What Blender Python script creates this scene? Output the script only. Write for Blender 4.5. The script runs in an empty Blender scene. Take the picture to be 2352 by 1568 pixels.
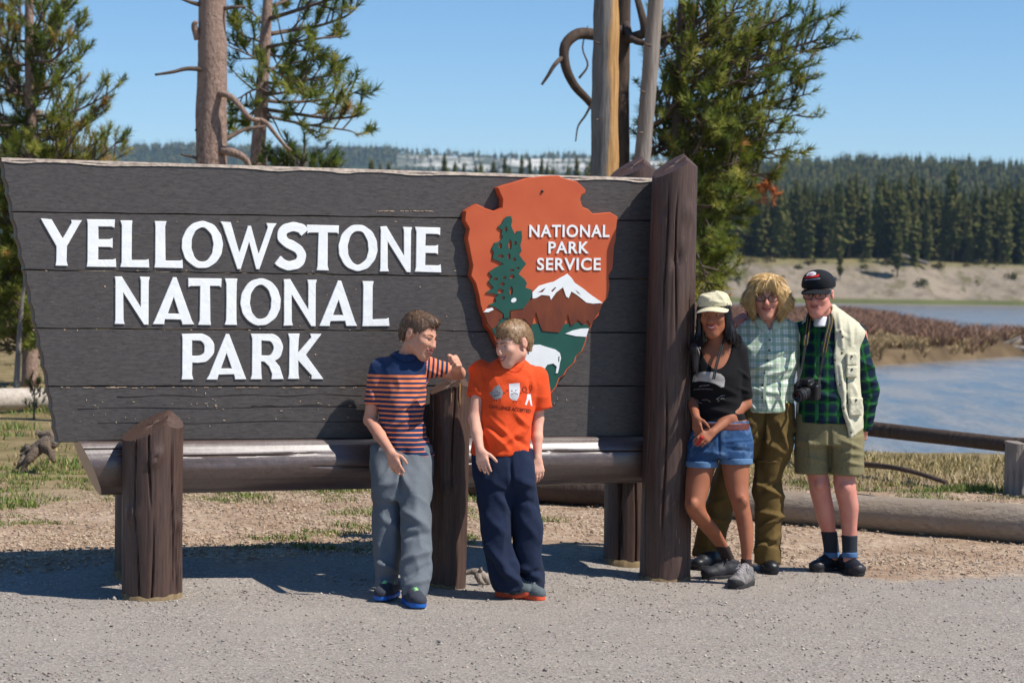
import bpy, math, random
import numpy as np
from mathutils import Vector, Matrix
from mathutils.geometry import tessellate_polygon
from mathutils.bvhtree import BVHTree

random.seed(7)
RNG = np.random.default_rng(11)
scene = bpy.context.scene
COL = scene.collection

# ------------------------------------------------------------ camera, sky, sun, exposure
FPX, CX, CY = 5297.0, 1176.0, 784.0            # focal length and centre, in units of the picture at 2352 wide
EYE = np.array([0.0, 0.0, 1.6])
PITCH = math.atan(129.0 / FPX)                 # camera looks down a little
ROLL = math.radians(0.67)
_F = np.array([0.0, math.cos(PITCH), -math.sin(PITCH)])
_U0 = np.array([0.0, math.sin(PITCH), math.cos(PITCH)])
_R0 = np.array([1.0, 0.0, 0.0])
_R = _R0 * math.cos(ROLL) + _U0 * math.sin(ROLL)
_U = _U0 * math.cos(ROLL) - _R0 * math.sin(ROLL)
cam_data = bpy.data.cameras.new('view_camera')
cam = bpy.data.objects.new('view_camera', cam_data)
COL.objects.link(cam)
cam_data.sensor_width = 36.0
cam_data.lens = 36.0 * FPX / 2352.0
cam_data.clip_start, cam_data.clip_end = 0.1, 20000.0
cam_data.dof.use_dof = True
cam_data.dof.focus_distance = 11.8
cam_data.dof.aperture_fstop = 5.0
m = Matrix(((_R[0], _U[0], -_F[0], EYE[0]), (_R[1], _U[1], -_F[1], EYE[1]), (_R[2], _U[2], -_F[2], EYE[2]), (0, 0, 0, 1)))
cam.matrix_world = m
scene.camera = cam

SUN_AZ, SUN_EL = math.radians(71), math.radians(52)    # from behind the camera round to the right; height
SUN_DIR = np.array([math.sin(SUN_AZ) * math.cos(SUN_EL), -math.cos(SUN_AZ) * math.cos(SUN_EL), math.sin(SUN_EL)])
world = bpy.data.worlds.new('World')
scene.world = world
world.use_nodes = True
wn = world.node_tree
wn.nodes.clear()
w_out = wn.nodes.new('ShaderNodeOutputWorld')
w_bg = wn.nodes.new('ShaderNodeBackground')
w_sky = wn.nodes.new('ShaderNodeTexSky')
w_sky.sky_type = 'NISHITA'
w_sky.sun_disc = False
w_sky.sun_elevation = SUN_EL
w_sky.sun_rotation = math.atan2(SUN_DIR[0], SUN_DIR[1])
w_sky.altitude = 2400
w_sky.air_density, w_sky.dust_density, w_sky.ozone_density = 1.0, 0.1, 2.5
w_bg.inputs['Strength'].default_value = 0.112
w_hs = wn.nodes.new('ShaderNodeHueSaturation')
w_hs.inputs['Saturation'].default_value = 1.22
wn.links.new(w_sky.outputs[0], w_hs.inputs['Color'])
wn.links.new(w_hs.outputs[0], w_bg.inputs['Color'])
wn.links.new(w_bg.outputs[0], w_out.inputs['Surface'])
sun_data = bpy.data.lights.new('sun', 'SUN')
sun_data.energy = 5.0
sun_data.angle = math.radians(0.53)
sun_data.color = (1.0, 0.95, 0.88)
sun = bpy.data.objects.new('sun', sun_data)
COL.objects.link(sun)
sun.rotation_euler = Vector(tuple(-SUN_DIR)).to_track_quat('-Z', 'Y').to_euler()
scene.view_settings.view_transform = 'Standard'
scene.view_settings.look = 'None'
scene.view_settings.exposure = 0.28
scene.view_settings.gamma = 1.0
scene.view_settings.use_curve_mapping = False
scene.render.engine = 'CYCLES'
scene.cycles.use_denoising = True
scene.cycles.max_bounces = 6
scene.cycles.diffuse_bounces = 2
scene.cycles.glossy_bounces = 2
scene.cycles.transparent_max_bounces = 6
scene.cycles.volume_bounces = 0

# ------------------------------------------------------------ geometry helpers
def at(px, py, d):
    """world point at depth d (metres in front of the camera) seen at picture position px, py"""
    v = _F + _R * ((px - CX) / FPX) - _U * ((py - CY) / FPX)
    return EYE + v * (d / v[1])

A_SIGN = math.radians(21)
SU = np.array([math.cos(A_SIGN), math.sin(A_SIGN), 0.0])      # along the sign
SN = np.array([-math.sin(A_SIGN), math.cos(A_SIGN), 0.0])     # away from the viewer
S0 = np.array([-1.804, 11.61, 0.0])                           # centre of the left front post

def sp(px, py, t):
    """position (s along the sign, z) on the upright plane t metres behind the row of front posts"""
    v = _F + _R * ((px - CX) / FPX) - _U * ((py - CY) / FPX)
    k = (np.dot(S0 - EYE, SN) + t) / np.dot(v, SN)
    p = EYE + v * k
    return float(np.dot(p - S0, SU)), float(p[2])

def sw(s, t, z):
    p = S0 + SU * s + SN * t
    return np.array([p[0], p[1], z])

def _hash(ix, iy, iz, seed):
    h = (ix.astype(np.int64) * 374761393 + iy.astype(np.int64) * 668265263 + iz.astype(np.int64) * 2147483647 + seed * 1274126177) & 0xFFFFFFFF
    h = ((h ^ (h >> 13)) * 1274126177) & 0xFFFFFFFF
    h = ((h ^ (h >> 16)) * 2246822519) & 0xFFFFFFFF
    return ((h ^ (h >> 15)) & 0xFFFF) / 32767.5 - 1.0

def vnoise(P, scale=1.0, seed=0, octaves=1):
    P = np.atleast_2d(np.asarray(P, float)) * scale
    out = np.zeros(len(P)); amp = 1.0; tot = 0
    for o in range(octaves):
        Q = P * (2 ** o) + 17.3 * o
        i = np.floor(Q); f = Q - i; f = f * f * (3 - 2 * f); i = i.astype(np.int64)
        r = 0
        for dx in (0, 1):
            for dy in (0, 1):
                for dz in (0, 1):
                    w = (f[:, 0] if dx else 1 - f[:, 0]) * (f[:, 1] if dy else 1 - f[:, 1]) * (f[:, 2] if dz else 1 - f[:, 2])
                    r = r + w * _hash(i[:, 0] + dx, i[:, 1] + dy, i[:, 2] + dz, seed + o)
        out += amp * r; tot += amp; amp *= 0.5
    return out / tot

def sstep(a, b, x):
    t = np.clip((np.asarray(x, float) - a) / (b - a), 0, 1)
    return t * t * (3 - 2 * t)

def tag(o, label=None, category=None, group=None, kind=None):
    if label: o['label'] = label
    if category: o['category'] = category
    if group: o['group'] = group
    if kind: o['kind'] = kind
    return o

def thing(name, loc, label, category, group=None):
    o = bpy.data.objects.new(name, None)
    COL.objects.link(o)
    o.location = tuple(float(v) for v in loc)
    o.empty_display_size = 0.1
    return tag(o, label, category, group)

def world_loc(o):
    p = np.zeros(3)
    while o is not None:
        p += np.array(o.location); o = o.parent
    return p

def make_mesh(name, V, F, smooth=True, attrs=None):
    me = bpy.data.meshes.new(name)
    V = np.asarray(V, np.float32)
    if isinstance(F, np.ndarray) and F.ndim == 2:
        n, k = F.shape
        me.vertices.add(len(V)); me.vertices.foreach_set('co', V.ravel())
        me.loops.add(n * k); me.loops.foreach_set('vertex_index', F.astype(np.int32).ravel())
        me.polygons.add(n)
        me.polygons.foreach_set('loop_start', np.arange(0, n * k, k, dtype=np.int32))
        me.polygons.foreach_set('loop_total', np.full(n, k, np.int32))
        me.update(calc_edges=True)
    else:
        me.from_pydata([tuple(map(float, v)) for v in V], [], [tuple(map(int, f)) for f in F])
        me.update()
    if attrs:
        for k, v in attrs.items():
            v = np.asarray(v, np.float32)
            if v.ndim == 1:
                a = me.attributes.new(k, 'FLOAT', 'POINT'); a.data.foreach_set('value', v)
            else:
                a = me.attributes.new(k, 'FLOAT_COLOR', 'POINT')
                a.data.foreach_set('color', np.hstack([v, np.ones((len(v), 1), np.float32)]).astype(np.float32).ravel())
    if smooth is True:
        me.polygons.foreach_set('use_smooth', np.ones(len(me.polygons), bool))
    elif smooth:
        me.polygons.foreach_set('use_smooth', np.ones(len(me.polygons), bool))
        me.set_sharp_from_angle(angle=smooth)
    return me

def obj(name, V, F, mat, parent=None, smooth=True, attrs=None, base=None):
    """one mesh object from world-space vertices; base = where its origin sits when it has no parent"""
    V = np.asarray(V, float)
    o_loc = world_loc(parent) if parent is not None else (np.array(base, float) if base is not None else np.zeros(3))
    me = make_mesh(name, V - o_loc, F, smooth, attrs)
    if mat is not None:
        me.materials.append(mat)
    o = bpy.data.objects.new(name, me)
    COL.objects.link(o)
    if parent is not None: o.parent = parent
    else: o.location = tuple(o_loc)
    return o

class MB:
    """collects shapes into one mesh"""
    def __init__(s): s.V = []; s.F = []; s.n = 0
    def add(s, V, F):
        V = np.asarray(V, float)
        s.V.append(V); s.F.extend([tuple(i + s.n for i in f) for f in F]); s.n += len(V)
        return s
    def box(s, c, size, R=None):
        x, y, z = np.array(size) / 2.0
        V = np.array([(-x, -y, -z), (x, -y, -z), (x, y, -z), (-x, y, -z), (-x, -y, z), (x, -y, z), (x, y, z), (-x, y, z)])
        if R is not None: V = V @ np.asarray(R).T
        return s.add(V + np.asarray(c), [(0, 3, 2, 1), (4, 5, 6, 7), (0, 1, 5, 4), (1, 2, 6, 5), (2, 3, 7, 6), (3, 0, 4, 7)])
    def tube(s, pts, r, n=8, caps=True):
        V, F = tube(pts, r, n, caps); return s.add(V, F)
    def ell(s, c, r, R=None, n=12, m=8):
        V = [(0, 0, -1.0)]
        for j in range(1, m):
            a = -math.pi / 2 + math.pi * j / m
            for i in range(n):
                b = 2 * math.pi * i / n
                V.append((math.cos(a) * math.cos(b), math.cos(a) * math.sin(b), math.sin(a)))
        V.append((0, 0, 1.0))
        V = np.array(V) * np.asarray(r)
        if R is not None: V = V @ np.asarray(R).T
        F = [(0, 1 + (i + 1) % n, 1 + i) for i in range(n)]
        for j in range(m - 2):
            for i in range(n):
                a = 1 + j * n + i; b = 1 + j * n + (i + 1) % n
                F.append((a, b, b + n, a + n))
        last = len(V) - 1; o = 1 + (m - 2) * n
        F += [(last, o + i, o + (i + 1) % n) for i in range(n)]
        return s.add(V + np.asarray(c), F)
    def build(s, name, mat, parent=None, smooth=True, base=None):
        return obj(name, np.vstack(s.V), s.F, mat, parent, smooth, base=base)

def frame_for(d):
    d = d / (np.linalg.norm(d) + 1e-9)
    a = np.array([0, 0, 1.0]) if abs(d[2]) < 0.9 else np.array([1.0, 0, 0])
    x = np.cross(a, d); x /= np.linalg.norm(x)
    return x, np.cross(d, x)

def tube(pts, r, n=8, caps=True):
    pts = np.asarray(pts, float); k = len(pts)
    r = np.full(k, float(r)) if np.isscalar(r) else np.asarray(r, float)
    V = []; F = []
    x = None
    for i in range(k):
        d = pts[min(i + 1, k - 1)] - pts[max(i - 1, 0)]
        d = d / (np.linalg.norm(d) + 1e-9)
        if x is None: x, y = frame_for(d)
        else:
            x = x - d * np.dot(x, d); x /= np.linalg.norm(x) + 1e-9; y = np.cross(d, x)
        for j in range(n):
            a = 2 * math.pi * j / n
            V.append(pts[i] + r[i] * (math.cos(a) * x + math.sin(a) * y))
    for i in range(k - 1):
        for j in range(n):
            F.append((i * n + j, i * n + (j + 1) % n, (i + 1) * n + (j + 1) % n, (i + 1) * n + j))
    if caps:
        F.append(tuple(range(n - 1, -1, -1))); F.append(tuple((k - 1) * n + j for j in range(n)))
    return np.array(V), F

def spline(pts, n=8):
    """Catmull-Rom through the points"""
    P = np.asarray(pts, float)
    P = np.vstack([2 * P[0] - P[1], P, 2 * P[-1] - P[-2]])
    out = []
    for i in range(1, len(P) - 2):
        for k in range(n):
            t = k / n
            out.append(0.5 * (2 * P[i] + (P[i + 1] - P[i - 1]) * t + (2 * P[i - 1] - 5 * P[i] + 4 * P[i + 1] - P[i + 2]) * t * t + (3 * P[i] - P[i - 1] - 3 * P[i + 1] + P[i + 2]) * t ** 3))
    out.append(P[-2])
    return np.array(out)

def slab(loops, place, depth, bevel=0.0, back=0.0):
    """flat shape with thickness: loops = outer outline then holes, 2-D; place(u, v, w) gives the world point; w grows towards the viewer"""
    def area(l): return sum(l[i][0] * l[(i + 1) % len(l)][1] - l[(i + 1) % len(l)][0] * l[i][1] for i in range(len(l))) / 2
    ls = []
    for i, l in enumerate(loops):
        l = [tuple(map(float, p)) for p in l]
        if (area(l) > 0) != (i == 0): l = l[::-1]
        ls.append(np.array(l))
    ins = []
    for l in ls:
        if bevel > 0:
            pv = np.roll(l, 1, 0); nx = np.roll(l, -1, 0)
            e1 = l - pv; e2 = nx - l
            n1 = np.stack([-e1[:, 1], e1[:, 0]], 1); n1 /= np.linalg.norm(n1, axis=1)[:, None] + 1e-12
            n2 = np.stack([-e2[:, 1], e2[:, 0]], 1); n2 /= np.linalg.norm(n2, axis=1)[:, None] + 1e-12
            nn = n1 + n2; q = (nn * nn).sum(1)
            nn = nn * (2 / np.maximum(q, 1.2))[:, None] * 0.5 * 1.0
            ins.append(l + nn * bevel * 1.0)
        else: ins.append(l)
    tris = tessellate_polygon([[Vector((p[0], p[1], 0)) for p in l] for l in ins])
    flat = np.vstack(ins); outer = np.vstack(ls); n = len(flat)
    V = [place(p[0], p[1], depth) for p in flat] + [place(p[0], p[1], depth - bevel) for p in outer] + [place(p[0], p[1], back) for p in outer]
    F = []
    for t in tris:
        a, b, c = flat[t[0]], flat[t[1]], flat[t[2]]
        cr = (b[0] - a[0]) * (c[1] - a[1]) - (b[1] - a[1]) * (c[0] - a[0])
        if abs(cr) < 1e-14: continue
        F.append(tuple(t) if cr > 0 else (t[0], t[2], t[1]))
    o = 0
    for l in ls:
        k = len(l)
        for i in range(k):
            a, b = o + i, o + (i + 1) % k
            F.append((a + n, b + n, b, a)); F.append((a + 2 * n, b + 2 * n, b + n, a + n))
        o += k
    return np.array(V), F

# ------------------------------------------------------------ materials
def S(r, g, b):
    f = lambda c: (c / 255 / 12.92) if c / 255 <= 0.04045 else ((c / 255 + 0.055) / 1.055) ** 2.4
    return (f(r), f(g), f(b), 1.0)

class NT:
    def __init__(s, name):
        s.m = bpy.data.materials.new(name); s.m.use_nodes = True
        s.t = s.m.node_tree; s.t.nodes.clear()
        s.out = s.t.nodes.new('ShaderNodeOutputMaterial')
        s.b = s.t.nodes.new('ShaderNodeBsdfPrincipled')
        s.t.links.new(s.b.outputs[0], s.out.inputs[0])
        s.tc = s.t.nodes.new('ShaderNodeTexCoord')
    def n(s, ty, **kw):
        x = s.t.nodes.new(ty)
        for k, v in kw.items():
            if k.startswith('i_'):
                x.inputs[k[2:].replace('_', ' ')].default_value = v
            else: setattr(x, k, v)
        return x
    def l(s, a, b): s.t.links.new(a, b)
    def coord(s, stretch=(1, 1, 1), which='Object'):
        mp = s.n('ShaderNodeMapping'); mp.inputs['Scale'].default_value = stretch
        s.l(s.tc.outputs[which], mp.inputs[0]); return mp.outputs[0]
    def noise(s, vec, scale, detail=4, rough=0.55, dist=0.0):
        x = s.n('ShaderNodeTexNoise'); x.inputs['Scale'].default_value = scale; x.inputs['Detail'].default_value = detail
        x.inputs['Roughness'].default_value = rough; x.inputs['Distortion'].default_value = dist
        s.l(vec, x.inputs['Vector']); return x.outputs['Fac']
    def vor(s, vec, scale, feature='F1', out='Distance'):
        x = s.n('ShaderNodeTexVoronoi'); x.feature = feature; x.inputs['Scale'].default_value = scale
        s.l(vec, x.inputs['Vector']); return x.outputs[out]
    def ramp(s, fac, stops):
        r = s.n('ShaderNodeValToRGB'); e = r.color_ramp.elements
        while len(e) > len(stops): e.remove(e[-1])
        while len(e) < len(stops): e.new(0.5)
        for i, (p, c) in enumerate(stops):
            e[i].position = p; e[i].color = c if len(c) == 4 else (*c, 1)
        s.l(fac, r.inputs[0]); return r.outputs[0]
    def mix(s, fac, a, b, mode='MIX'):
        x = s.n('ShaderNodeMix'); x.data_type = 'RGBA'; x.blend_type = mode
        for i, v in ((0, fac), (6, a), (7, b)):
            if hasattr(v, 'is_linked') or isinstance(v, bpy.types.NodeSocket): s.l(v, x.inputs[i])
            else: x.inputs[i].default_value = v
        return x.outputs[2]
    def math(s, op, a, b=0.0, c=0.0):
        x = s.n('ShaderNodeMath'); x.operation = op
        for i, v in enumerate((a, b, c)):
            if isinstance(v, bpy.types.NodeSocket): s.l(v, x.inputs[i])
            else: x.inputs[i].default_value = v
        return x.outputs[0]
    def attr(s, name, out='Fac'):
        x = s.n('ShaderNodeAttribute'); x.attribute_name = name; return x.outputs[out]
    def bump(s, h, strength=0.3, dist=0.01, prev=None):
        x = s.n('ShaderNodeBump'); x.inputs['Strength'].default_value = strength; x.inputs['Distance'].default_value = dist
        s.l(h, x.inputs['Height'])
        if prev is not None: s.l(prev, x.inputs['Normal'])
        s.l(x.outputs[0], s.b.inputs['Normal']); return x.outputs[0]
    def color(s, c):
        if isinstance(c, bpy.types.NodeSocket): s.l(c, s.b.inputs['Base Color'])
        else: s.b.inputs['Base Color'].default_value = c
    def rough(s, r, spec=None):
        if isinstance(r, bpy.types.NodeSocket): s.l(r, s.b.inputs['Roughness'])
        else: s.b.inputs['Roughness'].default_value = r
        if spec is not None: s.b.inputs['Specular IOR Level'].default_value = spec
    def sss(s, w, scale=0.01):
        s.b.inputs['Subsurface Weight'].default_value = w; s.b.inputs['Subsurface Scale'].default_value = scale

def simple(name, c1, c2=None, scale=20, rough=0.7, spec=0.3, bump=0.0, bscale=60, stretch=(1, 1, 1), bdist=0.004):
    t = NT(name); v = t.coord(stretch)
    if c2 is None: c2 = tuple(x * 0.75 for x in c1[:3]) + (1,)
    f = t.noise(v, scale, 5)
    t.color(t.ramp(f, [(0.3, c1), (0.7, c2)])); t.rough(rough, spec)
    if bump: t.bump(t.noise(v, bscale, 4), bump, bdist)
    return t.m

# ================================================================ THE SETTING
def river_edge(x):                              # depth at which the near bank breaks off towards the water
    x = np.asarray(x, float)
    return 21.2 + np.where(x < 2.0, (2.0 - x) * 22.0, 0.0)

def gz(x, y):
    """height of the near ground"""
    x = np.asarray(x, float); y = np.asarray(y, float)
    t = (x - S0[0]) * SN[0] + (y - S0[1]) * SN[1]
    s = (x - S0[0]) * SU[0] + (y - S0[1]) * SU[1]
    P = np.stack([x.ravel(), y.ravel(), np.zeros(x.size)], 1)
    z = 0.10 * sstep(0.05, 0.95, t + 0.12 * np.sin(s * 2.3) + 0.05 * np.sin(s * 6.1 + 1)) * sstep(3.6, 2.6, s)
    z = z + 0.06 * sstep(0.3, 3.0, t) * sstep(2.6, 3.6, s) + 0.04 * sstep(2.0, 6.0, t)
    z = z + (0.012 * vnoise(P, 1.3, 3, 2) + 0.006 * vnoise(P, 6.0, 5, 2)).reshape(x.shape)
    z = z + 0.03 * np.exp(-((s - 1.25) / 0.25) ** 2 - ((t - 0.0) / 0.28) ** 2) + 0.02 * np.exp(-((s - 2.3) / 0.3) ** 2 - ((t - 0.1) / 0.3) ** 2)
    far = sstep(17, 24, y)
    z = z + far * 0.10 * vnoise(P, 0.35, 9, 2).reshape(x.shape)
    z = z + sstep(22, 60, y) * sstep(-3, -8, x) * 0.5
    e = river_edge(x)
    z = z - (z + 2.6) * sstep(0.0, 14.0, y - e)
    return z

def gz1(x, y): return float(gz(np.array([x]), np.array([y]))[0])

def ground_at(px, py):
    d = 12.0
    for _ in range(12):
        z = gz1(at(px, py, d)[0], d)
        q = at(px, py, 1.0) - EYE
        d2 = (z - EYE[2]) / q[2] if q[2] < -1e-4 else d
        d = 0.5 * d + 0.5 * d2
    p = at(px, py, d); p[2] = gz1(p[0], p[1])
    return p

def make_ground():
    xs = np.concatenate([-np.geomspace(3200, 6.4, 30), np.arange(-6, 6.01, 0.1), np.geomspace(6.4, 3200, 30)])
    ys = np.concatenate([np.linspace(-30, 6, 8), np.arange(6.6, 8.6, 0.3), np.arange(8.6, 19, 0.075), np.geomspace(19.1, 5600, 110)])
    X, Y = np.meshgrid(xs, ys)
    Z = gz(X, Y)
    V = np.stack([X.ravel(), Y.ravel(), Z.ravel()], 1)
    nx, ny = len(xs), len(ys)
    i = (np.arange(ny - 1)[:, None] * nx + np.arange(nx - 1)[None]).ravel()
    F = np.stack([i, i + 1, i + nx + 1, i + nx], 1)
    t = NT('ground_surface'); v = t.coord()
    # gravel in front, wood chips and dry earth behind the line of the sign, rough grass towards the river
    geo = t.n('ShaderNodeNewGeometry')
    def dot(ax, off):
        d = t.n('ShaderNodeVectorMath', operation='DOT_PRODUCT'); t.l(geo.outputs['Position'], d.inputs[0]); d.inputs[1].default_value = tuple(ax)
        return t.math('SUBTRACT', d.outputs['Value'], off)
    perp = dot(SN, float(np.dot(S0, SN))); along = dot(SU, float(np.dot(S0, SU)))
    wob = t.noise(v, 1.1, 5); wob2 = t.noise(v, 5, 3)
    # chips begin about 0.75 m behind the post row; on the right they come closer
    lim = t.math('ADD', t.math('MULTIPLY', t.math('SUBTRACT', wob, 0.5), 1.5), t.math('MULTIPLY', t.math('SUBTRACT', wob2, 0.5), 0.5))
    right = t.n('ShaderNodeMapRange', interpolation_type='SMOOTHSTEP'); t.l(along, right.inputs[0])
    right.inputs[1].default_value, right.inputs[2].default_value, right.inputs[3].default_value, right.inputs[4].default_value = 2.4, 5.0, 0.75, -0.55
    mk = t.n('ShaderNodeMapRange', interpolation_type='SMOOTHSTEP')
    t.l(t.math('SUBTRACT', t.math('ADD', perp, lim), right.outputs[0]), mk.inputs[0]); mk.inputs[1].default_value, mk.inputs[2].default_value = -0.15, 0.2
    chip_m = mk.outputs[0]
    gv = t.vor(v, 75, 'F1', 'Color'); gv2 = t.vor(v, 160, 'F1', 'Color')
    bw = t.n('ShaderNodeSeparateColor'); t.l(gv, bw.inputs[0]); bw2 = t.n('ShaderNodeSeparateColor'); t.l(gv2, bw2.inputs[0])
    g1 = t.ramp(bw.outputs[0], [(0.0, S(100, 94, 88)), (0.35, S(138, 131, 123)), (0.7, S(160, 152, 142)), (0.9, S(150, 126, 112)), (1.0, S(208, 198, 184))])
    g2 = t.ramp(bw2.outputs[1], [(0.0, S(112, 106, 99)), (0.5, S(147, 139, 130)), (1.0, S(175, 166, 155))])
    grav = t.mix(0.5, g1, g2)
    dust = t.noise(v, 2.2, 5)
    grav = t.mix(t.math('MULTIPLY', t.ramp(dust, [(0.42, (0, 0, 0)), (0.7, (1, 1, 1))]), 0.55), grav, S(156, 147, 136))
    c_v = t.coord((60, 130, 60)); cc = t.vor(c_v, 0.55, 'F1', 'Color'); cs = t.n('ShaderNodeSeparateColor'); t.l(cc, cs.inputs[0])
    chip = t.ramp(cs.outputs[0], [(0.0, S(126, 104, 86)), (0.3, S(160, 136, 114)), (0.6, S(180, 158, 134)), (0.85, S(196, 176, 152)), (1.0, S(120, 88, 66))])
    earth = t.ramp(t.noise(v, 9, 6), [(0.3, S(124, 100, 80)), (0.7, S(168, 142, 116))])
    chip = t.mix(t.ramp(t.noise(v, 1.6, 5), [(0.46, (0, 0, 0)), (0.66, (1, 1, 1))]), chip, earth)
    farm = t.n('ShaderNodeMapRange', interpolation_type='SMOOTHSTEP'); t.l(perp, farm.inputs[0]); farm.inputs[1].default_value, farm.inputs[2].default_value = 3.3, 5.5
    turf = t.ramp(t.noise(v, 3.5, 6), [(0.3, S(92, 84, 50)), (0.5, S(128, 112, 76)), (0.7, S(148, 128, 98))])
    back = t.mix(farm.outputs[0], chip, turf)
    t.color(t.mix(chip_m, grav, back)); t.rough(0.9, 0.2)
    b1 = t.bump(t.vor(v, 75), 0.55, 0.006)
    t.bump(t.noise(v, 40, 6, 0.7), 0.6, 0.012, b1)
    g = obj('ground', V, F, t.m); tag(g, kind='structure')
    return g
make_ground()

def ico(sub=0):
    p = (1 + 5 ** 0.5) / 2
    V = np.array([(-1, p, 0), (1, p, 0), (-1, -p, 0), (1, -p, 0), (0, -1, p), (0, 1, p), (0, -1, -p), (0, 1, -p), (p, 0, -1), (p, 0, 1), (-p, 0, -1), (-p, 0, 1)], float)
    V /= np.linalg.norm(V[0])
    F = np.array([(0, 11, 5), (0, 5, 1), (0, 1, 7), (0, 7, 10), (0, 10, 11), (1, 5, 9), (5, 11, 4), (11, 10, 2), (10, 7, 6), (7, 1, 8), (3, 9, 4), (3, 4, 2), (3, 2, 6), (3, 6, 8), (3, 8, 9), (4, 9, 5), (2, 4, 11), (6, 2, 10), (8, 6, 7), (9, 8, 1)])
    return V, F
OCT_V = np.array([(1, 0, 0), (-1, 0, 0), (0, 1, 0), (0, -1, 0), (0, 0, 1), (0, 0, -1)], float)
OCT_F = np.array([(0, 2, 4), (2, 1, 4), (1, 3, 4), (3, 0, 4), (2, 0, 5), (1, 2, 5), (3, 1, 5), (0, 3, 5)])
BOX_V = np.array([(-1, -1, -1), (1, -1, -1), (1, 1, -1), (-1, 1, -1), (-1, -1, 1), (1, -1, 1), (1, 1, 1), (-1, 1, 1)], float)
BOX_F = np.array([(0, 3, 2, 1), (4, 5, 6, 7), (0, 1, 5, 4), (1, 2, 6, 5), (2, 3, 7, 6), (3, 0, 4, 7)])

def scatter(name, base_v, base_f, pos, size, rng, mat, tilt=0.3, jitter=0.25, tone=None):
    """thousands of small pieces joined in one mesh; size (n,3)"""
    n = len(pos); k = len(base_v)
    V = base_v[None] * (1 + jitter * (rng.random((n, k, 1)) - 0.5) * 2)
    V = V * size[:, None, :]
    a = rng.random(n) * 6.283; tx = (rng.random(n) - 0.5) * 2 * tilt; ty = (rng.random(n) - 0.5) * 2 * tilt
    x, y, z = V[..., 0].copy(), V[..., 1].copy(), V[..., 2].copy()
    z2 = z + x * tx[:, None] + y * ty[:, None]
    ca, sa = np.cos(a)[:, None], np.sin(a)[:, None]
    V = np.stack([x * ca - y * sa, x * sa + y * ca, z2], -1) + pos[:, None, :]
    F = (base_f[None] + (np.arange(n) * k)[:, None, None]).reshape(-1, base_f.shape[1])
    tn = rng.random(n) if tone is None else tone
    o = obj(name, V.reshape(-1, 3), F, mat, smooth=False, attrs={'tone': np.repeat(tn, k)})
    return o

def tone_mat(name, stops, rough=0.85, spec=0.25):
    t = NT(name); t.color(t.ramp(t.attr('tone'), stops)); t.rough(rough, spec); return t.m

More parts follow.
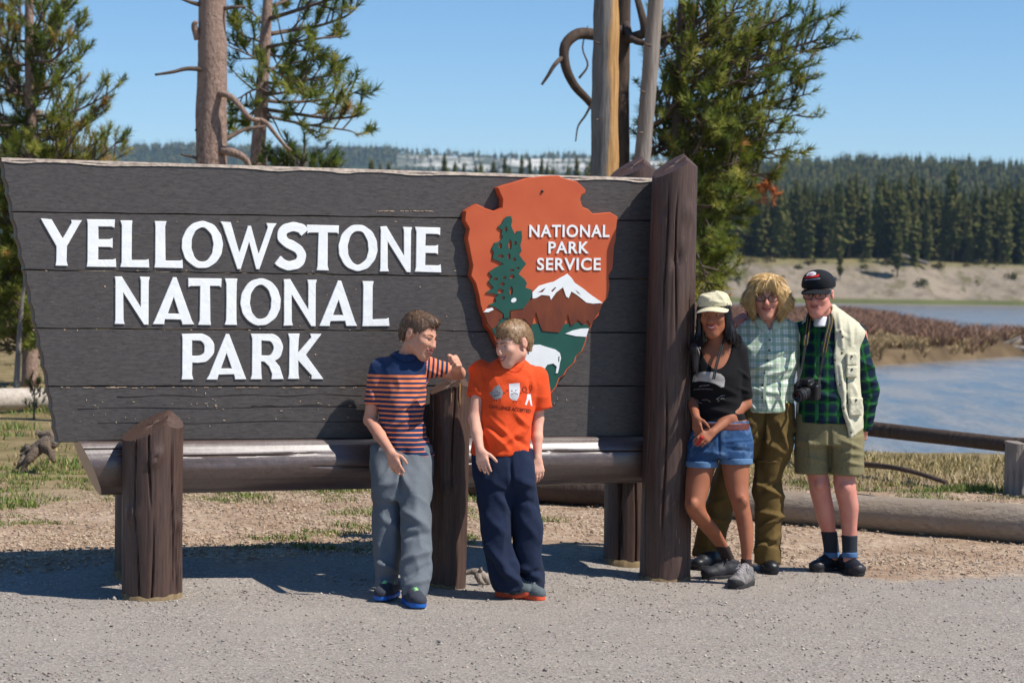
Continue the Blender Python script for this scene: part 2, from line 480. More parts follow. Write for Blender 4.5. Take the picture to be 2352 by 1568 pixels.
def scatter_ground():
    r = np.random.default_rng(5)
    def pts(n, dmin, dmax, spread=0.27):
        d = dmin * (dmax / dmin) ** r.random(n); x = (r.random(n) - 0.5) * 2 * spread * d
        return x, d
    def st(x, y): return (x - S0[0]) * SU[0] + (y - S0[1]) * SU[1], (x - S0[0]) * SN[0] + (y - S0[1]) * SN[1]
    x, y = pts(22000, 8.4, 14.5); s, t = st(x, y)
    nz = vnoise(np.stack([x, y, 0 * x], 1), 1.4, 21, 3)
    dens = np.clip(0.25 + 0.9 * np.exp(-((t - 0.0) / 0.5) ** 2) + 0.5 * (y < 9.4) + 0.5 * nz, 0.04, 1) * (t < 0.75 + 0.4 * nz)
    keep = r.random(len(x)) < dens; x, y = x[keep], y[keep]
    sz = 0.0030 + 0.0065 * r.random(len(x)) ** 2.4
    sz[r.random(len(x)) < 0.012] *= 2.0
    V, F = OCT_V, OCT_F
    p = np.stack([x, y, gz(x, y) + sz * 0.3], 1)
    size = np.stack([sz * (0.8 + 0.7 * r.random(len(x))), sz, sz * (0.45 + 0.3 * r.random(len(x)))], 1)
    o = scatter('gravel', V, F, p, size, r, tone_mat('gravel_stones', [(0, S(124, 116, 110)), (0.3, S(148, 139, 130)), (0.6, S(166, 156, 144)), (0.8, S(146, 126, 114)), (0.93, S(184, 173, 158)), (1, S(204, 194, 178))]), 0.3, 0.3)
    tag(o, kind='stuff')
    # wood chips
    x, y = pts(50000, 11.4, 18.5, 0.28); s, t = st(x, y)
    nz = vnoise(np.stack([x, y, 0 * x], 1), 0.9, 33, 3)
    lim = np.where(s > 2.6, 0.75 - 1.2 * sstep(2.6, 5.0, s), 0.8)
    keep = (t + 0.45 * nz > lim) & (r.random(len(x)) < np.clip(0.55 + 1.2 * nz, 0.10, .9)) & (t < 5.2)
    x, y = x[keep], y[keep]; n = len(x)
    L = 0.005 + 0.016 * r.random(n) ** 2.2
    size = np.stack([L * 1.2, L * (0.24 + 0.3 * r.random(n)), 0.003 + 0.003 * r.random(n)], 1)
    p = np.stack([x, y, gz(x, y) + 0.006 + 0.008 * r.random(n)], 1)
    o = scatter('wood_chips', OCT_V, OCT_F, p, size, r, tone_mat('chip_wood', [(0, S(122, 100, 82)), (0.25, S(160, 136, 114)), (0.55, S(186, 164, 140)), (0.85, S(206, 188, 164)), (1, S(168, 128, 98))]), 0.22, 0.15)
    tag(o, kind='stuff')
    # fallen needles and crumbs on the gravel to the right
    # grass in tufts
    def grass(name, centres, per, spread, hgt, stops, width=0.004):
        n = len(centres) * per
        c = np.repeat(centres, per, 0)
        rr = spread * np.sqrt(r.random(n)) ; a = r.random(n) * 6.283
        x = c[:, 0] + rr * np.cos(a) * 1.6; y = c[:, 1] + rr * np.sin(a)
        z = gz(x, y) - 0.004
        h = hgt * (0.4 + 0.6 * r.random(n)) * np.repeat(0.6 + 0.8 * r.random(len(centres)), per)
        lean = h * (0.2 + 0.7 * r.random(n)); la = r.random(n) * 6.283
        wa = r.random(n) * 3.14; w = width * (0.7 + 0.6 * r.random(n))
        b = np.stack([x, y, z], 1); wv = np.stack([np.cos(wa) * w, np.sin(wa) * w, 0 * w], 1)
        mid = b + np.stack([lean * 0.35 * np.cos(la), lean * 0.35 * np.sin(la), h * 0.6], 1)
        tip = b + np.stack([lean * np.cos(la), lean * np.sin(la), h], 1)
        V = np.stack([b - wv, b + wv, mid + wv * 0.7, mid - wv * 0.7, tip], 1).reshape(-1, 3)
        i = np.arange(n) * 5
        F = np.vstack([np.stack([i, i + 1, i + 2], 1), np.stack([i, i + 2, i + 3], 1), np.stack([i + 3, i + 2, i + 4], 1)])
        o = obj(name, V, F, tone_mat(name + '_blades', stops, 0.6, 0.3), smooth=False, attrs={'tone': np.repeat(r.random(n), 5)})
        tag(o, kind='stuff'); return o
    green = [(0, S(70, 92, 36)), (0.5, S(98, 122, 48)), (0.85, S(140, 140, 76)), (1, S(176, 160, 104))]
    straw = [(0, S(96, 98, 48)), (0.3, S(128, 118, 66)), (0.6, S(164, 144, 98)), (1, S(196, 174, 128))]
    x, y = pts(900, 12.5, 18.0, 0.26); s, t = st(x, y)
    nz = vnoise(np.stack([x, y, 0 * x], 1), 0.55, 44, 2)
    k = (t > 0.9) & (nz + 0.25 * (t > 3.5) + 0.25 * (s < 2.2) > 0.12) & ((s < 2.2) | (t > 2.2))
    grass('grass', np.stack([x[k], y[k]], 1), 60, 0.085, 0.040, green, 0.0032)
    x, y = pts(1500, 17.6, 22, 0.30); s, t = st(x, y)
    k = (y < river_edge(x) - 0.4) & (x > 0)
    grass('dry_grass', np.stack([x[k], y[k]], 1), 16, 0.20, 0.07, straw, 0.005)
    x, y = pts(1100, 17.5, 45, 0.30); s, t = st(x, y)
    k = (x < -0.1)
    grass('meadow_grass', np.stack([x[k], y[k]], 1), 12, 0.25, 0.06, green[:2] + straw[1:3], 0.007)
    # dense short tufts at the foot of the parking logs
    c = []
    for px in (760, 800, 1080, 1265, 1280, 1290):
        g = ground_at(px, 1128 if px < 1000 else 1150); c.append(g[:2])
    for px in (1735, 1790, 1830, 1900, 2060, 2090, 2110, 2230):
        g = ground_at(px, 1185 + (px - 1735) * 0.06); c.append(g[:2])
    for px in (2165, 2185, 2210, 2240, 2262, 2285): c.append(ground_at(px, 1128)[:2])
    grass('log_side_grass', np.array(c), 130, 0.14, 0.085, green, 0.004)
    c = [ground_at(px, py)[:2] for px, py in ((140, 1075), (165, 1065), (5, 1165), (15, 1160), (60, 930), (95, 935), (105, 950), (40, 985), (10, 1000), (25, 955))]
    grass('weeds', np.array(c), 110, 0.16, 0.10, green, 0.005)
scatter_ground()

# ------------------------------------------------------------ river, far bank, hills
def build_water():
    xs = np.linspace(-900, 900, 61); ys = np.geomspace(24, 620, 60)
    X, Y = np.meshgrid(xs, ys); V = np.stack([X.ravel(), Y.ravel(), np.full(X.size, -1.4)], 1)
    nx, ny = len(xs), len(ys); i = (np.arange(ny - 1)[:, None] * nx + np.arange(nx - 1)[None]).ravel()
    t = NT('river_water'); v = t.coord((0.5, 0.09, 1))
    n = t.noise(v, 1.6, 5, 0.6, 0.5)
    n2 = t.noise(t.coord((1.6, 0.5, 1)), 1.7, 4, 0.6)
    t.color(t.ramp(n, [(0.36, S(104, 114, 120)), (0.62, S(146, 136, 122))])); t.rough(0.22, 0.5)
    t.b.inputs['IOR'].default_value = 1.33
    b = t.bump(n2, 0.8, 0.18); t.bump(n, 0.6, 0.3, b)
    tag(obj('water', V, np.stack([i, i + 1, i + nx + 1, i + nx], 1), t.m), kind='structure')
build_water()

def heightfield(name, xs, ys, zf, mat):
    X, Y = np.meshgrid(xs, ys); Z = zf(X, Y)
    V = np.stack([X.ravel(), Y.ravel(), Z.ravel()], 1); nx, ny = len(xs), len(ys)
    i = (np.arange(ny - 1)[:, None] * nx + np.arange(nx - 1)[None]).ravel()
    o = obj(name, V, np.stack([i, i + 1, i + nx + 1, i + nx], 1), mat); tag(o, kind='structure'); return o

def bank_z(X, Y):
    P = np.stack([X.ravel(), Y.ravel(), 0 * X.ravel()], 1)
    n = vnoise(P, 0.05, 71, 3).reshape(X.shape); n2 = vnoise(P * [1, 0.25, 1], 0.16, 72, 2).reshape(X.shape)
    s = sstep(478, 512, Y + 8 * n)
    top = 8.0 + 0.8 * n + np.where(X > 80, -0.02 * (X - 80), 0)
    return -2.2 + (top + 2.2) * s + 0.6 * n2 * s * (1 - sstep(500, 520, Y)) + sstep(600, 1200, Y) * 6

def build_bank():
    t = NT('bank_soil'); v = t.coord()
    geo = t.n('ShaderNodeNewGeometry'); sep = t.n('ShaderNodeSeparateXYZ'); t.l(geo.outputs['Position'], sep.inputs[0])
    n = t.noise(v, 0.25, 6); n2 = t.noise(t.coord((1, 0.2, 1)), 0.35, 5)
    soil = t.ramp(n, [(0.3, S(112, 101, 87)), (0.55, S(146, 133, 116)), (0.75, S(130, 119, 102))])
    scrub = t.ramp(n2, [(0.52, (0, 0, 0)), (0.66, (1, 1, 1))])
    soil = t.mix(t.math('MULTIPLY', scrub, 0.7), soil, S(92, 88, 56))
    low = t.n('ShaderNodeMapRange'); t.l(sep.outputs[2], low.inputs[0]); low.inputs[1].default_value, low.inputs[2].default_value, low.inputs[3].default_value, low.inputs[4].default_value = -0.7, -0.1, 1.0, 0.0
    soil = t.mix(low.outputs[0], soil, S(94, 98, 62))
    top = t.n('ShaderNodeMapRange'); t.l(sep.outputs[2], top.inputs[0]); top.inputs[1].default_value, top.inputs[2].default_value = 6.0, 7.6
    soil = t.mix(top.outputs[0], soil, t.ramp(n2, [(0.35, S(96, 94, 58)), (0.65, S(132, 120, 84))]))
    t.color(soil); t.rough(0.95, 0.1); t.bump(t.noise(v, 0.8, 6), 0.6, 0.5)
    heightfield('far_bank', np.concatenate([np.linspace(-900, -70, 30), np.linspace(-60, 170, 150), np.linspace(180, 900, 30)]),
                np.concatenate([np.linspace(468, 520, 60), np.geomspace(523, 1500, 30)]), bank_z, t.m)
build_bank()

def yh(px): return 655.0 + (px - 1176) * math.tan(ROLL)
def prof(pts, d):
    """hill crest: picture profile -> x, z at depth d"""
    return np.array([(at(px, py, d)[0], at(px, py, d)[2]) for px, py in pts])

C1 = prof([(-900, 347), (0, 347), (285, 350), (450, 350), (700, 357), (920, 360), (1350, 366), (1640, 377), (1900, 410), (2300, 470), (3300, 560)], 3800)
C2 = prof([(900, 640), (1300, 560), (1560, 470), (1700, 415), (1830, 420), (1960, 412), (2100, 413), (2200, 418), (2352, 430), (2600, 438), (3300, 446)], 1700)
def hill1_z(X, Y):
    c = np.interp(X.ravel() * 3800 / Y.ravel(), C1[:, 0], C1[:, 1]).reshape(X.shape)
    P = np.stack([X.ravel(), Y.ravel(), 0 * X.ravel()], 1)
    return -3 + (c + 3) * sstep(2500, 3800, Y) ** 1.3 * (1 - 0.25 * sstep(3900, 4900, Y)) + 9 * vnoise(P, 0.004, 81, 3).reshape(X.shape) * sstep(2500, 3000, Y)
def hill2_z(X, Y):
    c = np.interp(X.ravel() * 1700 / Y.ravel(), C2[:, 0], C2[:, 1]).reshape(X.shape)
    P = np.stack([X.ravel(), Y.ravel(), 0 * X.ravel()], 1)
    return -3 + (c + 3) * sstep(1000, 1700, Y) * (1 - 0.3 * sstep(1750, 2200, Y)) + 3 * vnoise(P, 0.008, 82, 3).reshape(X.shape) * sstep(1000, 1300, Y)

def build_hills():
    t = NT('hill_forest_floor'); v = t.coord()
    t.color(t.ramp(t.noise(v, 0.02, 6), [(0.35, S(42, 56, 38)), (0.65, S(62, 74, 50))])); t.rough(0.95, 0.1)
    floor = t.m
    t = NT('hill_scar'); v = t.coord()
    geo = t.n('ShaderNodeNewGeometry'); sep = t.n('ShaderNodeSeparateXYZ'); t.l(geo.outputs['Position'], sep.inputs[0])
    # pale bare rock scarp on the upper slope between two bearings
    xa, xb = float(at(905, 350, 3650)[0]), float(at(1660, 360, 3650)[0])
    n = t.noise(t.coord((1, 1, 0.4)), 0.012, 6, 0.65)
    zz = t.math('ADD', sep.outputs[2], t.math('MULTIPLY', t.math('SUBTRACT', n, 0.5), 70))
    def rng(s, a, b):
        m = t.n('ShaderNodeMapRange', interpolation_type='SMOOTHSTEP'); t.l(s, m.inputs[0]); m.inputs[1].default_value, m.inputs[2].default_value = a, b; return m.outputs[0]
    mk = t.math('MULTIPLY', t.math('MULTIPLY', rng(sep.outputs[0], xa - 60, xa + 120), rng(sep.outputs[0], xb + 60, xb)), rng(zz, 172, 190))
    mk = t.math('MULTIPLY', mk, t.ramp(n, [(0.42, (0.1, 0.1, 0.1)), (0.58, (1, 1, 1))]))
    mk = t.math('MULTIPLY', mk, rng(sep.outputs[1], 3830, 3800))
    base = t.ramp(t.noise(v, 0.03, 6), [(0.35, S(40, 54, 36)), (0.65, S(60, 72, 48))])
    t.color(t.mix(mk, base, S(214, 208, 196))); t.rough(0.95, 0.1)
    heightfield('hills', np.linspace(-2600, 2600, 180), np.concatenate([np.linspace(2450, 3950, 70), np.linspace(4000, 5000, 8)]), hill1_z, t.m)
    heightfield('near_hill', np.linspace(-700, 1500, 130), np.concatenate([np.linspace(980, 1760, 40), np.linspace(1800, 2250, 8)]), hill2_z, floor)
build_hills()

# ------------------------------------------------------------ far forest
def conifer_mesh(seed, h=1.0, tiers=17, per=6, spread=0.085, low=0.12, fine=True):
    """crown of one narrow conifer of unit height: drooping branch sprays round a stem"""
    r = np.random.default_rng(seed)
    V = []; F = []
    def tri(a, b, c):
        n = len(V); V.extend([a, b, c]); F.append((n, n + 1, n + 2))
    for k in range(tiers):
        u = k / (tiers - 1)
        w = spread * (1 - u) ** 0.7 * (0.6 + 0.8 * r.random()) + 0.010
        if u < 0.15: w *= 0.6 + u * 2.5
        m = per if u < 0.8 else max(3, per - 2)
        for j in range(m):
            z = low + (0.97 - low) * min(1, max(0, u + (r.random() - 0.5) / tiers)) ** 0.92
            a = 6.283 * (j + r.random()) / m; L = w * (0.5 + 0.9 * r.random())
            da = np.array([math.cos(a), math.sin(a), 0]); pe = np.array([-math.sin(a), math.cos(a), 0])
            root = np.array([0, 0, z]); tip = root + da * L + np.array([0, 0, -L * 0.45 + 0.02 * r.random()])
            hw = L * (0.35 + 0.25 * r.random()); mid = root + da * L * 0.6 + np.array([0, 0, -L * 0.1])
            dr = (0.8 + 0.6 * r.random()) * (0.97 - low) / tiers
            tri(root + [0, 0, 0.015], mid - pe * hw + [0, 0, -dr], tip); tri(root + [0, 0, 0.015], tip, mid + pe * hw + [0, 0, -dr])
            tri(mid - pe * hw * 0.9, mid + pe * hw * 0.3 + [0, 0, -dr * 1.6], tip + [0, 0, 0.012])
            if fine: tri(root + [0, 0, 0.01], mid + [0, 0, -dr * 1.7], tip); tri(mid + pe * hw, mid - pe * hw * 0.3 + [0, 0, -dr * 1.5], tip * 0.5 + mid * 0.5)
    n = len(V)
    V.extend([np.array([0.008, 0, 0.95]), np.array([-0.008, 0.004, 0.95]), np.array([0, -0.006, 0.95]), np.array([0, 0, 1.0])])
    F.extend([(n, n + 1, n + 3), (n + 1, n + 2, n + 3), (n + 2, n, n + 3)])
    return np.array(V), np.array(F)

def leaf_mat(name, stops, rough=0.75, jit=True):
    t = NT(name)
    inf = t.n('ShaderNodeObjectInfo'); a = t.attr('tone')
    f = t.math('FRACT', t.math('ADD', a, t.math('MULTIPLY', inf.outputs['Random'], 0.45)))
    t.color(t.ramp(a if not jit else f, stops)); t.rough(rough, 0.15); return t.m

FOREST = [(0, S(54, 62, 30)), (0.4, S(76, 84, 38)), (0.75, S(96, 98, 46)), (1, S(112, 98, 62))]
MAT_CONIFER = leaf_mat('conifer_needles', FOREST)
MAT_FTRUNK = simple('conifer_bark', S(120, 108, 96), S(86, 74, 64), 3, 0.9, 0.1)

def build_far_forest():
    r = np.random.default_rng(17)
    variants = []
    for k in range(7):
        V, F = conifer_mesh(100 + k, per=8, tiers=24 + k % 4, spread=0.076 + 0.012 * (k % 3), low=0.06 + 0.05 * (k % 4))
        me = make_mesh('conifer_crown', V, F, False, {'tone': np.repeat(r.random(len(F)), 3)[:len(V)] if len(V) == 3 * len(F) else r.random(len(V))})
        me.materials.append(MAT_CONIFER)
        tv, tf = tube([(0, 0, -0.03), (0, 0, 0.4), (0, 0, 0.93)], [0.011, 0.008, 0.002], 6)
        mt = make_mesh('conifer_trunk', tv, tf, True); mt.materials.append(MAT_FTRUNK)
        variants.append((me, mt))
    def place(x, y, z, h, label, group, k=None):
        me, mt = variants[k if k is not None else r.integers(7)]
        o = thing('conifer_tree', (x, y, z), label, 'tree', group)
        o.scale = (h * (0.85 + 0.4 * r.random()), h * (0.85 + 0.4 * r.random()), h); o.rotation_euler = (0, 0, r.random() * 6.283)
        for nm, mm in (('crown', me), ('trunk', mt)):
            c = bpy.data.objects.new(nm, mm); COL.objects.link(c); c.parent = o
        return o
    # front of the forest above the far sandy bank
    pxs = np.linspace(1590, 2420, 150) + r.normal(0, 3, 150)
    for i, px in enumerate(pxs):
        d = 512 + 42 * r.random() ** 1.3
        x = at(px, 600, d)[0]; z = float(bank_z(np.array([x]), np.array([d]))[0])
        h = 12 + 9.5 * r.random() ** 1.2
        if i % 9 == 0: h += 3.0
        place(x, d, z, h, 'tall narrow dark green conifer in the forest front above the sandy far bank', 'conifers in the forest front above the sandy far bank')
    # lone trees that grow down the sandy slope
    for px, py, h, lb in ((1930, 648, 8.5, 'small dark conifer alone on the sandy slope, just above the black cap'),
                          (2060, 634, 13, 'dark conifer at the bank edge beside the fallen silver log on the slope'),
                          (2100, 612, 15, 'dense dark conifer on the lip of the far bank, right of the fallen log'),
                          (2270, 606, 12, 'conifer standing on the right end of the far bank lip'),
                          (2230, 598, 7, 'short conifer in front of the forest on the far bank lip')):
        d = 498
        for _ in range(30):
            x = at(px, py, d)[0]; zz = float(bank_z(np.array([x]), np.array([d]))[0]); want = at(px, py, d)[2]
            d += 0.6 * (1 if zz < want else -1)
        place(x, d, zz, h, lb, None)
    # taller stand seen over the sign
    for px in np.concatenate([np.linspace(985, 1420, 22)]) + r.normal(0, 7, 22):
        d = 520 + 30 * r.random(); x = at(px, 600, d)[0]; z = float(bank_z(np.array([x]), np.array([d]))[0])
        place(x, d, z, 19.5 + 5 * r.random(), 'distant conifer whose tip shows above the top edge of the sign', 'distant conifers over the top edge of the sign')
    for px in np.concatenate([np.linspace(800, 1010, 13), [865, 880, 915]]) + r.normal(0, 5, 16):
        d = 285 + 30 * r.random(); x = at(px, 600, d)[0]; z = gz1(x, d)
        place(x, d, z, 14.5 + 3.5 * r.random(), 'distant conifer whose tip shows above the top edge of the sign', 'distant conifers over the top edge of the sign')
    for px, py in ((405, 392), (545, 388), (690, 390), (720, 392)):
        d = 300; x = at(px, 600, d)[0]; z = gz1(x, d)
        place(x, d, z, at(px, py - 14, d)[2] - z, 'distant conifer whose tip shows above the top edge of the sign', 'distant conifers over the top edge of the sign')
    # everything behind: one mass
    def mass(name, P, H, variants_v, wide):
        Vs = []; Fs = []; tones = []; n = 0
        for (p, h) in zip(P, H):
            V, F = variants_v[r.integers(len(variants_v))]
            a = r.random() * 6.283; c, s = math.cos(a), math.sin(a)
            W = V * np.array([h * wide, h * wide, h]); W = np.stack([W[:, 0] * c - W[:, 1] * s, W[:, 0] * s + W[:, 1] * c, W[:, 2]], 1) + p
            Vs.append(W); Fs.append(F + n); n += len(W); tones.append(np.clip(r.random() * 0.6 + 0.5 * r.random(len(W)), 0, 1))
        o = obj(name, np.vstack(Vs), np.vstack(Fs), MAT_CONIFER, smooth=False, attrs={'tone': np.concatenate(tones)})
        tag(o, kind='stuff'); return o
    low = [conifer_mesh(200 + k, tiers=11, per=5, spread=0.12, fine=False) for k in range(5)]
    vlow = [conifer_mesh(220 + k, tiers=6, per=4, spread=0.15, low=0.1, fine=False) for k in range(4)]
    n = 950
    d = 535 + 440 * r.random(n) ** 1.5; x = np.array([at(1420 + 1060 * r.random(), 600, dd)[0] for dd in d])
    P = np.stack([x, d, bank_z(x, d)], 1); mass('forest', P, 13 + 8 * r.random(n), low, 1.0)
    n = 3300
    d = 1050 + 700 * r.random(n) ** 0.75; x = np.array([at(1480 + 1050 * r.random(), 600, dd)[0] for dd in d])
    P = np.stack([x, d, hill2_z(x, d)], 1); mass('hill_forest', P, 13 + 7 * r.random(n), vlow, 1.0)
    n = 4300
    d = 3000 + 860 * r.random(n) ** 0.6; x = np.array([at(-80 + 1950 * r.random(), 600, dd)[0] for dd in d])
    P = np.stack([x, d, hill1_z(x, d)], 1)
    scar = (x > at(905, 350, d.mean())[0]) & (x < at(1660, 350, d.mean())[0]) & (P[:, 2] > 170) & (d < 3800) & (r.random(n) < 0.82)
    P = P[~scar]
    tri_v = [conifer_mesh(240 + k, tiers=3, per=4, spread=0.2, low=0.1, fine=False) for k in range(3)]
    mass('distant_forest', P, 13 + 8 * r.random(len(P)), tri_v, 1.0)
build_far_forest()

def bank_shrubs():
    r = np.random.default_rng(77); n = 120
    px = 1600 + 820 * r.random(n); d = 488 + 32 * r.random(n) ** .5; x = np.array([at(a, 600, b)[0] for a, b in zip(px, d)]); z = bank_z(x, d)
    k = z > -1.2; c = np.stack([x, d, z], 1)[k]; q = np.repeat(c, 60, 0); m = len(q); w = np.repeat(0.4 + 1.3 * r.random(len(c)) ** 2, 60)
    v = r.normal(0, 1, (m, 3)); v /= np.linalg.norm(v, axis=1)[:, None]; v[:, 2] = np.abs(v[:, 2]) * .8
    p = q + v * (w * r.random(m) ** .4)[:, None]; s = (0.22 * w)[:, None]
    V = np.stack([p + r.normal(0, 1, (m, 3)) * s, p + r.normal(0, 1, (m, 3)) * s, p + r.normal(0, 1, (m, 3)) * s], 1).reshape(-1, 3)
    tag(obj('bank_shrubs', V, np.arange(3 * m).reshape(-1, 3), tone_mat('bank_shrub_leaves', [(0, S(70, 74, 44)), (.6, S(98, 96, 58)), (1, S(128, 112, 76))], .9, .1), smooth=False, attrs={'tone': np.repeat(np.repeat(r.random(len(c)), 60), 3)}), kind='stuff')
bank_shrubs()

# gravel bar with red willow scrub in the river
def bar_z(X, Y):
    q = (X / Y).ravel()                             # bearing from the viewing side of the river
    near = np.interp(q, [-.2, .09, .157, .219, .30], [82, 84, 88, 104, 118]).reshape(X.shape)
    far = np.interp(q, [-.2, .137, .156, .174, .193, .205, .222, .27, .30], [250, 240, 215, 160, 130, 124, 126, 126, 122]).reshape(X.shape)
    P = np.stack([X.ravel(), Y.ravel(), 0 * X.ravel()], 1); n = vnoise(P, 0.2, 91, 3).reshape(X.shape)
    return -2.0 + (1.25 + 0.25 * n) * sstep(0, 3.0, Y - near + 2 * n) * sstep(0, 10, far - Y)

def build_bar():
    t = NT('bar_soil'); v = t.coord()
    t.color(t.ramp(t.noise(v, 0.5, 6), [(0.3, S(78, 64, 48)), (0.7, S(116, 98, 74))])); t.rough(0.95, 0.1)
    heightfield('river_bar', np.linspace(-20, 62, 150), np.geomspace(72, 420, 140), bar_z, t.m)
    r = np.random.default_rng(23)
    def brush(name, n, cond, hgt, stops, stems, lean, width):
        d = 80 * (400 / 80) ** r.random(n * 5); x = d * (.06 + .19 * r.random(n * 5))
        z = bar_z(x, d); k = (z > -1.25) & cond(x, d); x, d, z = x[k][:n], d[k][:n], z[k][:n]
        m = len(x); c = np.repeat(np.stack([x, d, z], 1), stems, 0); q = len(c)
        a = r.random(q) * 6.283; h = hgt * (0.5 + 0.6 * r.random(q)); l = h * lean * r.random(q)
        w = width * (0.6 + 0.8 * r.random(q)) * (1 + (c[:, 1] - 80) / 90)
        tip = c + np.stack([np.cos(a) * l, np.sin(a) * l, h], 1)
        mid = c + np.stack([np.cos(a) * l * .3, np.sin(a) * l * .3, h * .6], 1)
        wv = np.stack([w, 0 * w, 0 * w], 1)
        V = np.stack([c - wv, c + wv, mid + wv, mid - wv, tip], 1).reshape(-1, 3); i = np.arange(q) * 5
        F = np.vstack([np.stack([i, i + 1, i + 2], 1), np.stack([i, i + 2, i + 3], 1), np.stack([i + 3, i + 2, i + 4], 1)])
        tag(obj(name, V, F, tone_mat(name + '_stems', stops, 0.8, 0.1), smooth=False, attrs={'tone': np.repeat(np.repeat(r.random(m), stems) * .6 + .4 * r.random(q), 5)}), kind='stuff')
    brush('willow_scrub', 2400, lambda x, d: (d > 100 + 5 * np.sin(x * .9) + 3 * np.sin(x * 2.3)), 0.75, [(0, S(98, 76, 66)), (0.4, S(128, 98, 84)), (0.7, S(148, 118, 98)), (1, S(150, 104, 74))], 18, 1.6, 0.014)
    brush('reed_grass', 2600, lambda x, d: (d < 112), 0.45, [(0, S(120, 98, 70)), (0.5, S(166, 142, 104)), (1, S(186, 162, 124))], 12, 1.4, 0.02)
build_bar()

# ================================================================ THE SIGN
def brown_paint(name, c1, c2, rough=0.42, grain=(1, 1, 1), wear=0.6, worn=S(196, 170, 120), bs=1.0):
    t = NT(name); v = t.coord(grain); w = t.coord()
    col = t.ramp(t.noise(v, 14, 6, 0.6), [(0.3, c1), (0.7, c2)])
    fine = t.noise(v, 60, 5, 0.65)
    chips = t.math('MULTIPLY', t.ramp(t.noise(v, 38, 3, 0.5), [(0.70, (0, 0, 0)), (0.73, (1, 1, 1))]), t.ramp(t.noise(w, 2.5, 3), [(0.5, (0, 0, 0)), (0.62, (1, 1, 1))]))
    t.color(t.mix(t.math('MULTIPLY', chips, wear), col, worn))
    ln = t.ramp(t.noise(v, 24, 3, .6), [(.36, (0, 0, 0)), (.44, (1, 1, 1))]); old = t.b.inputs['Base Color'].links[0].from_socket; t.color(t.mix(t.math('MULTIPLY', t.math('SUBTRACT', 1.0, ln), .45), old, S(34, 25, 22)))
    t.rough(t.ramp(fine, [(0.3, (rough - .08,) * 3), (0.7, (rough + .12,) * 3)]), 0.5)
    b = t.bump(fine, 0.2 * bs, 0.003); t.bump(t.noise(v if bs == 1 else w, 9 * bs, 4), 0.2 * bs, 0.008, b)
    return t.m
MAT_POST = brown_paint('post_paint', S(60, 43, 36), S(90, 66, 55), 0.56, (6, 6, 0.35))
MAT_LOG = brown_paint('log_paint', S(62, 44, 37), S(86, 63, 53), 0.42, (0.6, 6, 6), 0.8, bs=2.6)
MAT_LOG.node_tree.nodes['Principled BSDF'].inputs['Coat Weight'].default_value = 0.9
MAT_LOG.node_tree.nodes['Principled BSDF'].inputs['Coat Roughness'].default_value = 0.38
MAT_LOG.node_tree.nodes['Principled BSDF'].inputs['Coat IOR'].default_value = 1.75
MAT_PLANK = brown_paint('plank_paint', S(62, 57, 55), S(82, 76, 73), 0.5, (0.35, 4, 6), 0.5, S(200, 160, 130))
MAT_PLANK_EDGE = simple('plank_edge_highlight', S(176, 160, 142), S(110, 96, 88), 30, 0.6, 0.4, 0.4, 60)
MAT_ENDGRAIN = simple('raw_wood', S(140, 120, 88), S(100, 84, 62), 25, 0.8, 0.2, 0.4, 80, (1, 1, 0.3))

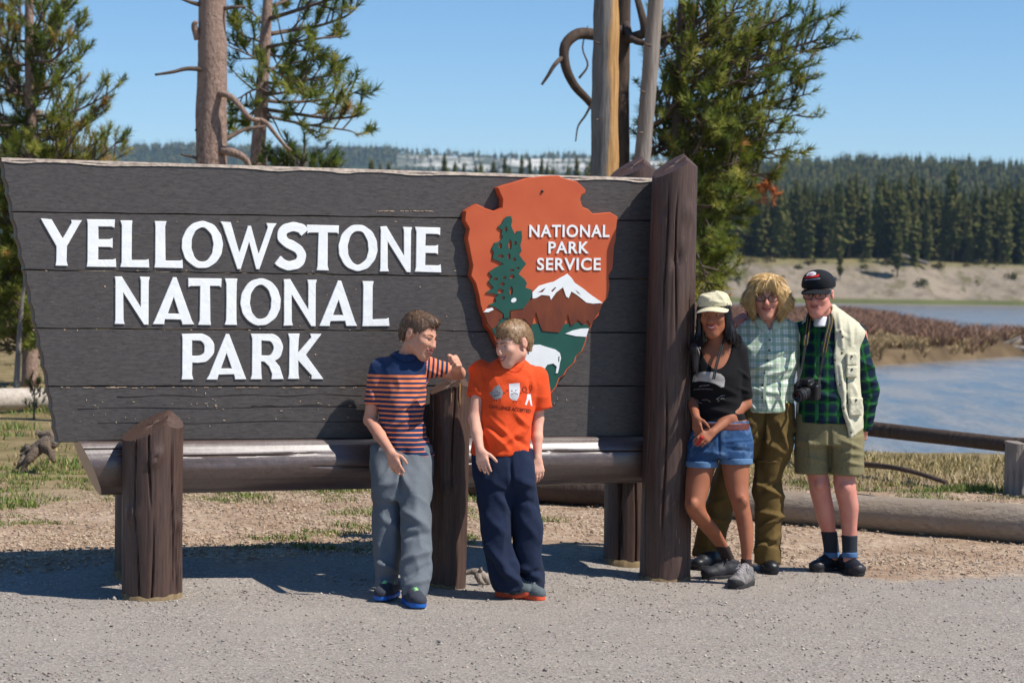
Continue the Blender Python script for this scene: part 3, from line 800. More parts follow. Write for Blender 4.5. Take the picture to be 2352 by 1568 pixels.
def post_mesh(c, r0, r1, zb, ztop, seed, slope=(0.5, 0.35), chamfer=0.9, n=180, m=80, knots=(), lean=(0, 0), cracks=16):
    """round post with an axe-cut slanted top, drying cracks and knots; c = centre on the ground (x, y)"""
    r = np.random.default_rng(seed)
    th = np.linspace(0, 2 * np.pi, n, endpoint=False)
    zs = np.linspace(zb, ztop, m)
    TH, Z = np.meshgrid(th, zs)
    u = (Z - zb) / (ztop - zb)
    R = r0 + (r1 - r0) * u
    P = np.stack([np.cos(TH).ravel() * .5 + seed, np.sin(TH).ravel() * .5, Z.ravel() * 0.6], 1)
    R = R * (1 + 0.055 * vnoise(P, 1.6, seed, 3).reshape(R.shape))
    P2 = np.stack([np.cos(TH).ravel() * 6, np.sin(TH).ravel() * 6, Z.ravel() * 1.2], 1)
    R = R * (1 + 0.016 * vnoise(P2, 1.5, seed + 5, 2).reshape(R.shape))
    for _ in range(cracks):
        a = r.random() * 6.283; z0 = zb + r.random() * (ztop - zb); L = 0.25 + 0.5 * r.random()
        da = (TH - a - 0.05 * np.sin(Z * 6 + a * 9) + np.pi) % (2 * np.pi) - np.pi
        R = R - 0.016 * np.exp(-(da / 0.034) ** 2) * np.clip(1.3 - 1.3 * ((Z - z0) / L) ** 2, 0, 1)
    for (a, z0, h, w) in knots:
        da = (TH - a + np.pi) % (2 * np.pi) - np.pi
        q = ((da * r0 / w) ** 2 + ((Z - z0) / (w * 1.2)) ** 2)
        R = R + h * np.exp(-q) - 0.8 * h * np.exp(-q * 7)
    X = np.cos(TH) * R; Y = np.sin(TH) * R
    def top(x, y): return ztop - 0.03 + np.minimum(slope[0] * (x - r1 * 0.5) + slope[1] * y, -chamfer * (x - r1 * 0.5) + 0.2 * y)
    zt = np.minimum(top(X, Y), ztop + 0.15)
    Zc = np.where(Z > zb + 0.02, zb + (zt - zb) * u, Z)
    lx = lean[0] * (Zc - zb); ly = lean[1] * (Zc - zb)
    V = np.stack([X + c[0] + lx, Y + c[1] + ly, Zc], -1).reshape(-1, 3)
    F = []
    for i in range(m - 1):
        a = i * n + np.arange(n); b = i * n + (np.arange(n) + 1) % n
        F.append(np.stack([a, b, b + n, a + n], 1))
    F = [tuple(q) for q in np.vstack(F)]
    # top in rings
    prev = (m - 1) * n + np.arange(n); VV = [V]; cnt = len(V)
    for k in (0.75, 0.5, 0.25):
        x = X[-1] * k; y = Y[-1] * k
        ring = np.stack([x + c[0] + lean[0] * (ztop - zb), y + c[1] + lean[1] * (ztop - zb), top(x, y) + 0.003 * r.random(n)], 1)
        VV.append(ring); idx = cnt + np.arange(n)
        F += [(prev[j], prev[(j + 1) % n], idx[(j + 1) % n], idx[j]) for j in range(n)]
        prev = idx; cnt += n
    VV.append(np.array([[c[0] + lean[0] * (ztop - zb), c[1] + lean[1] * (ztop - zb), float(top(np.array([0.0]), np.array([0.0]))[0])]]))
    F += [(prev[j], prev[(j + 1) % n], cnt) for j in range(n)]
    return np.vstack(VV), F

def log_mesh(p0, p1, r0, r1, seed, n=64, m=130, cracks=8, rough=0.05, end_bevel=(0.0, 0.0), flat=None, bend=0.0):
    r = np.random.default_rng(seed); p0 = np.asarray(p0, float); p1 = np.asarray(p1, float)
    d = p1 - p0; L = np.linalg.norm(d); d /= L; x, y = frame_for(d)       # x level, y up
    th = np.linspace(0, 2 * np.pi, n, endpoint=False); us = np.linspace(0, 1, m)
    TH, Uu = np.meshgrid(th, us)
    R = r0 + (r1 - r0) * Uu
    P = np.stack([np.cos(TH).ravel() * .5, np.sin(TH).ravel() * .5 + seed, Uu.ravel() * L * 0.7], 1)
    R = R * (1 + rough * vnoise(P, 1.8, seed, 3).reshape(R.shape))
    P2 = np.stack([np.cos(TH).ravel() * 6, np.sin(TH).ravel() * 6, Uu.ravel() * L], 1)
    R = R * (1 + rough * 0.25 * vnoise(P2, 1.5, seed + 3, 2).reshape(R.shape))
    for _ in range(cracks):
        a = r.random() * 6.283; u0 = r.random(); W = (0.3 + 0.8 * r.random()) / L
        da = (TH - a - 0.06 * np.sin(Uu * L * 3 + a * 9) + np.pi) % (2 * np.pi) - np.pi
        R = R - 0.085 * r0 * np.exp(-(da / 0.024) ** 2) * np.clip(1.3 - 1.3 * ((Uu - u0) / W) ** 2, 0, 1)
    ex = np.cos(TH) * R; ey = np.sin(TH) * R
    if flat is not None: ey = np.minimum(ey, flat * r0)
    off = Uu * L + (1 - Uu) ** 8 * (end_bevel[0] * ey / r0) + Uu ** 8 * (end_bevel[1] * ey / r0)
    V = p0 + off[..., None] * d + ex[..., None] * x + ey[..., None] * y + (bend * np.sin(np.pi * Uu))[..., None] * y
    V = V.reshape(-1, 3); F = []
    for i in range(m - 1):
        a = i * n + np.arange(n); b = i * n + (np.arange(n) + 1) % n
        F.append(np.stack([a, b, b + n, a + n], 1))
    F = [tuple(q) for q in np.vstack(F)]
    k = len(V); V = np.vstack([V, V[:n].mean(0)[None], V[-n:].mean(0)[None]])
    F += [((j + 1) % n, j, k) for j in range(n)] + [((m - 1) * n + j, (m - 1) * n + (j + 1) % n, k + 1) for j in range(n)]
    return V, F

TP = 0.172                                             # panel front behind the post row
def build_sign():
    base = sw(1.5, 0.0, 0.0); base[2] = gz1(base[0], base[1])
    sg = thing('entrance_sign', base, 'wide dark brown wooden sign with big white raised lettering between round posts', 'sign')
    # posts: centre in sign axes, radii, top height
    def post(s, t, r0, r1, ptop, seed, **kw):
        p = sw(s, t, 0); g = gz1(p[0], p[1])
        ztop = at(*ptop, p[1])[2]
        V, F = post_mesh(p[:2], r0, r1, g - 0.15, ztop, seed, **kw)
        o = obj('post', V, F, MAT_POST, sg, math.radians(35))
        # bare strip at the foot where the paint stops
        n = 48; th = np.linspace(0, 2 * np.pi, n, endpoint=False); ring = []
        for zz, rr in ((-0.03, 1.03), (0.018, 1.02), (0.02, 0.96)):
            for a in th:
                hz = 0.006 * math.sin(3 * a + seed) + 0.004 * math.sin(11 * a + seed) if zz > 0 else 0
                ring.append((p[0] + math.cos(a) * r0 * rr, p[1] + math.sin(a) * r0 * rr, g + zz + hz))
        FF = [(i * n + j, i * n + (j + 1) % n, (i + 1) * n + (j + 1) % n, (i + 1) * n + j) for i in range(2) for j in range(n)]
        obj('bare_foot', np.array(ring), FF, MAT_ENDGRAIN, o)
        return p, g
    a_cam = -math.pi / 2
    post(0.0, 0.0, 0.151, 0.151, (372, 946), 3, slope=(0.42, 0.30), chamfer=0.55, knots=[(a_cam + 0.25, 0.80, 0.022, 0.035), (a_cam - 0.6, 0.52, 0.02, 0.035), (a_cam + 1.25, 0.42, 0.02, 0.03), (a_cam - 0.5, 0.93, 0.012, 0.025)])
    s_mid = float(np.dot(np.array([at(1026, 1360, 12.15)[0], 12.15, 0]) - S0, SU))
    post(s_mid, 0.0, 0.105, 0.108, (1052, 860), 8, slope=(0.40, 0.30), chamfer=0.5, lean=(0.012, 0), knots=[(a_cam + 0.1, 0.58, 0.016, 0.03), (a_cam + 0.5, 1.02, 0.008, 0.02), (a_cam - 0.2, 0.9, 0.008, 0.02)])
    c_mid = sw(s_mid, 0, 0); st = MB()
    for px, y0, y1, w in ((1056, 872, 934, .0042), (1037, 884, 926, .003)):
        dx = at(px, 900, 12.06)[0] - c_mid[0] - .012
        st.tube([at(px + .4 * math.sin(i), y0 + (y1 - y0) * i / 8, c_mid[1] - math.sqrt(max(1e-4, .112 ** 2 - dx ** 2))) for i in range(9)], [w * (.4 + .6 * math.sin(math.pi * (i + .6) / 9)) for i in range(9)], 6)
    st.build('bare_streak', simple('bare_wood_streak', S(190, 150, 84), S(160, 122, 66), 30, .8), sg)
    s_tall = float(np.dot(np.array([at(1529, 1320, 12.62)[0], 12.62, 0]) - S0, SU))
    post(s_tall, 0.0, 0.140, 0.126, (1566, 350), 15, slope=(0.55, 0.30), chamfer=0.8, lean=(0.010, 0), cracks=18, knots=[(a_cam + 0.65, 2.06, 0.016, 0.035), (a_cam + 0.12, 1.83, -0.03, 0.03), (a_cam - 0.5, 2.13, -0.015, 0.02), (a_cam + 0.7, 1.45, 0.01, 0.02)])
    post(s_tall + 0.0, 0.50, 0.142, 0.128, (1468, 357), 21, slope=(0.5, 0.3), chamfer=0.8)
    post(0.06, 0.50, 0.15, 0.15, (330, 990), 27)
    # carrying log
    s_l = sp(200, 1060, 0.21)[0]
    z0 = sp(300, 1066, 0.21)[1]; z1 = sp(1400, 1052, 0.21)[1]
    V, F = log_mesh(sw(s_l, 0.21, z0), sw(s_tall + 0.02, 0.21, z1), 0.155, 0.140, 5, n=160, m=160, cracks=16, end_bevel=(-0.07, 0), flat=0.80)
    obj('carrying_log', V, F, MAT_LOG, sg, math.radians(40))
    # planks
    left_px = [(2, 366), (27, 487), (55, 620), (83, 754), (110, 887), (131, 1016)]
    right_y = [412, 507, 641, 764, 886, 1002]
    s_r = s_tall + 0.03
    rr = np.random.default_rng(4)
    for k in range(5):
        (ax, ay), (bx, by) = left_px[k], left_px[k + 1]
        sa, za = sp(ax, ay, TP); sb, zb = sp(bx, by, TP)
        # height at the right end (seam height at px 1480 carried on along the sign)
        s1, z1 = sp(1480, right_y[k], TP); s2, z2 = sp(1480, right_y[k + 1], TP)
        zra = za + (z1 - za) * (s_r - sa) / (s1 - sa); zrb = zb + (z2 - zb) * (s_r - sb) / (s2 - sb)
        gap = 0.0007
        za -= gap; zra -= gap; zb += gap; zrb += gap
        n = 96
        pts = []
        for i in range(n + 1):                         # top edge, left to right
            u = i / n; z = za + (zra - za) * u
            if k == 0: z += 0.006 * abs(math.sin(u * 34 + math.sin(u * 9))) - 0.004
            pts.append((sa + (s_r - sa) * u, z))
        for i in range(n + 1):
            u = 1 - i / n; pts.append((sb + (s_r - sb) * u, zrb * u + zb * (1 - u) + (0.0015 * math.sin(u * 60 + k) if k < 4 else 0)))
        q = 5
        for i in range(1, q * 4):                      # scalloped left edge
            u = i / (q * 4); w = 0.009 * abs(math.sin(u * math.pi * q * 0.6 + k)) - 0.003
            pts.append((sb + (sa - sb) * u + w, zb + (za - zb) * u))
        depth = 0.0015 * (k % 2) + 0.001 * rr.random()
        V, F = slab([pts], lambda a, b, w: sw(a, TP - w, b), depth, 0.008 if k else 0.008, back=-0.095)
        p = obj('plank', V, F, MAT_PLANK, sg, math.radians(30))
        if k == 0:                                      # hewn bevel along the top edge, its sun and sky highlight painted pale
            E = MB(); pr = []; N = 150
            for i in range(N + 1):
                u = i / N; s = sa + 0.004 + (s_r - sa - 0.004) * u; zt = za + (zra - za) * u + 0.004
                dz = 0.010 + 0.010 * (0.5 + 0.5 * math.sin(u * 41 + 2 * math.sin(u * 13))) ** 2 + 0.002 * rr.random()
                pr.append([sw(s, TP - 0.002 - 0.004, zt - dz), sw(s, TP + 0.008, zt + 0.004), sw(s, TP + 0.05, zt + 0.007 + 0.002 * rr.random()), sw(s, TP + 0.10, zt)])
            Vv = np.array(pr).reshape(-1, 3); Ff = [(i * 4 + j, (i + 1) * 4 + j, (i + 1) * 4 + j + 1, i * 4 + j + 1) for i in range(N) for j in range(3)]
            obj('sunlit_edge', Vv, Ff, MAT_PLANK_EDGE, p, False)
        if k == 4:                                      # drying cracks in the lowest plank
            for zz, x0, x1 in ((0.33, 0.1, 2.5), (0.6, 0.0, 2.6), (0.62, 0.9, 1.7), (0.82, 0.2, 1.5)):
                pt = [sw(x0 + (x1 - x0) * i / 40 + sa + 0.15, TP - depth - 0.0005, zb + (za - zb) * (zz + 0.015 * math.sin(i * 0.5 + zz * 20))) for i in range(41)]
                if 'crk' not in locals(): crk = MB()
                crk.tube(pt, [0.0008 + 0.0016 * abs(math.sin(i * 0.35 + zz * 9)) for i in range(41)], 4)
            crk.build('drying_crack', simple('crack_dark', S(46, 38, 36)), p)
    # flecks where the paint has come off the planks
    fl = MB(); rf = np.random.default_rng(12)
    def fleck(px, py, w, h): s_, z_ = sp(px, py, TP); fl.box(sw(s_, TP - .0035, z_), (w, .0007, h), np.stack([SU, SN, [0, 0, 1]], 1))
    for i in range(24): fleck(862 + 135 * rf.random(), 484 + 1.5 * rf.random(), .004 + .02 * rf.random() ** 2, .003)
    for i in range(60): fleck(130 + 1240 * rf.random(), 930 + 6 * rf.normal() + (30 if rf.random() < .4 else 0), .003 + .012 * rf.random() ** 2, .0025 + .002 * rf.random())
    for i in range(40): fleck(115 + 720 * rf.random(), 889.5 + .6 * rf.normal(), .01 + .04 * rf.random() ** 2, .0028)
    for i in range(26): fleck(60 + 1000 * rf.random(), rf.choice([508, 622, 757]) + 12 * (rf.random() - .5) * .2, .003 + .01 * rf.random(), .003)
    for i in range(30): fleck(120 + 1200 * rf.random(), 650 + 330 * rf.random(), .003 + .004 * rf.random(), .003 + .006 * rf.random())
    fl.build('paint_flecks', simple('bare_fleck', S(204, 184, 158), S(176, 140, 110), 40, .8), sg, False)['kind'] = 'stuff'
    # ---------------------------------------------- white letters
    GL = {}
    GL['E'] = (0.62, [[(0, 0), (.62, 0), (.61, .165), (.57, .137), (.235, .137), (.235, .43), (.49, .43), (.54, .405), (.54, .60), (.49, .575), (.235, .575), (.235, .865), (.53, .865), (.58, .84), (.585, 1), (0, 1), (.028, .9), (.028, .1)]])
    GL['L'] = (0.62, [[(0, 0), (.62, 0), (.61, .165), (.57, .14), (.232, .14), (.222, .9), (.245, 1), (0, 1), (.025, .9), (.025, .1)]])
    GL['I'] = (0.26, [[(0, 0), (.26, 0), (.235, .1), (.23, .5), (.235, .9), (.26, 1), (0, 1), (.025, .9), (.03, .5), (.025, .1)]])
    GL['T'] = (0.70, [[(.22, 0), (.48, 0), (.453, .1), (.447, .85), (.66, .85), (.695, .82), (.70, 1), (0, 1), (.005, .82), (.04, .85), (.253, .85), (.247, .1)]])
    GL['N'] = (0.70, [[(0, 0), (.19, 0), (.168, .08), (.165, .69), (.60, -.01), (.68, -.01), (.68, .92), (.70, 1), (.51, 1), (.537, .92), (.54, .34), (.13, 1), (0, 1), (.02, .92), (.02, .08)]])
    GL['A'] = (0.90, [[(0, 0), (.235, 0), (.24, .06), (.262, .112), (.622, .112), (.645, .05), (.65, 0), (.90, 0), (.85, .08), (.50, 1.0), (.43, 1.0), (.05, .08)], [(.312, .225), (.578, .225), (.45, .60)]])
    GL['Y'] = (0.87, [[(.315, 0), (.565, 0), (.54, .1), (.54, .42), (.83, .93), (.87, .985), (.65, .985), (.665, .93), (.465, .575), (.22, .98), (0, 1), (.045, .93), (.335, .42), (.34, .1)]])
    GL['W'] = (1.20, [[(.365, 0), (.425, 0), (.61, .60), (.77, 0), (.83, 0), (1.13, .9), (1.2, .985), (.99, .985), (1.02, .91), (.82, .32), (.645, .92), (.585, .92), (.405, .34), (.205, .99), (0, 1), (.05, .93)]])
    def arc(cx, cy, rx, ry, a0, a1, n): return [(cx + rx * math.cos(math.radians(a0 + (a1 - a0) * i / n)), cy + ry * math.sin(math.radians(a0 + (a1 - a0) * i / n))) for i in range(n + 1)]
    GL['O'] = (0.87, [arc(.435, .5, .435, .5, 0, 354, 58), arc(.435, .5, .245, .385, 0, 352, 44)])
    GL['P'] = (0.70, [[(0, 0), (.245, 0), (.218, .1), (.218, .375), (.36, .375)] + arc(.40, .69, .30, .31, -90, 90, 22) + [(0, 1), (.025, .9), (.025, .1)], [(.218, .51), (.36, .51)] + arc(.38, .69, .125, .18, -90, 90, 14) + [(.218, .87)]])
    GL['R'] = (0.72, [[(0, 0), (.24, 0), (.215, .1), (.215, .40), (.30, .40), (.40, .30), (.47, .12), (.46, 0), (.72, 0), (.675, .10), (.62, .28), (.52, .41)] + arc(.42, .70, .27, .30, -62, 90, 18) + [(0, 1), (.025, .9), (.025, .1)], [(.215, .52), (.36, .52)] + arc(.38, .695, .12, .175, -90, 90, 14) + [(.215, .87)]])
    GL['K'] = (0.78, [[(0, 0), (.24, 0), (.215, .1), (.215, .42), (.53, .08), (.52, 0), (.78, 0), (.71, .07), (.38, .54), (.66, .92), (.73, 1), (.49, 1), (.515, .93), (.215, .57), (.215, .9), (.24, 1), (0, 1), (.025, .9), (.025, .1)]])
    cl = spline([(.62, .80), (.53, .89), (.36, .915), (.19, .86), (.125, .73), (.20, .60), (.36, .515), (.50, .42), (.555, .28), (.49, .14), (.33, .085), (.17, .115), (.045, .205)], 5)
    tg = np.gradient(cl, axis=0); tg /= np.linalg.norm(tg, axis=1)[:, None]; nm = np.stack([-tg[:, 1], tg[:, 0]], 1)
    hw = np.full(len(cl), 0.088); hw[:3] *= 1.06; hw[-3:] *= 1.06
    GL['S'] = (0.66, [[tuple(p) for p in cl + nm * hw[:, None]] + [tuple(p) for p in (cl - nm * hw[:, None])[::-1]]])
    t = NT('letter_paint'); v = t.coord()
    t.color(t.ramp(t.noise(v, 12, 4), [(0.3, S(236, 237, 236)), (0.7, S(244, 245, 243))])); t.rough(0.5, 0.4)
    b = t.bump(t.noise(v, 11, 2, 0.5, 1.5), 0.22, 0.012); t.bump(t.noise(v, 120, 3), 0.12, 0.003, b)
    ML = t.m
    def grow(l, w, hole):
        a = sum(l[i][0] * l[(i + 1) % len(l)][1] - l[(i + 1) % len(l)][0] * l[i][1] for i in range(len(l)))
        l = np.array(l if (a > 0) != hole else l[::-1]); pv = np.roll(l, 1, 0); nx = np.roll(l, -1, 0)
        e1 = l - pv; e2 = nx - l
        n1 = np.stack([e1[:, 1], -e1[:, 0]], 1); n1 /= np.linalg.norm(n1, axis=1)[:, None] + 1e-12
        n2 = np.stack([e2[:, 1], -e2[:, 0]], 1); n2 /= np.linalg.norm(n2, axis=1)[:, None] + 1e-12
        nn = n1 + n2; nn /= np.linalg.norm(nn, axis=1)[:, None] + 1e-12
        return [tuple(p) for p in l + nn * w]
    rows = [("YELLOWSTONE", [(208, 415, 447, 683), (442, 590, 450, 688), (615, 760, 456, 690), (788, 930, 460, 693), (928, 1133, 460, 694), (1125, 1408, 464, 699), (1405, 1562, 466, 704), (1565, 1725, 479, 706), (1728, 1922, 478, 708), (1938, 2097, 487, 712), (2117, 2250, 490, 715)]),
            ("NATIONAL", [(585, 760, 742, 979), (780, 988, 746, 982), (960, 1128, 750, 984), (1148, 1208, 752, 985), (1228, 1428, 752, 986), (1446, 1612, 756, 988), (1630, 1820, 762, 989), (1848, 1984, 764, 990)]),
            ("PARK", [(926, 1090, 1034, 1262), (1055, 1255, 1034, 1261), (1280, 1446, 1034, 1262), (1470, 1648, 1033, 1260)])]
    for word, boxes in rows:
        for ch, (x0, x1, y0, y1) in zip(word, boxes):
            w, loops = GL[ch]
            P = lambda x, y: sp(x * 0.45011, 302.47 + y * 0.45011, TP)
            sa, _ = P(x0, (y0 + y1) / 2); sb, _ = P(x1, (y0 + y1) / 2)
            zt = (P(x0, y0)[1] + P(x1, y0)[1]) / 2; zb = (P(x0, y1)[1] + P(x1, y1)[1]) / 2
            H = zt - zb; W = (sb - sa) / w
            # small hand-cut irregularity
            lp = [[(sa + p[0] * W + 0.0012 * math.sin(p[1] * 31 + x0), zb + p[1] * H + 0.0012 * math.sin(p[0] * 27 + x1)) for p in l] for l in loops]
            lp = [grow(l, 0.003, i > 0) for i, l in enumerate(lp)]
            V, F = slab(lp, lambda a, b, ww: sw(a, TP - ww, b), 0.009, 0.004, back=0.0)
            obj('letter', V, F, ML, sg, math.radians(25))
    # ---------------------------------------------- arrowhead plaque
    Z3 = lambda x, y: sp(1.0 * (1700 + 0.63796 * x) * 0.604938, (600 + 0.63796 * y) * 0.604938, TP - 0.055)
    outline = [(296, 175), (345, 158), (410, 140), (480, 118), (560, 108), (620, 105), (660, 104), (700, 122), (770, 138), (800, 165), (825, 190), (822, 210), (800, 222), (792, 245), (800, 275), (808, 292), (840, 305), (865, 330), (920, 326), (970, 322), (1015, 350), (1008, 400), (1005, 480), (995, 520), (990, 580), (985, 660), (960, 700), (968, 750), (965, 780), (955, 830), (925, 865), (910, 900), (900, 940), (870, 970), (855, 1010), (835, 1040), (828, 1090), (805, 1150), (770, 1180), (762, 1215), (715, 1260), (700, 1290), (670, 1310), (652, 1360), (622, 1400), (600, 1425), (580, 1452), (556, 1472), (520, 1446), (480, 1400), (440, 1345), (400, 1300), (368, 1246), (330, 1190), (300, 1120), (275, 1075), (262, 1040), (228, 1000), (222, 950), (207, 920), (192, 870), (185, 820), (165, 745), (136, 700), (148, 640), (138, 590), (125, 520), (116, 480), (127, 420), (100, 370), (106, 315), (140, 292), (175, 273), (230, 300), (280, 315), (322, 293), (326, 245), (310, 210)]
    pl = [Z3(*p) for p in outline]
    MR = simple('plaque_rust_red', S(196, 92, 52), S(186, 82, 46), 6, 0.5, 0.4, 0.1, 30)
    V, F = slab([pl], lambda a, b, w: sw(a, TP - w, b), 0.055, 0.010, back=0.002)
    pq = obj('arrowhead_plaque', V, F, MR, sg, math.radians(28))
    MG = simple('plaque_green', S(28, 82, 70), S(22, 72, 62), 9, 0.5, 0.4)
    MW = simple('plaque_white', S(236, 238, 236), S(226, 230, 230), 20, 0.5, 0.4)
    MM = simple('plaque_mountain_brown', S(122, 62, 36), S(88, 42, 32), 14, 0.6, 0.3, 0.1, 60, (1, 1, 0.35))
    MK = simple('plaque_dark_edge', S(30, 26, 22))
    def piece(name, loops, mat, w0, w1, bev=0.002):
        lp = [[Z3(*p) for p in l] for l in loops]
        V, F = slab(lp, lambda a, b, w: sw(a, TP - w, b), w1, bev, back=w0)
        return obj(name, V, F, mat, pq, math.radians(30))
    E = lambda cx, cy, rx, ry, n=12, rot=0: [(cx + rx * math.cos(6.283 * i / n) * math.cos(rot) - ry * math.sin(6.283 * i / n) * math.sin(rot), cy + rx * math.cos(6.283 * i / n) * math.sin(rot) + ry * math.sin(6.283 * i / n) * math.cos(rot)) for i in range(n)]
    meadow = [(262, 1018), (292, 990), (320, 952), (370, 956), (450, 956), (495, 985), (560, 985), (700, 985), (800, 975), (848, 1008), (824, 1046), (816, 1092), (795, 1146), (760, 1176), (750, 1212), (706, 1254), (690, 1284), (660, 1304), (642, 1356), (612, 1394), (575, 1436), (556, 1450), (528, 1432), (490, 1388), (450, 1334), (408, 1288), (378, 1236), (342, 1180), (312, 1112), (288, 1068)]
    piece('meadow', [meadow], MG, 0.055, 0.059)
    tree = [(330, 952), (330, 928), (300, 902), (268, 884), (240, 875), (285, 855), (277, 832), (300, 815), (262, 806), (225, 800), (270, 772), (237, 735), (262, 706), (240, 680), (285, 650), (330, 632), (290, 610), (262, 600), (270, 562), (258, 540), (276, 505), (300, 500), (325, 472), (315, 455), (320, 430), (295, 410), (320, 390), (330, 365), (350, 348), (375, 346), (382, 375), (375, 402), (386, 430), (400, 455), (410, 435), (438, 433), (440, 480), (430, 520), (438, 555), (420, 570), (440, 600), (465, 630), (440, 660), (420, 690), (455, 720), (470, 745), (460, 770), (500, 785), (495, 828), (470, 868), (445, 897), (368, 908), (364, 952)]
    holes = [E(343, 424, 8, 15), E(310, 522, 9, 17), E(368, 515, 9, 30), E(400, 507, 7, 12), E(312, 585, 16, 10), E(362, 585, 8, 18), E(393, 604, 10, 9), E(282, 720, 12, 8), E(335, 712, 10, 8), E(322, 750, 13, 10), E(380, 668, 14, 7), E(380, 706, 15, 12), E(375, 790, 9, 26), E(310, 792, 18, 13), E(328, 832, 8, 9), E(414, 655, 9, 6)]
    piece('tree_emblem', [tree] + holes, MG, 0.055, 0.063)
    piece('hill_emblem', [[(214, 922), (270, 903), (325, 925), (322, 953), (300, 967), (290, 1000), (262, 1018), (236, 985)]], MM, 0.0592, 0.061)
    mount = [(370, 912), (440, 902), (470, 862), (500, 838), (550, 822), (605, 822), (670, 772), (700, 832), (725, 802), (760, 812), (800, 850), (918, 868), (898, 915), (868, 960), (848, 1000), (830, 965), (800, 992), (770, 960), (752, 985), (728, 1000), (712, 930), (690, 990), (660, 1038), (606, 1034), (558, 1028), (540, 980), (522, 915), (495, 1005), (450, 955), (440, 966), (370, 954)]
    piece('mountain_emblem', [mount], MM, 0.0592, 0.0635)
    snow = [(500, 836), (500, 800), (540, 760), (600, 742), (630, 735), (670, 710), (690, 700), (708, 688), (735, 715), (752, 742), (800, 775), (850, 815), (920, 862), (860, 867), (820, 860), (790, 835), (760, 812), (732, 795), (716, 834), (700, 824), (682, 770), (642, 800), (610, 845), (602, 820), (555, 815), (522, 834)]
    piece('snow_emblem', [snow, [(530, 802), (565, 780), (580, 772), (560, 798)], [(612, 790), (636, 768), (640, 772), (618, 800)], [(752, 782), (776, 800), (790, 815), (768, 802)]], MW, 0.0592, 0.0655)
    piece('snow_emblem', [[(211, 917), (225, 899), (262, 890), (272, 902), (238, 918)]], MW, 0.061, 0.0635)
    piece('snow_emblem', [E(389, 846, 18, 13, 14, -0.5)], MW, 0.063, 0.0655)
    piece('lake_emblem', [[(697, 1045), (740, 1026), (790, 1015), (838, 1013), (822, 1064), (760, 1060)]], MW, 0.059, 0.0625)
    bison = [(435, 1172), (445, 1140), (480, 1130), (500, 1112), (545, 1110), (590, 1125), (640, 1140), (665, 1160), (672, 1190), (665, 1215), (660, 1250), (652, 1280), (638, 1280), (645, 1240), (625, 1222), (590, 1230), (570, 1260), (555, 1282), (545, 1270), (535, 1245), (505, 1232), (470, 1225), (445, 1205)]
    piece('bison_emblem', [bison, [(470, 1150), (478, 1148), (480, 1165), (473, 1172)], [(655, 1182), (661, 1180), (660, 1210), (654, 1215)]], MW, 0.059, 0.064)
    ev = MB(); s, z = Z3(562, 198); ev.ell(sw(s, TP - 0.058, z), (0.008, 0.008, 0.008)); ev.build('screw_head', simple('dark_metal', S(50, 40, 36), None, 20, 0.4, 0.6), pq)
    # lettering on the plaque
    for txt, (x0, x1, y0, y1) in (("NATIONAL", (484, 960, 397, 472)), ("PARK", (598, 838, 497, 568)), ("SERVICE", (530, 908, 594, 668))):
        cu = bpy.data.curves.new('lettering', 'FONT'); cu.body = txt; cu.extrude = 0.02; cu.offset = 0.018; cu.space_character = 1.1; cu.resolution_u = 4
        to = bpy.data.objects.new('lettering', cu); COL.objects.link(to)
        dg = bpy.context.evaluated_depsgraph_get()
        me = bpy.data.meshes.new_from_object(to.evaluated_get(dg)); bpy.data.objects.remove(to)
        V = np.array([v.co[:] for v in me.vertices]); F = [tuple(p.vertices) for p in me.polygons]
        mn, mx = V.min(0), V.max(0)
        sa, zt = Z3(x0, y0); sb, zb = Z3(x1, y1); _, zt2 = Z3(x1, y0); _, zb2 = Z3(x0, y1)
        u = (V[:, 0] - mn[0]) / (mx[0] - mn[0]); q = (V[:, 1] - mn[1]) / (mx[1] - mn[1]); w = (V[:, 2] - mn[2]) / (mx[2] - mn[2])
        zlo = zb2 + (zb - zb2) * u; zhi = zt + (zt2 - zt) * u
        W = np.array([sw(sa + (sb - sa) * a, TP - 0.055 - 0.006 * c, lo + (hi - lo) * b) for a, b, c, lo, hi in zip(u, q, w, zlo, zhi)])
        par = list(range(len(V)))
        def find(i):
            while par[i] != i: par[i] = par[par[i]]; i = par[i]
            return i
        for f in F:
            for a in f[1:]: par[find(a)] = find(f[0])
        # join mesh islands that belong to one letter by position
        groups = {}
        for i in range(len(V)): groups.setdefault(find(i), []).append(i)
        merged = []
        for g in sorted(groups.values(), key=lambda g: V[g, 0].min()):
            a, b = V[g, 0].min(), V[g, 0].max()
            if merged and a < merged[-1][1] - 0.02 * (mx[0] - mn[0]): merged[-1][0].extend(g); merged[-1][1] = max(b, merged[-1][1])
            else: merged.append([list(g), b])
        for g, _ in merged:
            ix = {v: n for n, v in enumerate(g)}
            obj('letter', W[g], [tuple(ix[v] for v in f) for f in F if f[0] in ix], MW, pq, math.radians(30))
    return sg
SIGN = build_sign()

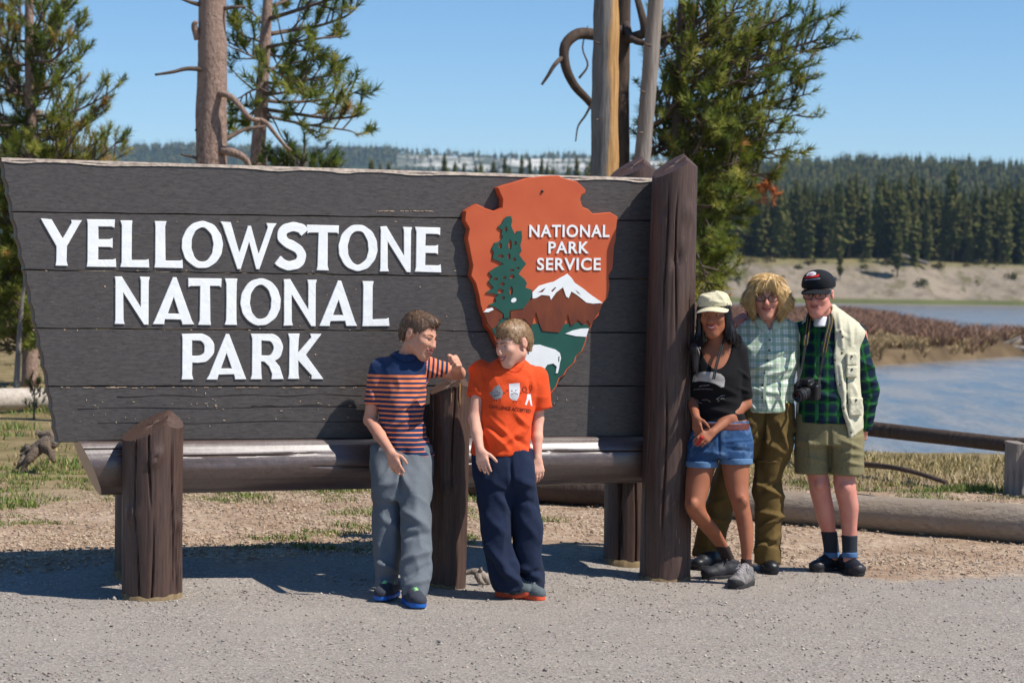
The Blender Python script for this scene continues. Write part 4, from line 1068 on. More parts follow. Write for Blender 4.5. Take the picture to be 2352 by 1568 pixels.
# ================================================================ TREES, LOGS, FENCE
MAT_NEEDLE = None
def pine_needle_mat():
    t = NT('pine_needles')
    t.color(t.ramp(t.attr('tone'), [(0, S(74, 92, 40)), (0.4, S(108, 120, 46)), (0.75, S(142, 142, 60)), (0.95, S(164, 150, 76)), (1, S(168, 122, 66))])); t.rough(0.6, 0.2)
    tr = t.n('ShaderNodeBsdfTranslucent'); ramp = t.b.inputs['Base Color'].links[0].from_socket; t.l(ramp, tr.inputs[0]); mx = t.n('ShaderNodeMixShader'); mx.inputs[0].default_value = .35; t.l(t.b.outputs[0], mx.inputs[1]); t.l(tr.outputs[0], mx.inputs[2]); t.l(mx.outputs[0], t.out.inputs[0])
    return t.m
MAT_NEEDLE = pine_needle_mat()
MAT_NEEDLE_RUST = tone_mat('rust_needles', [(0, S(150, 78, 40)), (1, S(186, 112, 62))])
def bark_mat(name, c1, c2, c3, sc=7, stretch=(3, 3, 0.8), bump=0.8):
    t = NT(name); v = t.coord(stretch)
    f = t.noise(v, sc, 6, 0.65); g = t.noise(t.coord((1, 1, 0.25)), 2.2, 4)
    t.color(t.mix(t.ramp(g, [(0.45, (0, 0, 0)), (0.65, (1, 1, 1))]), t.ramp(f, [(0.3, c1), (0.7, c2)]), c3)); t.rough(0.9, 0.15)
    t.bump(f, bump, 0.03); return t.m
MAT_PINEBARK = bark_mat('pine_bark', S(100, 80, 70), S(184, 156, 140), S(160, 134, 120), 11, (3, 3, 1.6), 1.0)
MAT_DARKBARK = bark_mat('dark_bark', S(62, 52, 46), S(96, 82, 72), S(84, 70, 62))
def snag_mat():
    t = NT('snag_wood'); v = t.coord((5, 5, 0.25)); f = t.noise(v, 8, 6, .65)
    sep = t.n('ShaderNodeSeparateXYZ'); t.l(t.tc.outputs['Object'], sep.inputs[0])
    e = t.math('ADD', t.math('SUBTRACT', sep.outputs[0], t.math('MULTIPLY', sep.outputs[2], .012)), t.math('MULTIPLY', t.math('SUBTRACT', t.noise(t.coord((1, 1, .3)), 3.0, 5), .5), .22))
    m = t.n('ShaderNodeMapRange'); t.l(e, m.inputs[0]); m.inputs[1].default_value, m.inputs[2].default_value = -.01, .03
    t.color(t.mix(m.outputs[0], t.ramp(f, [(.3, S(92, 88, 86)), (.7, S(142, 136, 130))]), t.ramp(f, [(.3, S(150, 108, 66)), (.7, S(200, 160, 108))]))); t.rough(.9, .15); t.bump(f, .6, .03); return t.m
MAT_SNAG = snag_mat()
MAT_GREYWOOD = bark_mat('grey_wood', S(112, 104, 98), S(160, 150, 140), S(140, 128, 116), 8, (4, 4, 0.4), 0.5)
MAT_BARELOG = bark_mat('weathered_log', S(126, 114, 102), S(172, 158, 142), S(150, 134, 116), 6, (1.0, 7, 7), 0.6)
MAT_TWIG = simple('twig_bark', S(118, 102, 92), S(82, 68, 60), 20, 0.9, 0.1)

def tufts(P, D, size, r, needles=34, tone=None):
    """bottle-brush needle tufts: positions P, twig directions D"""
    n = len(P)
    D = D / (np.linalg.norm(D, axis=1)[:, None] + 1e-9)
    up = np.where(np.abs(D[:, 2:3]) < 0.9, np.array([[0, 0, 1.0]]), np.array([[1.0, 0, 0]]))
    X = np.cross(up, D); X /= np.linalg.norm(X, axis=1)[:, None]; Y = np.cross(D, X)
    u = r.random((n, needles)); a = r.random((n, needles)) * 6.283
    L = size[:, None] * (0.42 + 0.30 * r.random((n, needles))); tw = size[:, None]
    root = P[:, None] + D[:, None] * ((u - .35) * tw * .75)[..., None]
    rad = np.cos(a)[..., None] * X[:, None] + np.sin(a)[..., None] * Y[:, None]
    nd = rad * (0.85 + 0.3 * r.random((n, needles)))[..., None] + D[:, None] * (0.25 + 0.7 * u)[..., None]
    nd /= np.linalg.norm(nd, axis=2)[..., None]
    sd = np.cross(nd, D[:, None]); sd /= np.linalg.norm(sd, axis=2)[..., None] + 1e-9
    w = size[:, None, None] * 0.034
    V = np.stack([root - sd * w, root + sd * w, root + nd * L[..., None]], 2).reshape(-1, 3)
    F = np.arange(len(V)).reshape(-1, 3)
    tn = r.random(n) if tone is None else tone
    T = np.repeat(np.clip(tn, 0, 1), needles * 3)
    return V, F, T

def limb_growth(limb, r, n_twigs, length, start=0.3, up=0.35, droop=0.0, spread=1.0):
    """twigs off one limb: gives twig polylines and tuft anchors (position, direction)"""
    limb = np.asarray(limb); seg = np.diff(limb, axis=0); cum = np.concatenate([[0], np.cumsum(np.linalg.norm(seg, axis=1))]); cum /= cum[-1]
    twigs = []; P = []; D = []
    for k in range(n_twigs):
        u = start + (1 - start) * (k + r.random()) / n_twigs
        p = np.array([np.interp(u, cum, limb[:, i]) for i in range(3)])
        q = np.array([np.interp(min(1, u + 0.05), cum, limb[:, i]) for i in range(3)]); fw = q - p; fw /= np.linalg.norm(fw) + 1e-9
        rv = r.normal(0, 1, 3); rv -= fw * np.dot(rv, fw); rv /= np.linalg.norm(rv) + 1e-9
        d = fw * 0.55 + rv * spread * 0.75 + np.array([0, 0, up]); d /= np.linalg.norm(d)
        L = length * (0.45 + 0.75 * r.random()) * (1.15 - 0.55 * u)
        tip = p + d * L + np.array([0, 0, up * 0.25 * L - droop * L]); mid = p + d * L * 0.5
        twigs.append(np.array([p, mid, tip]))
        for f in (0.55, 0.8, 1.0):
            if f < 1 and r.random() < (0.45 if f < .6 else .12): continue
            b = p + (tip - p) * f; dd = d + r.normal(0, 0.3, 3) + np.array([0, 0, 0.75])
            P.append(b); D.append(dd)
    P.append(limb[-1]); D.append(limb[-1] - limb[-2] + np.array([0, 0, 0.02]))
    return twigs, P, D

def pine(name, label, trunk, tr, limbs, seed, bark, needle=MAT_NEEDLE, n_twigs=7, length=0.7, tsize=0.2, up=0.35, start=0.3, group=None, dens=34, base=None, tone_shift=0.0):
    """limbs = [(polyline, radius, leafy?)]; the tree's trunk, each limb and the needle crown are its parts"""
    r = np.random.default_rng(seed)
    trunk = np.asarray(trunk, float)
    o = thing(name, base if base is not None else trunk[0], label, 'tree', group)
    if len(trunk) > 2: trunk_s = spline(trunk, 6); tr_s = np.interp(np.linspace(0, 1, len(trunk_s)), np.linspace(0, 1, len(tr)), tr)
    else: trunk_s, tr_s = trunk, np.array(tr)
    V, F = tube(trunk_s, tr_s, 18)
    V = V + (vnoise(V, 5.0, seed, 2) * 0.10 * np.mean(tr))[:, None] * np.sign(V - trunk_s.mean(0))
    obj('trunk', V, F, bark, o, True)
    AP = []; AD = []; tw = MB(); ntw = 0
    for (pl, rad, leafy) in limbs:
        pl = spline(pl, 4) if len(pl) > 2 else np.asarray(pl, float)
        V, F = tube(pl, np.linspace(rad, rad * (0.3 if leafy else 0.45), len(pl)), 7)
        obj('branch', V, F, bark if rad > 0.03 else MAT_TWIG, o, True)
        if leafy:
            t_, P, D = limb_growth(pl, r, leafy if leafy > 1 else n_twigs, length, start, up)
            for q in t_: tw.tube(q, [0.012, 0.009, 0.005], 4, False); ntw += 1
            AP += P; AD += D
    if AP:
        P = np.array(AP); D = np.array(AD)
        sz = tsize * 0.92 * (0.7 + 0.6 * r.random(len(P)))
        tone = np.clip(0.5 + 0.5 * vnoise(P, 0.9, seed, 2) + 0.18 * r.normal(0, 1, len(P)) + tone_shift, 0, 1)
        V, F, T = tufts(P, D, sz, r, dens, tone)
        obj('needle_crown', V, F, needle, o, False, {'tone': T})
        if ntw: tw.build('twigs', MAT_TWIG, o)['kind'] = 'stuff'
    return o

def px_limb(pts, d):
    return [at(x, y, d + dz) for x, y, dz in pts]

def build_trees():
    r = np.random.default_rng(31)
    g = lambda px, d: np.array([at(px, 600, d)[0], d, gz1(at(px, 600, d)[0], d) - 0.05])
    # --- thick bare trunk left of centre
    d = 24.0
    b = g(482, d)
    T = [b, at(486, 600, d), at(487, 380, d), at(487, 200, d), at(488, 0, d), at(489, -260, d), at(490, -500, d)]
    L = [(px_limb([(470, 160, -.1), (430, 158, -.15), (395, 166, -.2), (356, 172, -.2)], d), 0.028, 0),
         (px_limb([(465, 12, -.05), (440, 6, -.1), (412, -4, -.1)], d), 0.028, 0),
         (px_limb([(515, 20, -.05), (540, 17, -.1), (564, 16, -.1)], d), 0.024, 0),
         (px_limb([(505, 215, -.12), (530, 222, -.2), (552, 245, -.2), (575, 272, -.2), (606, 278, -.15), (626, 300, -.1), (650, 330, 0), (668, 346, .1)], d), 0.034, 0),
         (px_limb([(510, 345, -.1), (540, 352, -.15), (560, 362, -.15), (572, 382, -.1), (572, 410, -.05)], d), 0.05, 0),
         (px_limb([(455, 90, -.05), (446, 60, -.1), (452, 50, -.12)], d), 0.045, 0),
         (px_limb([(465, 300, -.05), (448, 299, -.08)], d), 0.03, 0), (px_limb([(460, 366, -.05), (440, 360, -.1), (415, 355, -.1)], d), 0.02, 0),
         (px_limb([(515, 322, .1), (560, 298, .3), (610, 290, .5)], d), 0.03, 0)]
    pine('pine_tree', 'thick bare pink-brown pine trunk with dead branch stubs behind the sign', T, [0.20, 0.185, 0.165, 0.155, 0.145, 0.13, 0.10], L, 41, MAT_PINEBARK)
    # --- slender pine just right of it, foliage to the right
    d = 26.5; b = g(585, d)
    T = [b, at(588, 600, d), at(590, 385, d), at(600, 250, d), at(607, 120, d), at(616, -10, d), at(628, -220, d)]
    L = []
    def lf(pts, rad=0.02, n=7): L.append((px_limb(pts, d), rad, n))
    lf([(603, 230, 0), (650, 235, .2), (720, 232, .3), (790, 222, .2), (825, 208, .1)], .025, 9)
    lf([(600, 250, 0), (680, 262, -.3), (760, 272, -.4), (815, 268, -.4), (836, 262, -.4)], .025, 10)
    lf([(602, 265, 0), (680, 282, .5), (740, 292, .6), (800, 300, .6), (822, 310, .6)], .02, 8)
    lf([(604, 190, 0), (660, 192, -.5), (720, 180, -.6), (775, 172, -.6)], .022, 9)
    lf([(606, 165, 0), (650, 150, .5), (700, 140, .8), (742, 132, .8)], .022, 8)
    lf([(609, 110, 0), (660, 100, -.4), (720, 90, -.7), (785, 85, -.7)], .025, 9)
    lf([(611, 80, 0), (670, 70, .3), (730, 60, .4), (790, 40, .4), (820, 18, .4)], .028, 11)
    lf([(613, 45, 0), (670, 28, -.3), (740, 5, -.5), (810, -15, -.5), (880, -25, -.5)], .028, 11)
    lf([(615, 20, 0), (660, 0, .5), (720, -30, .7), (780, -60, .7)], .025, 8)
    lf([(604, 200, 0), (575, 210, -.3), (550, 225, -.4), (532, 232, -.4)], .015, 6)
    lf([(606, 140, 0), (580, 130, -.3), (556, 118, -.4), (540, 96, -.4)], .015, 6)
    lf([(608, 100, 0), (580, 90, .4), (552, 80, .6), (534, 62, .6)], .015, 6)
    lf([(601, 240, 0), (575, 262, .5), (552, 286, .6), (540, 305, .6)], .015, 6)
    lf([(605, 150, 0), (640, 170, .6), (690, 200, .8)], .02, 8)
    lf([(603, 215, 0), (640, 215, -.8), (700, 205, -1.0), (750, 198, -1.0)], .02, 8)
    lf([(608, 115, 0), (640, 130, .9), (700, 115, 1.2)], .02, 8)
    lf([(612, 70, 0), (590, 40, .3), (560, 20, .3), (545, 40, .3)], .015, 5)
    L.append((px_limb([(601, 245, -.05), (625, 270, -.1), (645, 310, -.1), (665, 340, 0)], d), .012, 0))
    pine('pine_tree', 'slender pine with foliage reaching right, beside the thick bare trunk', T, [0.11, 0.10, 0.085, 0.075, 0.065, 0.055, 0.03], L, 42, MAT_PINEBARK, length=0.40, tsize=0.21, up=0.35, start=0.28, dens=44)
    # --- low bushy pine top right over the sign edge
    d = 25.5; b = g(690, d)
    T = [b, at(692, 520, d), at(694, 420, d), at(697, 352, d)]
    L = []
    for (x, y) in ((606, 372), (622, 352), (650, 358), (668, 340), (700, 338), (730, 352), (760, 366), (784, 380), (640, 385), (740, 388), (690, 365), (775, 400), (610, 398)):
        dz = r.normal(0, .35); L.append((px_limb([(694, 430 + 20 * r.random(), 0), ((694 + x) / 2, (440 + y) / 2 + 8, dz * .6), (x, y, dz)], d), .014, 6))
    pine('pine_tree', 'low dark young pine whose top shows over the sign beside the bare trunk', T, [0.06, 0.05, 0.04, 0.02], L, 43, MAT_DARKBARK, length=0.3, tsize=0.14, up=0.3, start=0.3, tone_shift=-0.2)
    # --- dense pine at the left edge
    d = 30.0; b = g(70, d)
    T = [b, at(70, 700, d), at(70, 500, d), at(70, 300, d), at(68, 100, d), at(66, -200, d), at(64, -420, d)]
    L = []
    tips = [(180, 62), (150, 20), (185, 120), (262, 205), (235, 240), (210, 265), (275, 320), (285, 355), (255, 370), (180, 300), (150, 250), (130, 190), (165, 100), (195, 345), (140, 60), (120, 110), (215, 330), (160, 210), (240, 345),
            (-40, 40), (-60, 120), (-80, 200), (-70, 280), (-90, 360), (-30, 160), (-20, 240), (0, 90), (10, 180), (20, 300), (0, 360), (-60, 420), (120, 160), (100, 30), (40, 10), (60, 120), (110, 290), (90, 220), (40, 240), (130, 340), (60, 340), (165, 395), (110, 380)]
    for (x, y) in tips:
        y0 = y + 25 + 60 * r.random() * (abs(x - 70) / 120 + .3); dz = r.normal(0, .8)
        L.append((px_limb([(70, y0, 0), (70 + (x - 70) * .45, y0 + (y - y0) * .25 + 10, dz * .6), (70 + (x - 70) * .8, y0 + (y - y0) * .65 + 4, dz), (x, y, dz)], d), .022, 9))
    for k in range(60):
        y = 400 + 400 * r.random(); x = 60 + (r.random() - 0.6) * 230; dz = r.normal(0, .7)
        L.append((px_limb([(70, y + 30, 0), (70 + (x - 70) * .5, y + 20, dz * .6), (x, y, dz)], d), .018, 8))
    L.append((px_limb([(70, 285, -.1), (20, 288, -.5), (-10, 287, -.7)], d), .014, 0)); L.append((px_limb([(68, 300, -.1), (110, 300, -.5), (150, 305, -.6)], d), .012, 0))
    pine('pine_tree', 'dense bright green pine filling the left edge behind the sign', T, [0.11, 0.10, 0.09, 0.075, 0.06, 0.045, 0.02], L, 44, MAT_PINEBARK, length=0.45, tsize=0.2, up=0.5, start=0.2, dens=36)
    # --- dark spruce-like pine further behind at the left
    d = 36.0; b = g(-30, d)
    T = [b, at(-30, 700, d), at(-30, 300, d), at(-30, 0, d), at(-30, -200, d)]
    L = []
    for k in range(46):
        y = -80 + 880 * r.random() ** 0.9; a = r.random() * 6.283; ln = (0.6 + 0.9 * r.random()) * (0.5 + y / 900)
        p0 = at(-30, y, d); p1 = p0 + np.array([math.cos(a) * ln, math.sin(a) * ln, -0.05 * ln]); L.append(([p0, (p0 + p1) / 2 + np.array([0, 0, .05]), p1], .02, 9))
    pine('pine_tree', 'darker pine behind the bright green pine at the left edge', T, [0.14, 0.13, 0.1, 0.06, 0.03], L, 45, MAT_DARKBARK, length=0.5, tsize=0.2, up=0.3, start=0.15, tone_shift=-0.25)
    # --- dead grey sapling
    d = 29.0; b = g(38, d)
    T = [b, at(44, 780, d), at(50, 700, d), at(58, 640, d)]
    L = [(px_limb([(47, 745, 0), (62, 720, -.1), (80, 735, -.1)], d), .01, 0), (px_limb([(50, 705, 0), (30, 690, -.1), (18, 700, -.1)], d), .01, 0), (px_limb([(46, 760, 0), (30, 748, 0), (10, 752, 0)], d), .008, 0)]
    pine('dead_sapling', 'thin dead grey sapling leaning under the dense pine at the left', T, [0.04, 0.035, 0.028, 0.015], L, 46, MAT_GREYWOOD)
    # --- the two snags behind the arrowhead
    d = 22.5; b = g(1384, d)
    T = [b, at(1386, 600, d), at(1388, 400, d), at(1390, 200, d), at(1393, 0, d), at(1397, -300, d)]
    L = [(px_limb([(1375, 275, -.1), (1368, 274, -.16)], d), .012, 0), (px_limb([(1378, 100, -.1), (1366, 96, -.16)], d), .012, 0)]
    pine('tree_snag', 'thick barkless grey and ochre snag behind the arrowhead', T, [0.155, 0.15, 0.138, 0.13, 0.122, 0.11], L, 47, MAT_SNAG)
    d = 22.9; b = g(1462, d)
    T = [b, at(1468, 500, d), at(1475, 380, d), at(1486, 250, d), at(1498, 100, d), at(1508, -20, d), at(1528, -260, d)]
    L = [(px_limb([(1495, 105, -.08), (1480, 100, -.14)], d), .012, 0), (px_limb([(1480, 212, -.08), (1470, 208, -.14)], d), .012, 0), (px_limb([(1476, 305, -.08), (1466, 304, -.12)], d), .01, 0)]
    pine('tree_snag', 'thinner leaning grey snag right of the ochre snag', T, [0.095, 0.088, 0.082, 0.08, 0.078, 0.075, 0.07], L, 48, MAT_GREYWOOD)
    # --- big pine behind the tall post, with dead crooked limb to the left
    d = 26.0; b = g(1432, d)
    T = [b, at(1424, 600, d), at(1424, 380, d), at(1425, 200, d), at(1430, 60, d), at(1440, -150, d), at(1450, -400, d)]
    L = [(px_limb([(1432, 70, 0), (1380, 80, -.3), (1330, 78, -.5), (1298, 105, -.6), (1298, 150, -.6), (1318, 195, -.5), (1350, 230, -.3), (1375, 262, -.1), (1400, 290, 0)], d), .075, 0),
         (px_limb([(1300, 125, -.6), (1275, 148, -.7), (1258, 175, -.7), (1244, 195, -.7)], d), .03, 0),
         (px_limb([(1360, 235, -.3), (1345, 265, -.3), (1328, 290, -.3), (1322, 325, -.3)], d), .016, 0),
         (px_limb([(1330, 180, -.4), (1350, 150, -.4), (1338, 110, -.4), (1350, 60, -.3)], d), .014, 0),
         (px_limb([(1434, 90, 0), (1460, 85, -.2), (1480, 70, -.3), (1470, 20, -.3), (1455, -30, -.2)], d), .07, 0),
         (px_limb([(1436, 50, 0), (1452, 90, -.3), (1490, 98, -.4), (1540, 80, -.4)], d), .05, 0)]
    pts = [(1915, 82, .2), (1890, 40, .3), (1870, 110, 0), (1820, 30, -.4), (1842, 150, .3), (1850, 180, .2), (1838, 262, .1), (1800, 300, -.2), (1810, 340, .3), (1780, 230, .5), (1765, 150, -.6), (1740, 60, .6), (1700, 10, -.5), (1660, 60, .8), (1620, 20, -.7), (1580, 70, .7), (1560, 140, -.8), (1600, 190, .9), (1650, 150, -.9), (1690, 200, .7), (1720, 270, -.6), (1680, 300, .9), (1640, 260, -.8), (1590, 270, .8), (1555, 230, -.5), (1545, 300, .6), (1600, 340, -.7), (1650, 360, .8), (1700, 370, -.5), (1750, 360, .5), (1780, 395, 0), (1740, 430, .5), (1700, 450, -.5), (1660, 430, .7), (1620, 420, -.6), (1600, 470, .5), (1650, 490, -.4), (1690, 480, .3), (1630, 520, .3), (1560, 360, .6), (1530, 180, .4), (1540, 60, .5), (1880, 90, -.2), (1790, 90, .4), (1860, 215, 0), (1700, 110, .3), (1600, 600, .3), (1625, 640, -.2), (1640, 660, .2), (1610, 560, -.3), (1590, 660, .3), (1645, 590, .1), (1510, 260, .6), (1520, 340, .5), (1730, 320, .9)]
    for (x, y, dz) in pts:
        sx, sy = 1545 + 30 * r.random(), min(640, y * 0.75 + 90 + 30 * r.random())
        if x < 1560: sx = 1500
        L.append((px_limb([(sx, sy, dz * .3), (sx + (x - sx) * .4, sy + (y - sy) * .35 + 6, dz * .7), (sx + (x - sx) * .75, sy + (y - sy) * .7 + 4, dz), (x, y, dz)], d), .022, 13))
    big = pine('pine_tree', 'large bushy pine with a crooked dark dead limb, behind the tall post', T, [0.13, 0.125, 0.11, 0.10, 0.09, 0.07, 0.03], L, 49, MAT_DARKBARK, length=0.48, tsize=0.20, up=0.4, start=0.15, dens=34, tone_shift=0.0)
    q = np.random.default_rng(5); P = np.array([at(1770 + 14 * q.normal(), 440 + 14 * q.normal(), d + .1 * q.normal()) for _ in range(14)]); V, F, T = tufts(P, q.normal(0, 1, (14, 3)) + [0, 0, .5], np.full(14, .15), q, 26)
    obj('dead_needle_spray', V, F, MAT_NEEDLE_RUST, big, False, {'tone': T})
    d = 25.6; b = g(1548, d)
    T = [b, at(1552, 640, d), at(1556, 400, d), at(1560, 200, d), at(1566, 20, d), at(1570, -160, d)]
    L = [(px_limb([(1558, 430, 0), (1600, 470, -.3), (1640, 540, -.3)], d), .02, 9), (px_limb([(1558, 520, 0), (1600, 580, -.3), (1625, 660, -.3)], d), .02, 10), (px_limb([(1556, 560, 0), (1590, 620, .3), (1612, 690, .3)], d), .02, 9), (px_limb([(1560, 300, 0), (1640, 330, .2), (1720, 340, .4)], d), .02, 8), (px_limb([(1562, 150, 0), (1640, 120, .3), (1740, 80, .4)], d), .02, 8), (px_limb([(1563, 80, 0), (1620, 40, -.3), (1680, -30, -.4)], d), .02, 8)]
    pine('pine_tree', 'second pine in the clump, half hidden right behind the tall post', T, [0.09, 0.085, 0.075, 0.06, 0.045, 0.02], L, 50, MAT_DARKBARK, length=0.5, tsize=0.19, up=0.1, start=0.15)
    # young seedling pine by the pale log at the left
    b = ground_at(78, 962)
    T = [b, b + [0.0, 0, 0.18], b + [0.01, 0, 0.42]]
    L = []
    for k in range(12):
        z = 0.06 + 0.3 * r.random(); a = r.random() * 6.283; ln = 0.16 * (1 - z / 0.55)
        L.append(([b + [0, 0, z], b + np.array([math.cos(a) * ln, math.sin(a) * ln, z + 0.1])], .004, 2))
    pine('pine_seedling', 'knee high green pine seedling in front of the pale log at the left', T, [0.012, 0.009, 0.004], L, 52, MAT_TWIG, length=0.07, tsize=0.07, up=0.6, dens=26)
build_trees()

def build_logs():
    def lying(label, a, b, r0, r1, seed, mat=MAT_BARELOG, **kw):
        a = np.asarray(a, float); b = np.asarray(b, float)
        V, F = log_mesh(a, b, r0, r1, seed, n=40, m=120, **kw)
        o = obj('log', V, F, mat, None, math.radians(40), base=(a + b) / 2 - np.array([0, 0, r0])); tag(o, label, 'log'); return o
    def G(px, d, up): x = at(px, 700, d)[0]; return np.array([x, d, gz1(x, d) + up])
    lying('long weathered barrier log lying behind the three people at the right', G(1490, 15.75, .09), G(2520, 14.35, .12), .105, .128, 61, cracks=10)
    lying('dark shaded barrier log seen under the sign, left of its right back post', G(1010, 16.5, .10), G(1465, 15.9, .10), .11, .105, 62, MAT_DARKBARK, cracks=8)  # dark bark colour carries the shade behind the sign
    lying('pale debarked log lying in the grass at the left edge', at(-60, 918, 25.5), at(112, 914, 26.4), .13, .12, 63, simple('pale_log_wood', S(196, 186, 174), S(160, 148, 134), 5, 0.85, 0.1, 0.4, 30, (1, 6, 6)), cracks=6)
    # fence of a rail on posts by the river
    p0 = G(1900, 19.3, 0); f = thing('rail_fence', p0, 'low fence of round rail and stout post by the river at the right', 'fence')
    d0, d1 = 19.2, 17.3
    V, F = log_mesh(at(1890, 972, d0), at(2318, 1021, d1 + .1), .062, .058, 64, n=32, m=90, cracks=5); obj('rail', V, F, MAT_DARKBARK, f, math.radians(40))
    V, F = log_mesh(at(2318, 1021, d1 + .12), at(2700, 1040, 16.2), .058, .058, 65, n=32, m=60, cracks=5); obj('rail', V, F, MAT_DARKBARK, f, math.radians(40))
    for px, d, top, rr, sd in ((2338, d1, 1003, .098, 66), (1860, 19.5, 950, .09, 67)):
        x = at(px, 1000, d)[0]; zb = gz1(x, d); V, F = post_mesh((x, d), rr, rr * .97, zb - .1, at(px, top, d)[2], sd, slope=(0.02, 0.02), chamfer=0.02, n=40, m=50); obj('post', V, F, MAT_GREYWOOD, f, math.radians(35))
    lying('thin crooked fallen branch in the grass under the rail fence', at(1975, 1066, 17.4), at(2175, 1108, 16.6), .022, .016, 68, MAT_DARKBARK, rough=0.25, cracks=2, bend=0.03)
    # driftwood root at the left
    g = ground_at(95, 1085); d = g[1]
    m = MB()
    for pts, rr in (([(132, 1010, 0), (105, 1020, 0), (75, 1035, 0), (50, 1045, 0)], [.045, .06, .045, .015]), ([(90, 1030, -.05), (70, 1050, -.1), (55, 1070, -.12), (45, 1092, -.12)], [.045, .034, .022, .01]),
                    ([(105, 1020, -.05), (115, 1040, -.12), (124, 1062, -.12)], [.05, .03, .012]), ([(120, 1005, 0), (95, 998, .05), (85, 985, .08)], [.045, .03, .01]), ([(128, 1000, .1), (150, 985, .15), (168, 990, .2)], [.05, .04, .02]), ([(60, 1048, 0), (48, 1062, -.05), (40, 1075, -.05)], [.03, .02, .008]), ([(80, 1035, 0), (62, 1028, .05), (48, 1036, .1)], [.04, .026, .01])):
        P = spline(px_limb(pts, d), 5); m.tube(P, np.interp(np.linspace(0, 1, len(P)), np.linspace(0, 1, len(rr)), rr), 12)
    V = np.vstack(m.V); V = V + (0.03 * vnoise(V, 14, 5, 3))[:, None] * np.array([1, .6, 1])
    o = obj('driftwood_root', V, m.F, bark_mat('root_wood', S(92, 78, 66), S(150, 134, 118), S(112, 96, 82), 12, (3, 3, 3), 1.0), None, True, base=g); tag(o, 'gnarled grey driftwood root lying left of the sign', 'driftwood')
    # small gnarled stick between the middle post and the orange-shirted boy
    g = ground_at(1100, 1342); d = g[1]; m = MB()
    for pts, rr in (([(1068, 1315, 0), (1085, 1312, 0), (1102, 1318, 0), (1118, 1330, 0), (1126, 1340, 0)], [.012, .018, .024, .022, .008]), ([(1100, 1318, 0), (1104, 1308, -.02), (1106, 1302, -.02)], [.016, .01, .003]), ([(1096, 1318, 0), (1102, 1330, -.04), (1112, 1342, -.05)], [.02, .018, .008])):
        P = spline(px_limb(pts, d), 5); m.tube(P, np.interp(np.linspace(0, 1, len(P)), np.linspace(0, 1, len(rr)), rr), 10)
    V = np.vstack(m.V); V = V + (0.006 * vnoise(V, 30, 6, 2))[:, None]
    o = obj('gnarled_stick', V, m.F, MAT_GREYWOOD, None, True, base=g); tag(o, 'small gnarled piece of driftwood on the gravel right of the middle post', 'driftwood')
    # fallen silver log on the far slope and snag wood on the river bar
    d = 497; o = lying('fallen silver trunk lying on the far sandy slope', at(2068, 587, 509), at(2132, 606, 503), .55, .4, 69, MAT_GREYWOOD, cracks=2)
    g = at(2262, 790, 108); m = MB()
    for pts, rr in (([(2240, 792, 0), (2290, 796, 0), (2350, 788, 0)], [.15, .22, .25]), ([(2248, 796, 0), (2243, 770, 0), (2240, 752, 0)], [.14, .12, .05]), ([(2262, 790, 0), (2268, 770, 0), (2270, 750, 0)], [.1, .08, .05]), ([(2230, 792, 0), (2246, 782, 0), (2262, 788, 0)], [.05, .1, .08]), ([(2300, 794, -1), (2330, 780, -1), (2345, 772, -1)], [.12, .08, .04]), ([(2320, 798, -1), (2356, 800, -1)], [.16, .1])):
        P = spline(px_limb(pts, 108), 4); m.tube(P, np.interp(np.linspace(0, 1, len(P)), np.linspace(0, 1, len(rr)), rr), 8)
    o = m.build('driftwood_pile', MAT_GREYWOOD, None, True, base=g); tag(o, 'jumble of stranded grey driftwood on the far river bar, near the right edge', 'driftwood')
    # dirt clod ridge beside the barrier log
    r = np.random.default_rng(71); n = 120
    c = [ground_at(2085 + 260 * u, 1188 + 20 * u + 8 * r.random()) for u in r.random(n)]
    s = 0.012 + 0.03 * r.random(n) ** 2; V, F = ico()
    P = np.array(c) + np.array([0, 0, 0.01]); o = scatter('clods', V, F, P, np.stack([s * 1.5, s, s * .8], 1), r, tone_mat('clod_earth', [(0, S(82, 64, 52)), (1, S(128, 104, 84))]), .3, .3); tag(o, kind='stuff')
build_logs()

